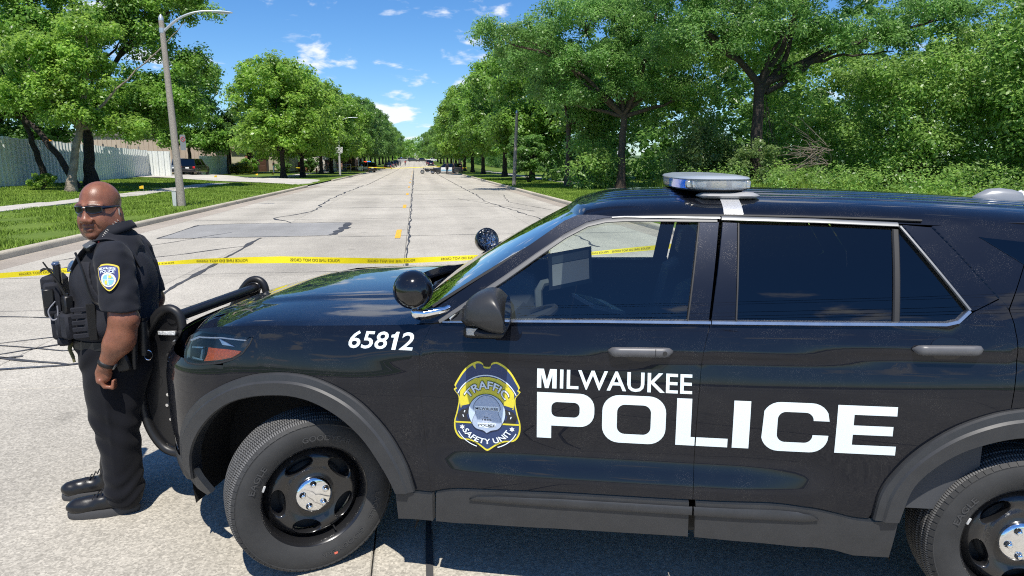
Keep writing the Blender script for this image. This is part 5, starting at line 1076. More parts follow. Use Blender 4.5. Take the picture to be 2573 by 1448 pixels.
b.grid([[(p[0], p[1], z) for p in [(LBX + (.1755) * math.copysign(abs(math.cos(a)) ** (2 / 3.4), math.cos(a)), -.6095 * math.copysign(abs(math.sin(a)) ** (2 / 3.4), math.sin(a))) for a in np.linspace(R(128), R(176), 16)]] for z in (1.782, 1.80, 1.820)])
b.build('blue_lens', mat('blue_lens', (.005, .16, .85), .10, coat=1, emit=((.0, .16, .9), .25)), LB)
for sd in (1, -1):
    secs = []
    for t in np.linspace(0, 1, 11):
        x = 1.735 + .275 * t; e = math.sqrt(max(.02, 1 - (2 * t - 1) ** 6)); ring = []
        for a in np.linspace(0, 2 * math.pi, 13)[:-1]: ring.append((x, -sd * (.545 + .06 * e * math.cos(a)), 1.752 + .017 * e * math.sin(a)))
        secs.append(ring)
    b = MB(); b.loft(secs); b.build('mounting_foot', mat('foot_grey', (.30, .30, .30), .45) if sd > 0 else PLASTD, LB, angle=60)
    P = [(x, -sd * y, z) for x in (1.833, 1.913) for (y, z) in ((.575, roof_c(1.87) - .0265), (.62, roof_c(1.87) - .0385), (.66, roof_c(1.87) - .0530), (.69, roof_c(1.87) - .0690), (.712, roof_c(1.87) - .0865), (.727, roof_c(1.87) - .106), (.7315, roof_c(1.87) - .112))]
    b = MB(); b.grid([P[:7], P[7:]]); b.build('mounting_strap', mat('strap_silver', (.62, .62, .62), .45, metal=.6, var=(260, .35), bump=(300, .5, .002)), LB, recalc=False)
# antenna
b = MB(); secs = []
for x, h, w in ((3.16, .004, .010), (3.19, .025, .03), (3.23, .050, .045), (3.28, .058, .05), (3.34, .056, .05), (3.375, .048, .046), (3.385, .01, .04)):
    z0 = roof_c(x) - .004; secs.append([(x, w * math.cos(a), z0 + h * max(0, math.sin(a)) ** .6 if math.sin(a) > 0 else z0) for a in np.linspace(0, 2 * math.pi, 17)[:-1]])
b.loft(secs); b.build('antenna', mat('antenna_grey', (.30, .31, .32), .35, metal=.3), SUV, angle=60)
b = MB(); b.tube([(3.42, .16, 1.70), (3.47, .16, 1.712), (3.52, .16, 1.70)], [.03, .045, .03], 12); b.build('antenna_dome', mat('dome_white', (.7, .7, .7), .4), SUV)
# push bar: two side plates, cross tubes, lights
PB = empty('push_bumper', (0, 0, 0), parent=SUV); PBM = mat('push_bar_black', (.010, .010, .011), .30, rvar=(10, .1), bump=(400, .05, .001))
outl = spline([(-.90, 1.06), (-.885, 1.09), (-.90, 1.118), (-.94, 1.125), (-.985, 1.10), (-1.04, 1.03), (-1.10, .92), (-1.125, .80), (-1.125, .62), (-1.10, .48), (-1.04, .38), (-.97, .35), (-.90, .36), (-.90, .50), (-.915, .70), (-.91, .88)], 4, closed=True)
for sd in (1, -1):
    b = MB(); b.prism(outl, -sd * .42, -sd * .452, bev=.004); b.build('side_plate', PBM, PB)
    b = MB(); rim = [(p[0], -sd * .462, p[1]) for p in spline([(-.87, .86), (-.865, 1.0), (-.872, 1.085), (-.895, 1.125), (-.94, 1.138), (-.99, 1.115), (-1.05, 1.04), (-1.115, .93), (-1.14, .80), (-1.14, .60), (-1.11, .46), (-1.045, .36), (-.97, .33), (-.90, .345)], 5)]
    b.tube(rim, .024, 10); b.build('edge_pad', mat('pad_rubber', (.014, .014, .015), .42), PB)
    for (x, z) in ((-.99, .66), (-1.0, .60), (-.985, .52), (-.93, .66), (-.96, .66), (-.93, .42), (-.96, .42)):
        b = MB(); b.tube([(x, -sd * .45, z), (x, -sd * .460, z)], .009, 8); b.build('bolt', CHROME if x < -.97 else PLASTD, PB)
    b = MB(); b.box((-.955, -sd * .458, 1.005), (.115, .020, .034), bev=.008); l_ = b.build('side_light', PLASTD, PB)
    b = MB(); b.box((-.955, -sd * .470, 1.007), (.10, .006, .022), bev=.004); b.build('lens', MATS['led_lens'], l_)
b = MB(); b.tube([(-.925, -.46, 1.085), (-.925, .46, 1.085)], .030, 14); b.build('cross_tube', PBM, PB)
b = MB(); b.tube([(-1.08, -.44, .80), (-1.08, .44, .80)], .03, 12); b.build('cross_tube', PBM, PB); b = MB(); b.tube([(-1.06, -.44, .50), (-1.06, .44, .50)], .03, 12); b.build('cross_tube', PBM, PB)
b = MB(); b.box((-1.10, 0, .65), (.02, .80, .24), bev=.008); b.build('push_plate', PBM, PB)
# ------------------------------------------------------------------ cabin
b = MB(); rows = []
for x, z in ((.52, 1.10), (.62, 1.165), (.78, 1.175), (.90, 1.15), (.955, 1.08), (.94, .90), (.90, .70)): rows.append([cp((x + .03 * math.cos(y * 3), y, z + (.03 if abs(y - .38) < .2 and z > 1.1 else 0))) for y in np.linspace(-.88, .88, 23)])
b.grid(rows); b.build('dashboard', CABING, SUV)
b = MB(); ax = Vector((-.42, 0, .90)).normalized(); cwh = Vector((.93, -.38, 1.10)); u1 = Vector((0, 1, 0)); u2 = ax.cross(u1)
pts = [cwh + (u1 * math.cos(a) + u2 * math.sin(a)) * .185 for a in np.linspace(0, 2 * math.pi, 33)]; b.tube(pts, .016, 8, caps=False)
for a in (0, math.pi, -math.pi / 2): b.tube([cwh, cwh + (u1 * math.cos(a) + u2 * math.sin(a)) * .185], [.03, .014], 6)
b.tube([cwh - ax * .02, cwh + Vector((-.16, 0, -.10))], .035, 8); b.build('steering_wheel', CABIN, SUV)
def seat(x, y):
    s = empty('seat', cp((x, y, 0)), parent=SUV)
    b = MB(); b.box((0, 0, .66), (.52, .50, .18), bev=.05); b.build('cushion', CABIN, s)
    b = MB(); b.box((.30, 0, 1.02), (.16, .50, .62), Matrix.Rotation(R(14), 3, 'Y'), bev=.06); b.build('backrest', CABIN, s)
    b = MB(); b.box((.40, 0, 1.43), (.10, .27, .19), Matrix.Rotation(R(8), 3, 'Y'), bev=.04); b.tube([(.375, -.06, 1.25), (.39, -.06, 1.40)], .006, 6); b.tube([(.375, .06, 1.25), (.39, .06, 1.40)], .006, 6); b.build('head_rest', CABIN, s)
seat(1.42, .40); seat(1.42, -.40)
b = MB(); b.box((2.55, 0, .72), (.55, 1.36, .25), bev=.06); b.box((2.86, 0, 1.05), (.2, 1.36, .6), Matrix.Rotation(R(12), 3, 'Y'), bev=.06); b.build('rear_bench', CABIN, SUV)
b = MB(); b.box((1.98, 0, 1.08), (.02, 1.42, 1.05), bev=.004); b.build('partition', mat('partition_dark', (.02, .02, .022), .5), SUV)
b = MB(); b.box((1.15, 0, .78), (.75, .26, .32), bev=.04); b.build('console', CABIN, SUV)
b = MB(); b.box((1.55, 0, .50), (2.3, 1.66, .10)); b.build('floor_pan', CABIN, SUV)
for sd in (1, -1):
    b = MB(); b.grid([[(x, -sd * (float(Yb(x, z)) - .06), z) for x in np.linspace(.65, 2.85, 12)] for z in (.5, .8, 1.05, 1.16, 1.23)]); b.build('door_card', CABING, SUV, recalc=False)
    b = MB(); b.grid([[(x, -sd * min(.70, float(Yg(x, 1.64)) - .05) * (1 - .0), 1.655) for x in np.linspace(1.3, 3.4, 8)], [(x, -sd * .35, 1.70) for x in np.linspace(1.3, 3.4, 8)], [(x, 0, 1.715) for x in np.linspace(1.3, 3.4, 8)]]); b.build('headliner', CABING, SUV, recalc=False)
# laptop on its stand
LT = empty('laptop', cp((1.25, .06, 0)), R(0), parent=SUV)
SCR = mat('laptop_screen', (.03, .035, .04), .25)
t_ = SCR.node_tree; g_ = N('ShaderNodeTexCoord', t_)
def lp(x, y, z): return (x - 1.25, -(y - .06), z)
b = MB(); b.loft([[lp(1.285, .25, 1.155), lp(1.455, .12, 1.095), lp(1.335, -.16, 1.10), lp(1.165, -.03, 1.16)], [lp(1.285, .25, 1.175), lp(1.455, .12, 1.115), lp(1.335, -.16, 1.12), lp(1.165, -.03, 1.18)]]); kb = b.build('keyboard_base', mat('laptop_silver', (.32, .34, .36), .4, metal=.5), LT, sm=False)
def kbp(u, v):
    a = Vector(lp(1.285, .25, 1.1765)); bq = Vector(lp(1.455, .12, 1.1165)); d_ = Vector(lp(1.165, -.03, 1.1815)); return a + (bq - a) * v + (d_ - a) * u
for r_ in range(5):
    for k in range(12):
        u0 = .06 + k * .0735; v0 = .10 + r_ * .10; P = [kbp(u0, v0), kbp(u0 + .06, v0), kbp(u0 + .06, v0 + .08), kbp(u0, v0 + .08)]
        b = MB(); b.add([p + Vector((0, 0, .001)) for p in P] + [p + Vector((0, 0, .005)) for p in P], [(4, 5, 6, 7), (0, 1, 5, 4), (1, 2, 6, 5), (2, 3, 7, 6), (3, 0, 4, 7)]); b.build('key', mat('key_black', (.02, .02, .02), .5), kb, sm=False)
S0 = Vector(lp(1.04, .015, 1.20)); S1 = Vector(lp(1.275, -.06, 1.238)); S3 = Vector(lp(1.03, -.02, 1.400)); S2 = S1 + (S3 - S0); nn_ = (S1 - S0).cross(S3 - S0).normalized(); nn_ = nn_ if nn_.y < 0 else -nn_
b = MB(); b.loft([[S0, S1, S2, S3], [p - nn_ * .018 for p in (S0, S1, S2, S3)]]); scn = b.build('display', mat('bezel_black', (.012, .012, .013), .4), LT, sm=False)
def sc_(u, v): return S0 + (S1 - S0) * u + (S3 - S0) * v * (1 - u) + (S2 - S1) * v * u + nn_ * .0015
b = MB(); b.add([sc_(.08, .10), sc_(.93, .12), sc_(.93, .68), sc_(.08, .68)], [(0, 1, 2, 3)]); b.build('screen', mat('screen_grey', (.20, .21, .22), .3, emit=((.55, .58, .60), .07)), scn, sm=False)
b = MB(); b.add([sc_(.08, .70), sc_(.93, .70), sc_(.93, .92), sc_(.08, .90)], [(0, 1, 2, 3)]); b.build('screen_header', mat('screen_dark', (.04, .05, .06), .3, emit=((.3, .34, .38), .03)), scn, sm=False)
b = MB(); b.tube([lp(1.00, .02, .90), lp(.985, .02, 1.08), lp(.98, .02, 1.20), lp(1.0, .0, 1.235), lp(1.04, -.03, 1.24)], .022, 8); b.build('stand', mat('stand_grey', (.16, .17, .17), .45), LT)
# ------------------------------------------------------------------ officer: bodies grown from smooth distance fields
class Field:
    """signed distance field on a grid; shapes blend with a smooth minimum; meshed with surface nets"""
    def __init__(s, lo, hi, h):
        s.h = h; s.lo = np.array(lo, float); s.n = np.ceil((np.array(hi) - s.lo) / h).astype(int) + 1; s.D = np.full(s.n, .5)
    def _sub(s, lo, hi):
        a = np.clip(np.floor((np.array(lo) - s.lo) / s.h).astype(int), 0, s.n - 1); b = np.clip(np.ceil((np.array(hi) - s.lo) / s.h).astype(int) + 1, 1, s.n); sl = tuple(slice(i, j) for i, j in zip(a, b))
        g = np.meshgrid(*[s.lo[k] + s.h * np.arange(a[k], b[k]) for k in range(3)], indexing='ij'); return sl, np.stack(g, -1)
    def _mix(s, sl, d, k, sub=False):
        D = s.D[sl]
        if sub: d = -d; h = np.clip(.5 - .5 * (d - D) / k, 0, 1) if k > 0 else (d > D); s.D[sl] = np.maximum(D, d) if k <= 0 else D * h + d * (1 - h) + k * h * (1 - h)
        else: h = np.clip(.5 + .5 * (d - D) / k, 0, 1); s.D[sl] = d * (1 - h) + D * h - k * h * (1 - h)
    def ell(s, c, r, k=.02, M=None, o=(0, 0, 0), sub=False):
        """ellipsoid; M/o: frame the centre is given in"""
        c = np.array(c, float); r = np.array(r, float); M = np.eye(3) if M is None else M; w = M @ c + np.array(o); R_ = r.max() + .07; sl, P = s._sub(w - R_, w + R_)
        kk = np.linalg.norm(M[:, 0]); q = ((P - np.array(o)) @ M) / kk ** 2 - c; k0 = np.linalg.norm(q / r, axis=-1); k1 = np.linalg.norm(q / r ** 2, axis=-1); s._mix(sl, kk * k0 * (k0 - 1) / np.maximum(k1, 1e-6), k, sub); return s
    def cap(s, a, b, ra, rb=None, k=.02, M=None, o=(0, 0, 0), sub=False, sc=None):
        rb = ra if rb is None else rb; M = np.eye(3) if M is None else M; kk = np.linalg.norm(M[:, 0]); ra *= kk; rb *= kk; a = M @ np.array(a, float) + np.array(o); b = M @ np.array(b, float) + np.array(o); R_ = max(ra, rb) + .07
        sl, P = s._sub(np.minimum(a, b) - R_, np.maximum(a, b) + R_); d = b - a; t = np.clip(((P - a) @ d) / max(d @ d, 1e-9), 0, 1); s._mix(sl, np.linalg.norm(P - a - t[..., None] * d, axis=-1) - (ra + (rb - ra) * t), k, sub); return s
    def box(s, c, hs, r=.01, k=.01, M=None, sub=False):
        c = np.array(c, float); hs = np.array(hs, float); M = np.eye(3) if M is None else M; R_ = np.linalg.norm(hs) + .06; sl, P = s._sub(c - R_, c + R_); q = np.abs((P - c) @ M) - (hs - r)
        s._mix(sl, np.linalg.norm(np.maximum(q, 0), axis=-1) + np.minimum(q.max(-1), 0) - r, k, sub); return s
    def noise(s, amp, freq, seed=0, mask=None):
        R_ = np.random.default_rng(seed); sl, P = s._sub(s.lo, s.lo + s.h * s.n); t = 0
        for i in range(5):
            f = R_.normal(0, 1, 3) * freq * np.array([1, 1, .8]); t = t + np.sin(P @ f + R_.random() * 6.28 + 1.2 * np.sin(P @ (R_.normal(0, 1, 3) * freq * .6)))
        t = t * amp / 3; s.D = s.D + (t if mask is None else t * mask(P)); return s
    def cut(s, fn):      # keep only where fn(P) < 0
        sl, P = s._sub(s.lo, s.lo + s.h * s.n); s.D = np.maximum(s.D, fn(P)[tuple(slice(0, k) for k in s.n)] if fn(P).shape != tuple(s.n) else fn(P)); return s
    def mesh(s, name, smooth_it=2):
        D = s.D; D = D.copy(); D[0] = D[-1] = .5; D[:, 0] = D[:, -1] = .5; D[:, :, 0] = D[:, :, -1] = .5
        S = D < 0; n = s.n; C = np.zeros(n - 1, int)
        acc = np.zeros((*(n - 1), 3)); cnt = np.zeros(n - 1)
        for ax in range(3):
            a = [slice(None)] * 3; b = [slice(None)] * 3; a[ax] = slice(0, -1); b[ax] = slice(1, None); Da, Db = D[tuple(a)], D[tuple(b)]; X = (S[tuple(a)] != S[tuple(b)]); t = np.where(X, Da / np.where(X, Da - Db, 1), 0)
            o1, o2 = [k for k in range(3) if k != ax]
            for i in (0, 1):
                for j in (0, 1):
                    sl = [None] * 3; sl[ax] = slice(None); sl[o1] = slice(i, n[o1] - 1 + i); sl[o2] = slice(j, n[o2] - 1 + j); x = X[tuple(sl)]; cnt += x; acc[..., ax] += np.where(x, t[tuple(sl)], 0); acc[..., o1] += x * i; acc[..., o2] += x * j
        act = cnt > 0; idx = np.full(n - 1, -1); idx[act] = np.arange(act.sum()); ii = np.argwhere(act); V = s.lo + s.h * (ii + acc[act] / cnt[act][:, None])
        Q = []
        for ax in range(3):
            a = [slice(1, -1)] * 3; b = [slice(1, -1)] * 3; a[ax] = slice(0, -1); b[ax] = slice(1, None); Sa, Sb = S[tuple(a)], S[tuple(b)]; e = np.argwhere(Sa != Sb); fl = Sa[tuple(e.T)]
            e = e + np.array([0 if k == ax else 1 for k in range(3)]); o1, o2 = (ax + 1) % 3, (ax + 2) % 3; q = []
            for i, j in ((-1, -1), (0, -1), (0, 0), (-1, 0)): p = e.copy(); p[:, o1] += i; p[:, o2] += j; q.append(idx[tuple(p.T)])
            q = np.stack(q, 1); q[~fl] = q[~fl][:, ::-1]; Q.append(q)
        Q = np.concatenate(Q); Q = Q[(Q >= 0).all(1)]
        for _ in range(smooth_it):
            A = np.zeros_like(V); w = np.zeros(len(V))
            for i in range(4):
                np.add.at(A, Q[:, i], V[Q[:, (i + 1) % 4]] + V[Q[:, (i + 3) % 4]]); np.add.at(w, Q[:, i], 2)
            V = V * .5 + (A / np.maximum(w, 1)[:, None]) * .5
        me = big_mesh(name, V, Q); smooth(me); return me
SKIN = mat('skin_brown', (.215, .085, .048), .40, spec=.55, var=(24, .22, 6), bump=(170, .35, .002), rvar=(18, .12)); bsdf(SKIN).inputs['Subsurface Weight'].default_value = .08; bsdf(SKIN).inputs['Subsurface Radius'].default_value = (.02, .008, .004)
UNIF = mat('navy_uniform', (.0038, .0042, .0070), .9, spec=.3, var=(9, .12), bump=(500, .25, .002), sheen=.05); UNIFS = mat('navy_shirt', (.0105, .0115, .017), .85, spec=.35, var=(9, .10), bump=(520, .25, .002), sheen=.05)
VESTM = mat('vest_cordura', (.013, .014, .020), .85, var=(20, .2), bump=(420, .5, .003)); GEAR = mat('gear_black', (.010, .010, .011), .42, bump=(200, .15, .001)); LEATHER = mat('boot_leather', (.012, .012, .013), .32, var=(12, .15), bump=(90, .2, .002)); SOLE = mat('boot_sole', (.05, .05, .052), .75)
OF = empty('person', (-1.78, 3.86, 0), math.pi + R(7), 'officer in dark navy uniform and sunglasses standing by the push bumper', 'person')
HC = np.array([-.135, .012, 1.657]); yaw = R(70); HM = np.array([[math.cos(yaw), -math.sin(yaw), 0], [math.sin(yaw), math.cos(yaw), 0], [0, 0, 1.]]); tl = R(3); HM = HM @ np.array([[math.cos(tl), 0, math.sin(tl)], [0, 1, 0], [-math.sin(tl), 0, math.cos(tl)]]) * 1.03
def hp(x, y, z): return tuple(HM @ np.array([x, y, z]) + HC)
f = Field((-.46, -.38, .02), (.14, .38, 1.84), .0052)
h = dict(M=HM, o=HC)
f.ell((-.015, 0, .038), (.106, .086, .100), .02, **h); f.ell((.028, 0, -.040), (.078, .073, .105), .03, **h); f.ell((.022, 0, -.095), (.070, .073, .058), .03, **h)
for sd in (1, -1):
    f.ell((.060, sd * .040, -.054), (.038, .036, .044), .022, **h); f.ell((.040, sd * .052, -.085), (.035, .026, .035), .025, **h)
    f.ell((-.022, sd * .084, -.022), (.026, .012, .035), .006, M=HM, o=HC); f.ell((-.018, sd * .094, -.020), (.013, .007, .020), .004, M=HM, o=HC, sub=True); f.ell((-.012, sd * .086, -.052), (.010, .010, .012), .006, **h)
    f.ell((.108, sd * .022, -.048), (.015, .013, .012), .006, **h); f.cap((.075, sd * .062, .024), (.096, sd * .018, .026), .011, .012, .02, **h)
    f.cap((.098, sd * .030, -.050), (.088, sd * .044, -.088), .005, .004, .012, sub=True, **h)
f.cap((.096, 0, .012), (.116, 0, -.038), .010, .0165, .016, **h); f.ell((.120, 0, -.043), (.017, .019, .014), .008, **h)
f.ell((.099, 0, -.0725), (.017, .029, .009), .009, **h); f.ell((.099, 0, -.0915), (.017, .026, .0105), .007, **h); f.cap((.116, -.026, -.0820), (.116, .026, -.0820), .0045, .0045, .004, sub=True, **h); f.ell((.084, 0, -.122), (.026, .030, .022), .02, **h)
f.cap((-.16, 0, 1.60), (-.195, 0, 1.44), .077, .082, .03); f.ell((-.225, 0, 1.555), (.035, .055, .030), .02); f.ell((-.10, .01, 1.535), (.055, .055, .04), .03)
f.ell((-.17, 0, 1.25), (.15, .18, .25), .05); f.ell((-.15, 0, 1.0), (.15, .17, .20), .05)
for sd in (1, -1):
    fo = 0 if sd > 0 else .07
    f.cap((-.215, sd * .10, 1.41), (-.232, sd * .20, 1.385), .05, .05, .04); f.cap((-.232, sd * .205, 1.385), (-.266, sd * .280, 1.12), .052, .066, .03); f.cap((-.272, sd * .283, 1.11), (-.225, sd * .285, .99), .066, .062, .03)
    f.cap((-.225, sd * .285, .99), (-.158, sd * .272, .878), .058, .036, .03); f.ell((-.256, sd * .288, 1.03), (.066, .060, .085), .02)
    f.ell((-.143, sd * .262, .832), (.040, .028, .048), .02); f.ell((-.128, sd * .262, .80), (.022, .036, .020), .012)     # palm and knuckles
    for i, (l, dl) in enumerate(((.236, .8), (.2535, 1.0), (.271, .95), (.288, .78))):
        a = (-.130, sd * l, .802); b_ = (-.148, sd * l, .802 - .040 * dl); c_ = (-.184, sd * (l - .002), .778 - .022 * dl); e = (-.190, sd * (l - .002), .796); f.cap(a, b_, .0105, .0098, .004); f.cap(b_, c_, .0098, .0092, .004); f.cap(c_, e, .0092, .0082, .004)
    f.cap((-.150, sd * .238, .850), (-.172, sd * .226, .822), .014, .0115, .008); f.cap((-.172, sd * .226, .822), (-.190, sd * .230, .795), .0115, .0095, .004)
    f.cap((-.16 + fo * .4, sd * .10, .95), (-.13 + fo * .8, sd * .115, .50), .11, .075, .03); f.cap((-.13 + fo * .8, sd * .115, .50), (-.13 + fo, sd * .12, .12), .07, .05, .02); f.cap((-.13 + fo, sd * .12, .08), (-.02 + fo, sd * .125, .06), .045, .04, .02)
bme = f.mesh('body', 1); body = link('body', bme, OF, SKIN)
co = np.zeros(len(bme.vertices) * 3); bme.vertices.foreach_get('co', co); q = ((co.reshape(-1, 3) - HC) @ HM) / np.linalg.norm(HM[:, 0]) ** 2; hx, hy, hz = q[:, 0], q[:, 1], q[:, 2]; face = (hx > .02) & (np.abs(hz) < .2)
tone = np.ones((len(q), 3)); g2 = lambda a, w: np.exp(-(a / w) ** 2)
lips = (face & (hx > .085)) * g2(hz + .082, .013) * np.clip(1.25 - np.abs(hy) / .026, 0, 1); tone *= 1 - lips[:, None] * np.array([.20, .34, .40])
brow = (face & (hx > .055)) * g2(hz - .034 + np.abs(hy) * .10, .0065) * np.clip((np.abs(hy) - .010) / .008, 0, 1) * np.clip((.062 - np.abs(hy)) / .01, 0, 1); tone *= 1 - brow[:, None] * .72
beard = face * np.clip((-.052 - hz) / .02, 0, 1) * np.clip((hx - .03) / .03, 0, 1); tone *= 1 - beard[:, None] * .16
seam = (face & (hx > .09)) * g2(hz + .0815, .0035) * (np.abs(hy) < .027); tone *= 1 - seam[:, None] * .55
head = (np.abs(hz) < .2) & (np.hypot(hx, hy) < .2); stub = head * np.clip((hz + .06) / .04, 0, 1) * np.clip((-.00 - hx + .02) / .05, 0, 1) * np.clip((.075 - hz) / .05, 0, 1); tone *= 1 - stub[:, None] * np.array([.28, .16, .10])
ca_ = bme.color_attributes.new('tone', 'FLOAT_COLOR', 'POINT'); ca_.data.foreach_set('color', np.concatenate([tone, np.ones((len(q), 1))], 1).astype(np.float32).ravel())
t_ = SKIN.node_tree; at = N('ShaderNodeAttribute', t_); at.attribute_name = 'tone'; mx_ = N('ShaderNodeMix', t_, data_type='RGBA', blend_type='MULTIPLY'); mx_.inputs['Factor'].default_value = 1; src = bsdf(SKIN).inputs['Base Color'].links[0].from_socket; L(src, mx_.inputs['A'], t_); L(at.outputs['Color'], mx_.inputs['B'], t_); L(mx_.outputs['Result'], bsdf(SKIN).inputs['Base Color'], t_)
# trousers
parts = []
for sd in (1, -1):
    f = Field((-.46, -.30, .02), (.22, .32, 1.04), .0080); fo = 0 if sd > 0 else .095
    f.ell((-.152, sd * .035, .935), (.222, .165, .110), .03)
    T = [(.93, -.17, .172, .112), (.84, -.172, .180, .118), (.74, -.150, .160, .112), (.62, -.138, .134, .100), (.50, -.134, .112, .092), (.38, -.140, .096, .084), (.26, -.144, .085, .080), (.15, -.144, .084, .080), (.095, -.142, .085, .082)]
    for (z0, c0, a0, b0), (z1, c1, a1, b1) in zip(T[:-1], T[1:]):
        for t in (0, .25, .5, .75):
            z = z0 + (z1 - z0) * t; k_ = min(1, max(0, (.90 - z) / .55)); f.ell((c0 + (c1 - c0) * t + fo * k_, sd * (.098 + .028 * k_), z), (a0 + (a1 - a0) * t, b0 + (b1 - b0) * t, .085), .045)
    sl, P = f._sub(f.lo, f.lo + f.h * f.n); x, y, z = P[..., 0] - fo, P[..., 1], P[..., 2]
    g = lambda z_, w_: np.exp(-((z - z_) / w_) ** 2)
    fold = .0050 * g(.15, .10) * np.sin(z * 78 + x * 26 + sd * y * 14 + 1.5 * np.sin(x * 30)) + .0060 * g(.50, .13) * np.sin(z * 52 - x * 34 + sd) + .0055 * g(.86, .10) * np.sin(z * 40 + x * 44 + 1) + .0035 * np.sin(x * 30 + z * 14 + y * 21)
    fold -= .010 * np.exp(-((x + .13 - .0 * z) / .012) ** 2) * (np.abs(y) > .0) * np.clip((z - .2) / .3, 0, 1) * np.clip((.80 - z) / .2, 0, 1) * (sd * y > .16) * .5
    f.D = f.D + fold; parts.append(f.D)
f.D = np.minimum(*parts); f.cut(lambda P: P[..., 2] - .985)
tr = link('trousers', f.mesh('trousers', 1), OF, UNIF)
b = MB(); b.box((-.16, .2105, .725), (.15, .010, .007), Matrix.Rotation(R(-3), 3, 'Y')); b.build('thigh_pocket', UNIF, tr)
# shirt with short sleeves
f = Field((-.48, -.42, .90), (.14, .42, 1.66), .0082)
f.ell((-.175, 0, 1.27), (.212, .225, .235), .03); f.ell((-.150, 0, 1.06), (.212, .222, .19), .06); f.cap((-.225, -.175, 1.415), (-.225, .175, 1.415), .085, .085, .05); f.ell((-.215, 0, 1.47), (.115, .17, .085), .05); f.cap((-.20, 0, 1.47), (-.188, 0, 1.555), .094, .085, .03)
for sd in (1, -1): f.cap((-.245, sd * .205, 1.405), (-.268, sd * .272, 1.14), .092, .100, .035)
f.cap((-.17, 0, 1.60), (-.195, 0, 1.44), .078, .080, .004, sub=True)
f.noise(.007, 17, 8); f.noise(.0045, 38, 9)
def sleeve_cut(P): return np.where(np.abs(P[..., 1]) > .225, 1.163 + .05 * (P[..., 0] + .27) - P[..., 2], .965 - P[..., 2])
f.cut(sleeve_cut); sh = link('shirt', f.mesh('shirt', 2), OF, UNIFS)
b = MB(); rows = []       # collar, folded over
for a in np.linspace(R(-62), R(62) + math.pi * 2 - R(124), 2): pass
for a in np.linspace(R(40), R(320), 30):
    ca, sa = math.cos(a), math.sin(a); rows.append([(-.187 + .084 * ca, .086 * sa, 1.52), (-.190 + .090 * ca, .092 * sa, 1.572 - .02 * ca), (-.192 + .098 * ca, .100 * sa, 1.575 - .02 * ca), (-.198 + .108 * ca, .114 * sa, 1.548 - .03 * ca), (-.200 + .116 * ca, .124 * sa, 1.522 - .035 * ca)])
b.grid(rows); o = b.build('collar', UNIFS, sh, recalc=False); md = o.modifiers.new('s', 'SOLIDIFY'); md.thickness = .005
# shoulder patch, laid on the sleeve
def sleeve_pt(u, v, off=.004):       # u forward, v up on the outer face of the left sleeve
    z = 1.345 + v; t = (1.405 - z) / .265; cx_, cy_ = -.245 - .023 * t, .205 + .067 * t; r = .0945 + .008 * t; a = math.pi / 2 - (u / r) - .12; return (cx_ + (r + off) * math.cos(a), cy_ + (r + off) * math.sin(a), z)
PT = [(0, -.072), (.030, -.050), (.052, -.015), (.056, .025), (.053, .045), (.028, .056), (0, .060), (-.028, .056), (-.053, .045), (-.056, .025), (-.052, -.015), (-.030, -.050)]
def patch(P, m, off, nm='shoulder_patch'): V2, F = tri2d(smooth_poly(P, .008), (), .01); return decal(nm, V2, F, lambda a, c: sleeve_pt(a, c, off), m, sh, cut=0)
pe = [tuple(p) for p in spline(PT, 4, closed=True)]; GOLD = mat('patch_gold', (.72, .56, .07), .7); patch(pe, GOLD, .006); patch([(p[0] * .87, p[1] * .88) for p in pe], mat('patch_blue', (.045, .055, .20), .75), .0085)
ring = lambda r, n=26: [(r * math.cos(a), -.017 + r * math.sin(a)) for a in np.linspace(0, 2 * math.pi, n + 1)[:-1]]
patch([(p[0] * (1 + .05 * (i % 2)), p[1]) for i, p in enumerate(ring(.0345, 32))], mat('patch_cream', (.75, .68, .55), .75), .0100); patch(ring(.0265), mat('patch_sky', (.20, .48, .70), .7), .0112)
patch([(-.0015, .008), (.0015, .008), (.0015, -.042), (-.0015, -.042)], WHT, .0122); patch([(-.025, -.0155), (.025, -.0155), (.025, -.0185), (-.025, -.0185)], WHT, .0122); patch([(p[0] * .28 - .011, p[1] * .3 + .003) for p in ring(.0265, 10)], GOLD, .0124); patch([(p[0] * .26 + .010, p[1] * .4 - .022) for p in ring(.0265, 10)], GOLD, .0124)
for s_, w, z0, z1, cv in (('MILWAUKEE', .080, .033, .0455, .25), ('POLICE', .066, .0175, .031, .2)):
    V, F = text2d(s_, bold=.02); V = fit2d(V, w / 2, -w / 2, z0, z1); decal('patch_lettering', V, F, lambda a, c: sleeve_pt(a, c - (a / .05) ** 2 * .010, .0122), WHT, sh, cut=0)
# carrier vest
f = Field((-.48, -.30, .92), (.20, .30, 1.56), .0085)
f.ell((-.172, 0, 1.26), (.232, .236, .25), .03); f.ell((-.140, 0, 1.08), (.245, .238, .19), .05); f.noise(.004, 24, 12)
def vest_cut(P):
    x, y, z = P[..., 0], np.abs(P[..., 1]), P[..., 2]; top = np.where(x > -.14, 1.40 - .0 * y, 1.43); arm = np.hypot((x + .235) / .125, (z - 1.36) / .17) - 1
    return np.maximum.reduce([.955 - z, z - top, np.where(y > .15, -arm * .1, -1), np.where((x > -.10) & (z > 1.34), (.06 - y) * 1.0, -1)])
f.cut(vest_cut); ve = link('vest', f.mesh('vest', 1), OF, VESTM)
for sd in (1, -1):
    b = MB(); P = [(-.0, sd * .115, 1.36), (-.055, sd * .125, 1.44), (-.13, sd * .130, 1.497), (-.22, sd * .135, 1.507), (-.30, sd * .130, 1.462), (-.352, sd * .12, 1.36)]
    b.tube(spline(P, 5), .034, 12, sq=(1.0, .26)); b.build('shoulder_strap', VESTM, ve)
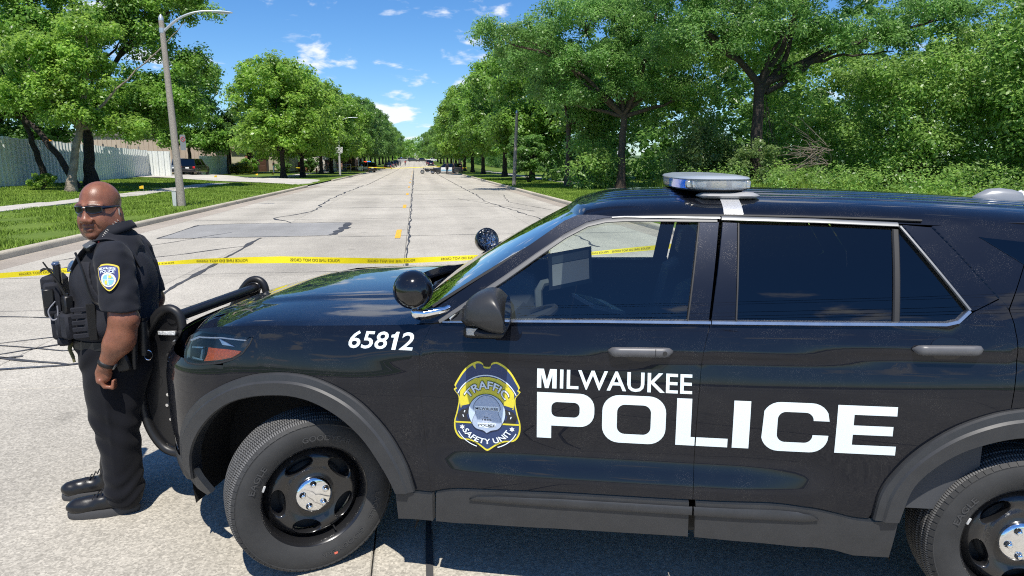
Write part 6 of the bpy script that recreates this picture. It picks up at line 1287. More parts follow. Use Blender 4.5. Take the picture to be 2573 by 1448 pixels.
for sd in (1, -1):
    b = MB(); b.tube(spline([(-.030, sd * .150, 1.445), (-.075, sd * .205, 1.36), (-.105, sd * .236, 1.26), (-.135, sd * .243, 1.20), (-.20, sd * .243, 1.175)], 5), .007, 6); b.build('edge_binding', GEAR, ve)
def pouch(nm, c, d, m=VESTM, rz=0, parent=None, bev=.012): b = MB(); b.box((0, 0, 0), d, bev=bev); o = b.build(nm, m, parent or ve); o.location = c; o.rotation_euler = (0, 0, rz); return o
mp = pouch('front_pouch', (.165, -.055, 1.195), (.085, .17, .215), bev=.02); pouch('pouch_flap', (.012, 0, .075), (.080, .176, .075), parent=mp); pouch('pouch_zip', (.035, .0, -.02), (.03, .178, .16), GEAR, parent=mp, bev=.01)
pouch('side_pouch', (.130, .095, 1.205), (.085, .07, .165), rz=R(20), bev=.012); pouch('black_case', (.140, .132, 1.215), (.055, .03, .095), GEAR, R(20), bev=.006)
for i, (x, l, rz) in enumerate(((.085, .135, 30), (.035, .185, 48))): pouch('magazine_pouch', (x, l, 1.075), (.06, .075, .13), rz=R(rz), bev=.012)
pouch('lower_pouch', (.135, .03, 1.05), (.06, .15, .13), rz=R(6), bev=.014); pouch('belly_panel', (.10, .05, .985), (.07, .20, .05), rz=R(10), bev=.014)
for k in range(5): pouch('webbing', (-.045, .2285, 1.03 + .034 * k), (.085, .012, .024), rz=R(80 - 68), bev=.003)
pouch('velcro_panel', (-.105, .2365, 1.10), (.045, .012, .19), mat('velcro', (.006, .006, .006), .95, bump=(300, 1, .004)), bev=.003)
rd = pouch('radio', (.035, .165, 1.175), (.045, .055, .11), GEAR, R(40), bev=.008)
b = MB(); b.tube([(0, 0, .05), (.03, -.012, .13), (.085, -.03, .235)], [.009, .006, .004], 8); b.tube([(.0, .012, .05), (0, .012, .068)], .008, 8); b.build('antenna', GEAR, rd)
bc = pouch('body_camera', (.105, .065, 1.325), (.035, .06, .115), GEAR, R(15), bev=.008); pouch('camera_top', (.004, 0, .058), (.036, .062, .016), mat('camera_blue', (.05, .08, .16), .3), parent=bc, bev=.005)
b = MB(); b.tube(spline([(.10, .15, 1.20), (.135, .165, 1.155), (.12, .17, 1.11), (.09, .17, 1.12), (.085, .17, 1.18)], 5), .004, 6); b.build('cable', mat('grey_cable', (.2, .2, .22), .5), ve)
b = MB(); b.tube(spline([(.155, -.05, 1.30), (.185, -.06, 1.335), (.225, -.07, 1.335), (.245, -.06, 1.325)], 5), .0055, 6); b.tube(spline([(.16, -.02, 1.31), (.20, -.03, 1.345), (.235, -.05, 1.335)], 4), .0045, 6); b.build('strap_loop', GEAR, ve)
b = MB(); b.lathe([(.0, 0), (.024, .002), (.026, .0), (.022, -.004)], 10); ob = b.build('chest_badge', mat('badge_metal', (.62, .60, .55), .3, metal=1, bump=(180, .8, .004)), ve); ob.location = (.018, .105, 1.372); ob.rotation_euler = (0, R(58), R(52)); ob.scale = (1.35, .95, 1)
# shoulder microphone, coiled cord, earpiece
mc = pouch('shoulder_microphone', (-.118, .150, 1.478), (.080, .05, .042), GEAR, R(35), bev=.012); mc.rotation_euler = (R(-18), R(24), R(40)); pouch('speaker_grille', (.012, .006, .020), (.058, .044, .010), mat('mic_grille', (.16, .17, .17), .35, metal=.6), parent=mc, bev=.004); pouch('red_button', (-.035, .02, .012), (.012, .016, .014), mat('mic_red', (.65, .05, .04), .4), parent=mc, bev=.004)
b = MB(); e0 = np.array(hp(-.015, .096, -.045)); e1 = np.array([-.165, .140, 1.50]); P = []
for t in np.linspace(0, 1, 110):
    c_ = e0 * (1 - t) + e1 * t + np.array([.01, .022, -.004]) * math.sin(math.pi * t); k = min(1, t / .12) ; P.append(tuple(c_ + .0068 * k * np.array([math.cos(t * 82), math.sin(t * 82), .3 * math.cos(t * 82)])))
b.tube(P, .0023, 5); b.tube([hp(-.012, .094, -.045), hp(-.006, .099, -.022), hp(-.008, .098, .002)], .0035, 6); b.build('coiled_cord', mat('clear_coil', (.35, .33, .30), .3), OF)
# sunglasses
SG = mat('sunglass_frame', (.010, .011, .02), .18, coat=.6); LENS = mat('sunglass_lens', (.008, .007, .006), .12, spec=.25)
b = MB()
for sd in (1, -1):
    rows = []
    for t in np.linspace(0, 1, 9):
        y = .009 + .062 * t; x = .112 - .0 * t - .034 * t ** 2; up_ = .025 - .004 * t; dn = -.014 + .012 * (1 - t) ** 3 + .010 * t ** 2.5; rows.append([hp(x - .002 * (1 - abs(2 * k - 1)), sd * y, dn + (up_ - dn) * k) for k in np.linspace(0, 1, 6)])
    b.grid(rows)
sgl = empty('sunglasses', (0, 0, 0), parent=OF); b.build('lens', LENS, sgl, recalc=False)
for sd in (1, -1):
    b = MB(); P = [hp(.1135 - .034 * t ** 2, sd * (.007 + .064 * t), .0265 - .004 * t) for t in np.linspace(0, 1, 8)]; b.tube(P, .0032, 6); P2 = [hp(.1125 - .034 * t ** 2, sd * (.009 + .060 * t), -.014 + .012 * (1 - t) ** 3 + .010 * t ** 2.5) for t in np.linspace(0, 1, 8)]; b.tube(P2, .0024, 6)
    b.tube([P[-1], P2[-1]], .004, 6); b.tube([P[0], P2[0]], .0026, 6); b.tube([hp(.080, sd * .072, .016), hp(.055, sd * .0835, .016), hp(.01, sd * .0895, .014), hp(-.022, sd * .090, .012), hp(-.045, sd * .089, -.004)], [.0085, .0075, .005, .004, .003], 8, sq=(.35, 1)); b.build('temple', SG, sgl)
b = MB(); b.tube([hp(.114, -.009, .018), hp(.117, 0, .020), hp(.114, .009, .018)], .004, 6); b.build('bridge', SG, sgl)
# belt and what hangs on it
b = MB(); ringp = lambda k, z: [(-.150 + .228 * k * math.cos(a), .213 * k * math.sin(a), z) for a in np.linspace(0, 2 * math.pi, 41)[:-1]]
b.loft([ringp(.99, .938), ringp(1.025, .941), ringp(1.025, .985), ringp(.99, .988)], caps=False); belt_o = b.build('duty_belt', mat('belt_black', (.010, .010, .011), .5, bump=(160, .3, .002)), OF)
pouch('belt_pouch', (-.335, .175, 1.00), (.05, .045, .13), GEAR, R(-50), belt_o, .01); fl = MB(); fl.tube([(-.300, .232, .84), (-.306, .236, .93), (-.312, .234, 1.00), (-.316, .234, 1.075)], [.015, .019, .021, .025], 12); fl.build('flashlight', GEAR, belt_o)
fl = MB(); fl.tube([(-.352, .205, .905), (-.356, .207, 1.02), (-.358, .206, 1.085)], [.028, .029, .027], 12); fl.tube([(-.358, .206, 1.085), (-.360, .206, 1.105)], [.018, .020], 10); fl.build('spray_holder', GEAR, belt_o)
b = MB(); b.tube([(-.372 + .022 * math.cos(a), .222, .905 + .026 * math.sin(a)) for a in np.linspace(0, 2 * math.pi, 25)], .0025, 6, caps=False); b.build('ring', CHROME, belt_o)
ts = pouch('taser_holster', (-.235, .225, .885), (.085, .045, .115), GEAR, R(-12), belt_o, .012); ts.rotation_euler = (0, R(18), R(-8)); pouch('yellow_grip', (-.018, .016, .062), (.014, .02, .07), mat('taser_yellow', (.65, .62, .03), .5), parent=ts, bev=.004).rotation_euler = (0, R(-30), 0)
pouch('belt_buckle', (.080, 0, .962), (.014, .05, .045), GEAR, 0, belt_o, .004); b = MB(); b.tube(spline([(.062, .085, .965), (.078, .095, .935), (.066, .095, .89), (.06, .10, .86)], 4), [.012] * 5 + [.010] * 4 + [.008] * 4, 7); b.build('key_strap', mat('olive_strap', (.10, .095, .04), .8), belt_o)
# watch
b = MB(); ax = np.array([.067, -.013, -.112]); ax /= np.linalg.norm(ax); u1 = np.cross(ax, [0, 1, 0]); u1 /= np.linalg.norm(u1); u2 = np.cross(ax, u1); c0 = np.array([-.166, .2735, .892]); rows = []
for q in (-.011, .011): rows.append([tuple(c0 + ax * q + (u1 * math.cos(a) + u2 * math.sin(a)) * .0415) for a in np.linspace(0, 2 * math.pi, 29)])
b.grid(rows); w = b.build('watch_band', mat('watch_black', (.012, .012, .013), .5, bump=(220, .6, .002)), OF, recalc=False); md = w.modifiers.new('s', 'SOLIDIFY'); md.thickness = .004
wf = pouch('watch_face', tuple(c0 - u1 * .042), (.012, .036, .036), mat('watch_glass', (.25, .24, .22), .15, metal=.6), 0, w, .005); wf.rotation_euler = (0, R(-32), R(0))
# boots
for sd in (1, -1):
    fo = 0 if sd > 0 else .105; y0 = .128 if sd > 0 else -.112
    f = Field((-.26 + fo, y0 - .08, 0), (.17 + fo, y0 + .08, .26), .0055)
    f.ell((.075 + fo, y0, .062), (.075, .050, .046), .02); f.ell((-.02 + fo, y0, .068), (.10, .046, .052), .03); f.ell((-.135 + fo, y0, .075), (.072, .044, .065), .03); f.cap((-.11 + fo, y0, .10), (-.13 + fo, y0, .22), .055, .062, .03); f.noise(.002, 60, 20 + sd); f.cut(lambda P: .030 - P[..., 2])
    bt = empty('boot', (0, 0, 0), parent=OF); link('upper', f.mesh('upper', 2), bt, LEATHER)
    def so(k, z): return [((-.03 + fo) + (.178 * k if math.cos(a) > 0 else .180 * k) * math.copysign(abs(math.cos(a)) ** .75, math.cos(a)), y0 + (.052 if math.cos(a) > -.2 else .046) * k * math.sin(a), z) for a in np.linspace(0, 2 * math.pi, 41)[:-1]]
    b = MB(); b.loft([so(.965, .0), so(.99, .006), so(1.0, .020), so(.99, .036), so(.93, .044)]); b.build('sole', SOLE, bt, angle=50)
    b = MB()
    for k in range(4): x = .012 - .022 * k + fo; zz = .108 + .014 * k; b.tube([(x, y0 - .03, zz - .004), (x - .004, y0, zz + .012), (x, y0 + .03, zz - .004)], .0035, 6)
    b.build('lace', GEAR, bt)
for o in (sh, tr, ve, belt_o): o.scale.x = .89; o.location.x = -.0165      # slim the clothing about the body's axis
# ------------------------------------------------------------------ fence, buildings, street furniture
FENCEM = mat('corrugated_steel', (.68, .70, .66), .5, metal=.0, var=(1.3, .12), rvar=(3, .1)); BOARDM = mat('pale_board', (.40, .47, .45), .7, var=(4, .18))
def corrugated(name, p0, p1, h0, h1, label, z0=.35, sheet_w=1.2, m=FENCEM):
    p0 = Vector((*p0, 0)); p1 = Vector((*p1, 0)); d = p1 - p0; L_ = d.length; n = max(1, round(L_ / sheet_w)); w = L_ / n; root = empty(name, p0, math.atan2(d.y, d.x), label, 'fence')
    prof = []; rib = w / 2
    for k in range(2): x = k * rib; prof += [(x, 0), (x + rib * .30, 0), (x + rib * .42, .16), (x + rib * .80, .16), (x + rib * .92, 0)]
    prof.append((w, 0))
    base = None
    for i in range(n):
        hh = h0 + (h1 - h0) * i / n + .03 * math.sin(i * 1.9)
        if base is None:
            b = MB(); b.grid([[(x, -y, 0) for x, y in prof], [(x, -y, 1) for x, y in prof]]); base = b.build('sheet', m, root, sm=False, recalc=False); o = base
        else: o = base.copy(); COL.objects.link(o)
        o.parent = root; o.location = (i * w, .004 * (i % 2), z0); o.scale = (1, 1, hh)
    for i in range(0, n + 1, 3): b = MB(); b.box((i * w, .08, z0 + h0 * .48), (.09, .09, h0 * .96)); b.build('post', mat('fence_post', (.2, .2, .2), .6), root)
    return root
corrugated('metal_fence', (-23.6, 30), (-28.45, 79.2), 3.25, 2.75, 'long pale green corrugated metal fence behind the left trees'); corrugated('metal_fence', (-28.40, 79.25), (-26.3, 80.0), 2.7, 2.6, 'short shaded return of corrugated fence by the yard opening')
gf = empty('board_fence', (-26.2, 90.0, .3), 0, 'pale green vertical board fence right of the yard opening', 'fence')
for i in range(40):
    t = i / 40; b = MB(); b.box((0, 0, 0), (.26, .03, 2.35 + .06 * math.sin(i * 2.3)), bev=.004); o = b.build('board', BOARDM, gf, sm=False); o.location = (.35 * t + .012 * (i % 2), 11.2 * t, 1.15); o.rotation_euler = (0, 0, R(88))
b = MB(); b.box((.1, 5.6, .6), (.06, 11.2, .10), Matrix.Rotation(R(-1.8), 3, 'Z')); b.build('rail', BOARDM, gf)
def rect(x0, x1, z0, z1, y, b): b.add([(x0, y, z0), (x1, y, z0), (x1, y, z1), (x0, y, z1)], [(0, 1, 2, 3)])
TAN = mat('tan_siding', (.38, .33, .25), .7, var=(3, .1)); TANL = mat('cream_panel', (.46, .43, .31), .7, var=(3, .1)); BRICK = mat('brick_red', (.30, .13, .085), .85, var=(8, .25)); WOODD = mat('carved_door', (.075, .035, .022), .5, var=(12, .4)); SHING = mat('shingle', (.20, .185, .165), .9, var=(2, .2)); DARKR = mat('recess_dark', (.03, .022, .02), .8)
ob = empty('office_building', (-24, 110, .3), 0, 'tan low office building with brown carved entrance doors', 'building')
b = MB(); b.box((.6, 6.5, 1.9), (7.4, 12.0, 3.6)); b.build('wall', TANL, ob, sm=False)
b = MB(); b.box((.8, 6.2, 4.55), (8.6, 13.4, 1.95)); b.build('fascia', TAN, ob, sm=False)
for i in range(29): b = MB(); b.box((-3.45 + i * .30, -.515, 4.55), (.05, .03, 1.93)); b.build('batten', TAN, ob, sm=False)
b = MB(); b.loft([[(-3.7, -.6, 5.53), (5.3, -.6, 5.53), (5.3, 13, 5.53), (-3.7, 13, 5.53)], [(-2.6, 4.0, 7.0), (4.6, 4.0, 7.0), (4.6, 8.0, 7.0), (-2.6, 8.0, 7.0)]]); b.build('roof', SHING, ob, sm=False)
b = MB(); b.box((-2.45, .30, 2.3), (2.1, .36, 2.6)); b.build('wall_panel', TANL, ob, sm=False); b = MB(); b.box((-2.45, .42, .55), (2.3, .2, .9)); b.build('plinth', DARKR, ob, sm=False)
b = MB(); b.box((-1.33, .32, 1.85), (.34, .5, 3.5)); b.build('pier', BRICK, ob, sm=False)
b = MB(); b.box((.35, .46, 1.75), (3.0, .10, 3.3)); b.build('recess', DARKR, ob, sm=False); b = MB(); b.box((.35, .1, 3.48), (3.3, .9, .14)); b.build('lintel', TAN, ob, sm=False)
for x in (-.35, .98):
    b = MB(); b.box((x, .36, 1.55), (1.05, .08, 2.9), bev=.02); d = b.build('door', WOODD, ob, sm=False)
    for z in (.7, 1.6, 2.5): b = MB(); b.box((x, .31, z), (.7, .04, .62), bev=.02); b.build('door_panel', WOODD, d, sm=False)
    b = MB(); b.box((x + .1, .30, 2.25), (.22, .05, .30), bev=.02); b.build('wall_lamp', mat('lamp_cream', (.75, .62, .40), .5), d)
b = MB(); b.box((2.6, .30, 2.0), (1.4, .36, 3.2)); b.build('wall_panel', TAN, ob, sm=False)
b = MB(); b.box((.93, -.56, 4.15), (.92, .06, .98), bev=.01); sg = b.build('sign', mat('sign_black', (.015, .012, .012), .5), ob, sm=False)
b = MB(); b.add([(.55, -.60, 4.56), (.93, -.60, 4.22), (1.31, -.60, 4.56), (1.31, -.60, 4.36), (.93, -.60, 4.02), (.55, -.60, 4.36)], [(0, 1, 4, 5), (1, 2, 3, 4)]); b.build('chevron', mat('sign_orange', (.55, .17, .05), .5), sg, sm=False)
wh = empty('warehouse', (-40, 104, .3), 0, 'long pinkish beige warehouse behind the metal fence', 'building'); b = MB(); b.box((1, 10, 2.6), (22, 20, 5.2)); b.build('wall', mat('beige_siding', (.46, .37, .30), .7, var=(1, .08)), wh, sm=False); b = MB(); b.box((1, 10, 5.5), (22.6, 20.6, .6)); b.build('roof', SHING, wh, sm=False)
for i in range(36): b = MB(); b.box((-9.6 + i * .6, -.03, 2.6), (.08, .06, 5.1)); b.build('rib', MATS['beige_siding'], wh, sm=False)
# yellow digger behind the fence
DIG = mat('digger_orange', (.75, .30, .015), .45, coat=.2, var=(5, .15)); dg = empty('excavator', (-28.6, 56.5, .0), R(20), 'orange construction machine showing above the metal fence', 'machine')
b = MB(); b.box((0, 0, 1.7), (3.0, 2.2, 1.1), bev=.15); b.build('body', DIG, dg); b = MB(); b.box((.4, -.3, 2.6), (1.4, 1.3, 1.3), bev=.12); b.build('cab', DIG, dg); b = MB(); b.box((0, 1.0, .55), (3.2, .5, .9), bev=.2); b.build('track', GEAR, dg); b = MB(); b.box((0, -1.0, .55), (3.2, .5, .9), bev=.2); b.build('track', GEAR, dg)
b = MB(); b.tube([(-1.2, .2, 2.2), (-2.0, .2, 2.9), (-.6, .2, 3.25), (1.3, .1, 3.2)], [.22, .26, .24, .18], 8); b.build('boom', DIG, dg); b = MB(); b.tube([(1.3, -.35, 3.15), (1.3, .45, 3.15)], .42, 14); b.build('bucket', DIG, dg)
# brick wall and houses farther left
bw = empty('brick_wall', (-19.8, 122, .2), 0, 'low red brick wall right of the office building', 'wall'); b = MB(); b.box((0, 0, .85), (3.6, .3, 1.7)); b.build('wall', BRICK, bw, sm=False); b = MB(); b.box((0, 0, 1.74), (3.7, .4, .09)); b.build('coping', TAN, bw, sm=False)
for i, (x, y, w, h, c, lb) in enumerate(((-18.0, 134, 5, 3.4, (.55, .50, .44), 'pale single storey house behind the low brick wall'), (-17, 158, 7, 4.2, (.42, .24, .18), 'pink brick house glimpsed between the left street trees'), (-20, 200, 10, 5.0, (.50, .46, .42), 'far grey house behind the left street trees'))):
    hs = empty('house', (x, y, .2 + float(gz(y))), 0, lb, 'house'); b = MB(); b.box((0, 4, h / 2), (w, 8, h)); b.build('wall', mat('house_wall_%s' % 'abc'[i], c, .8), hs, sm=False); b = MB(); b.loft([[(-w / 2 - .4, -.4, h), (w / 2 + .4, -.4, h), (w / 2 + .4, 8.4, h), (-w / 2 - .4, 8.4, h)], [(-w / 2 - .4, 3.9, h + 1.8), (w / 2 + .4, 3.9, h + 1.8), (w / 2 + .4, 4.1, h + 1.8), (-w / 2 - .4, 4.1, h + 1.8)]]); b.build('roof', SHING, hs, sm=False)
    for xx in (-w * .3, w * .05): b = MB(); b.box((xx, -.02, h * .55), (w * .16, .08, h * .36)); wn = b.build('window', DARKR, hs, sm=False); b = MB(); b.box((xx, -.06, h * .55), (w * .16 + .14, .03, .06)); b.build('frame', TANL, wn, sm=False)
    b = MB(); b.box((w * .36, -.03, 1.05), (.95, .08, 2.1)); b.build('door', WOODD, hs, sm=False)
# chain link fence
cl = empty('chain_link_fence', (-13.2, 118, .2), 0, 'grey chain link fence behind the left street maples', 'fence'); WIRE = mat('wire_grey', (.35, .38, .38), .5, metal=.5)
for k in range(4): b = MB(); b.tube([(-2.6 + k * 1.73, 0, 0), (-2.6 + k * 1.73, 0, 1.35)], .035, 8); b.build('post', WIRE, cl)
b = MB(); b.tube([(-2.6, 0, 1.3), (2.6, 0, 1.3)], .025, 6); b.build('rail', WIRE, cl)
b = MB()
for k in range(-12, 44):
    for s_ in (1, -1):
        x0 = -2.6 + k * .12; x1 = x0 + s_ * 1.25
        if min(x0, x1) >= -2.6 and max(x0, x1) <= 2.6: b.tube([(x0, .01 * s_, .03), (x1, .01 * s_, 1.28)], .008, 3, caps=False)
b.build('mesh', WIRE, cl)['kind'] = 'stuff'
# --- lamp posts
POLEM = mat('pole_aggregate', (.30, .265, .225), .9, var=(38, .45, 2), bump=(60, .5, .01)); POLEG = mat('pole_grey', (.42, .41, .39), .7); ARMM = mat('arm_grey', (.50, .53, .55), .4, metal=.6)
def lamp_post(loc, h, label, m=POLEM, lean=(0, 0), reach=2.6, side=1, r=(.155, .095), arm=True):
    o = empty('street_lamp', loc, 0, label, 'street lamp', 'lamp posts along the street'); b = MB(); b.tube([(0, 0, -.05), (lean[0] * .5, 0, h * .5), (lean[0], 0, h)], [r[0], (r[0] + r[1]) / 2, r[1]], 14); b.build('pole', m, o)
    b = MB(); b.lathe([(r[1] * 1.02, 0), (r[1] * 1.02, .10), (r[1] * .5, .2), (.01, .24)], 12, 'z', (lean[0], 0, h)); b.build('cap', ARMM, o)
    if arm:
        b = MB(); P = spline([(lean[0] + side * .08, 0, h - .36), (lean[0] + side * .65, 0, h + .10), (lean[0] + side * 1.3, 0, h + .35), (lean[0] + side * 1.95, 0, h + .40)], 6); b.tube(P, [.05] * 6 + [.042] * 6 + [.036] * 7, 8); b.tube([(lean[0], 0, h - .45), (lean[0], 0, h - .27)], r[1] * 1.12, 12); b.build('arm', ARMM, o)
        b = MB(); x = lean[0] + side * 1.9; b.loft([[(x + side * d, w * math.cos(a), h + .385 + zz + hh * math.sin(a)) for a in np.linspace(0, 2 * math.pi, 13)[:-1]] for d, w, hh, zz in ((0, .05, .045, .0), (.12, .10, .055, .0), (.45, .13, .045, -.01), (.68, .11, .025, -.02), (.74, .05, .01, -.025))]); hd = b.build('lamp_head', mat('lamp_grey', (.50, .55, .60), .4), o)
        b = MB(); b.box((x + side * .40, 0, h + .325), (.40, .17, .02), bev=.008); b.build('lens', CLEAR, hd)
    return o
l1 = lamp_post((-9.28, 29.07, .10), 7.10, 'leaning aggregate concrete lamp post nearest on the left, with sign and box', lean=(-.17, 0))
b = MB(); b.prism([(p[0], p[1]) for p in rrect(-.12, .12, -.30, .30, .04, 3)], -.004, .004, 'x'); b.v = [(p[0] * .8 + p[1] * .6 + .24, p[1] * .8 - p[0] * .6, p[2] + 2.55) for p in b.v]; sgn = b.build('sign_plate', mat('sign_back_grey', (.42, .42, .42), .4, metal=.5), l1)
b = MB(); ringn = [(.0, .085 * math.cos(a), 2.68 + .085 * math.sin(a)) for a in np.linspace(0, 2 * math.pi, 25)]; b.tube(ringn, .011, 5, caps=False); b.tube([(.0, -.06, 2.74), (.0, .06, 2.62)], .010, 5); b.v = [((p[0] + .006) * .8 + p[1] * .6 + .24, p[1] * .8 - (p[0] + .006) * .6, p[2]) for p in b.v]; b.build('no_parking_ring', mat('sign_red', (.55, .04, .04), .5), sgn)
b = MB(); b.box((-.24, -.05, .33), (.15, .12, .62), bev=.012); b.box((-.24, -.05, .655), (.17, .14, .03), bev=.008); b.build('utility_box', mat('box_grey', (.46, .48, .46), .5, var=(7, .1)), l1)
l2 = lamp_post((-10.0, 95.6, .12), 7.2, 'second lamp post along the left kerb, with a grey sign plate', POLEG, r=(.15, .09)); b = MB(); b.box((0, -.15, 3.3), (1.0, .03, .85), bev=.02); b.build('sign_plate', mat('sign_white', (.55, .55, .53), .5), l2)
lamp_post((-10.4, 160, .15), 7.5, 'third lamp post along the left kerb', POLEG, r=(.15, .09)); lamp_post((7.3, 51.0, .10), 5.3, 'plain grey-brown pole at the right kerb left of the slim ash', POLEM, lean=(.22, 0), side=-1, reach=2, r=(.15, .10), arm=False)
for i, (x, y) in enumerate(((7.6, 118), (7.7, 140), (8.0, 190))): lamp_post((x, y, .1 + float(gz(y))), 7.4, '%s thin pale pole on the right verge beyond the motorcycle' % ('nearest', 'middle', 'farthest')[i], POLEG, side=-1, r=(.13, .09))
# hydrant, marker flags, boulder
hy = empty('fire_hydrant', (-15.7, 115, .15), 0, 'small red fire hydrant on the lawn between the maples', 'hydrant'); HR = mat('hydrant_red', (.55, .03, .03), .4)
b = MB(); b.lathe([(.17, 0), (.17, .06), (.12, .08), (.12, .48), (.15, .50), (.15, .56), (.11, .66), (.04, .72), (.01, .74)], 16); b.build('barrel', HR, hy); b = MB(); b.tube([(-.22, 0, .40), (.22, 0, .40)], .06, 10); b.build('outlet', HR, hy); b = MB(); b.tube([(0, 0, .72), (0, 0, .79)], .03, 6); b.build('bonnet_nut', HR, hy)
FLG = mat('flag_yellow', (.80, .50, .02), .6)
for (x, y), lb in zip(((-14.5, 39.5), (-17.3, 63.9), (-16.7, 77.2), (-15.8, 81.0), (-15.4, 103)), ('yellow marker flag on the lawn behind the near lamp post', 'yellow marker flag where the walk meets the drive', 'yellow marker flag at the far edge of the drive', 'tall yellow marker flag by the nearest street maple', 'yellow marker flag on the lawn near the hydrant')):
    z = lz(x, y); fg = empty('marker_flag', (x, y, z), 0, lb, 'flag', 'yellow utility flags'); b = MB(); b.tube([(0, 0, 0), (.02, 0, .55)], .007, 5); b.build('wire', WIRE, fg); b = MB(); b.grid([[(.02, 0, .55), (.02, 0, .38)], [(-.10, .03, .54), (-.09, .03, .39)], [(-.20, -.02, .50), (-.19, -.01, .37)]]); b.build('flag', FLG, fg)
shrub((-24.2, 106.5, .3), 1.5, 2.3, 45, 100, .11, LEAF_MAPLE, 'round green bush before the office entrance', name='bush'); shrub((-24.0, 101.5, .3), 1.7, 1.5, 45, 100, .10, LEAF_GOLD, 'low golden-green bush beside the office entrance', name='bush'); shrub((-27.0, 102.5, .3), 1.4, 1.0, 35, 90, .10, LEAF_LIME, 'low leafy plants at the corner of the board fence', name='bush'); shrub((-17.4, 120, .2), 1.5, 2.6, 45, 90, .12, LEAF_DEEP, 'tall dark green bush beside the low brick wall', name='bush'); shrub((-18.8, 103.5, .3), 1.3, 1.5, 35, 90, .10, LEAF_DEEP, 'dark low bush behind the nearest street maple', name='bush'); shrub((-21.8, 44.2, .4), .8, .8, 24, 60, .08, LEAF_LIME, 'small light green weed clump between the left trunks', name='bush')
b = MB(); b.ball((0, 0, .2), .45, 12, 8, (1.2, .8, .7)); o = b.build('boulder', mat('boulder', (.55, .5, .44), .9, var=(4, .2)), None); o.location = (-26.6, 101.2, .3); tag(o, 'pale boulder at the end of the board fence', 'rock')
# --- barrier tapes
TAPE = mat('tape_yellow', (.80, .66, .01), .42, coat=.2); bsdf(TAPE).inputs['Transmission Weight'].default_value = 0; TINK = mat('tape_ink', (.05, .045, .005), .6)
tp = empty('police_tape', (0, 0, 0), 0, 'yellow police line tape stretched behind the officer and the SUV', 'tape')
TPX = [-5.6, -4.5, -3.99, -3.53, -3.09, -2.24, -1.91, -1.51, -1.2, -.82, -.18, .54, 1.2, 1.75, 2.7, 3.6, 5.0]; TPZ = [.86, .90, .925, .945, .970, 1.022, 1.038, 1.036, 1.036, 1.022, 1.003, 1.016, .955, .962, 1.015, 1.06, 1.10]; TPY = [6.1, 6.2, 6.25, 6.3, 6.3, 6.3, 6.3, 6.3, 6.3, 6.3, 6.3, 6.35, 6.6, 6.85, 6.95, 7.05, 7.2]; TPW = [.9, .8, .75, .75, .8, .45, .7, .95, 1, .95, .85, .75, .6, .55, .95, .95, .9]
def tp_at(x, v, off=0):
    zc = interp(x, TPX, TPZ); y = interp(x, TPX, TPY); w = interp(x, TPX, TPW); fold = .012 * math.sin(x * 4.1) * v; return (x, y - off + .03 * (1 - w) * v * 30 * .02 + fold, zc + v * .060 * w)
b = MB(); b.grid([[tp_at(x, v) for v in (-.5, -.2, .2, .5)] for x in np.linspace(-5.6, 5.0, 160)]); b.build('ribbon', TAPE, tp, recalc=False)
V, F = text2d('POLICE LINE DO NOT CROSS', bold=.0); V0 = fit2d(V, 0, 1, 0, 1)
for x0 in (-4.93, -4.02, -3.38, -2.55, -1.93, -1.13, -.45, .22, .9, 1.55, 2.02, 2.72, 3.4):
    w = .43; decal('lettering', np.stack([x0 + (1 - V0[:, 0]) * w, -.02 + V0[:, 1] * .42], 1), F, lambda a, c: tp_at(a, c - .16, .0035), TINK, tp, cut=.06)
tf = empty('police_tape', (0, 112.5, 0), 0, 'distant yellow tape across the street before the far police car', 'tape'); b = MB(); b.grid([[(x, 0, .97 + .10 * math.sin(x * .5) - .05 * v), (x, .02, 1.05 + .10 * math.sin(x * .5))] for v, x in [(0, x) for x in np.linspace(-24, 8.4, 60)]]); b.build('ribbon', TAPE, tf, recalc=False)
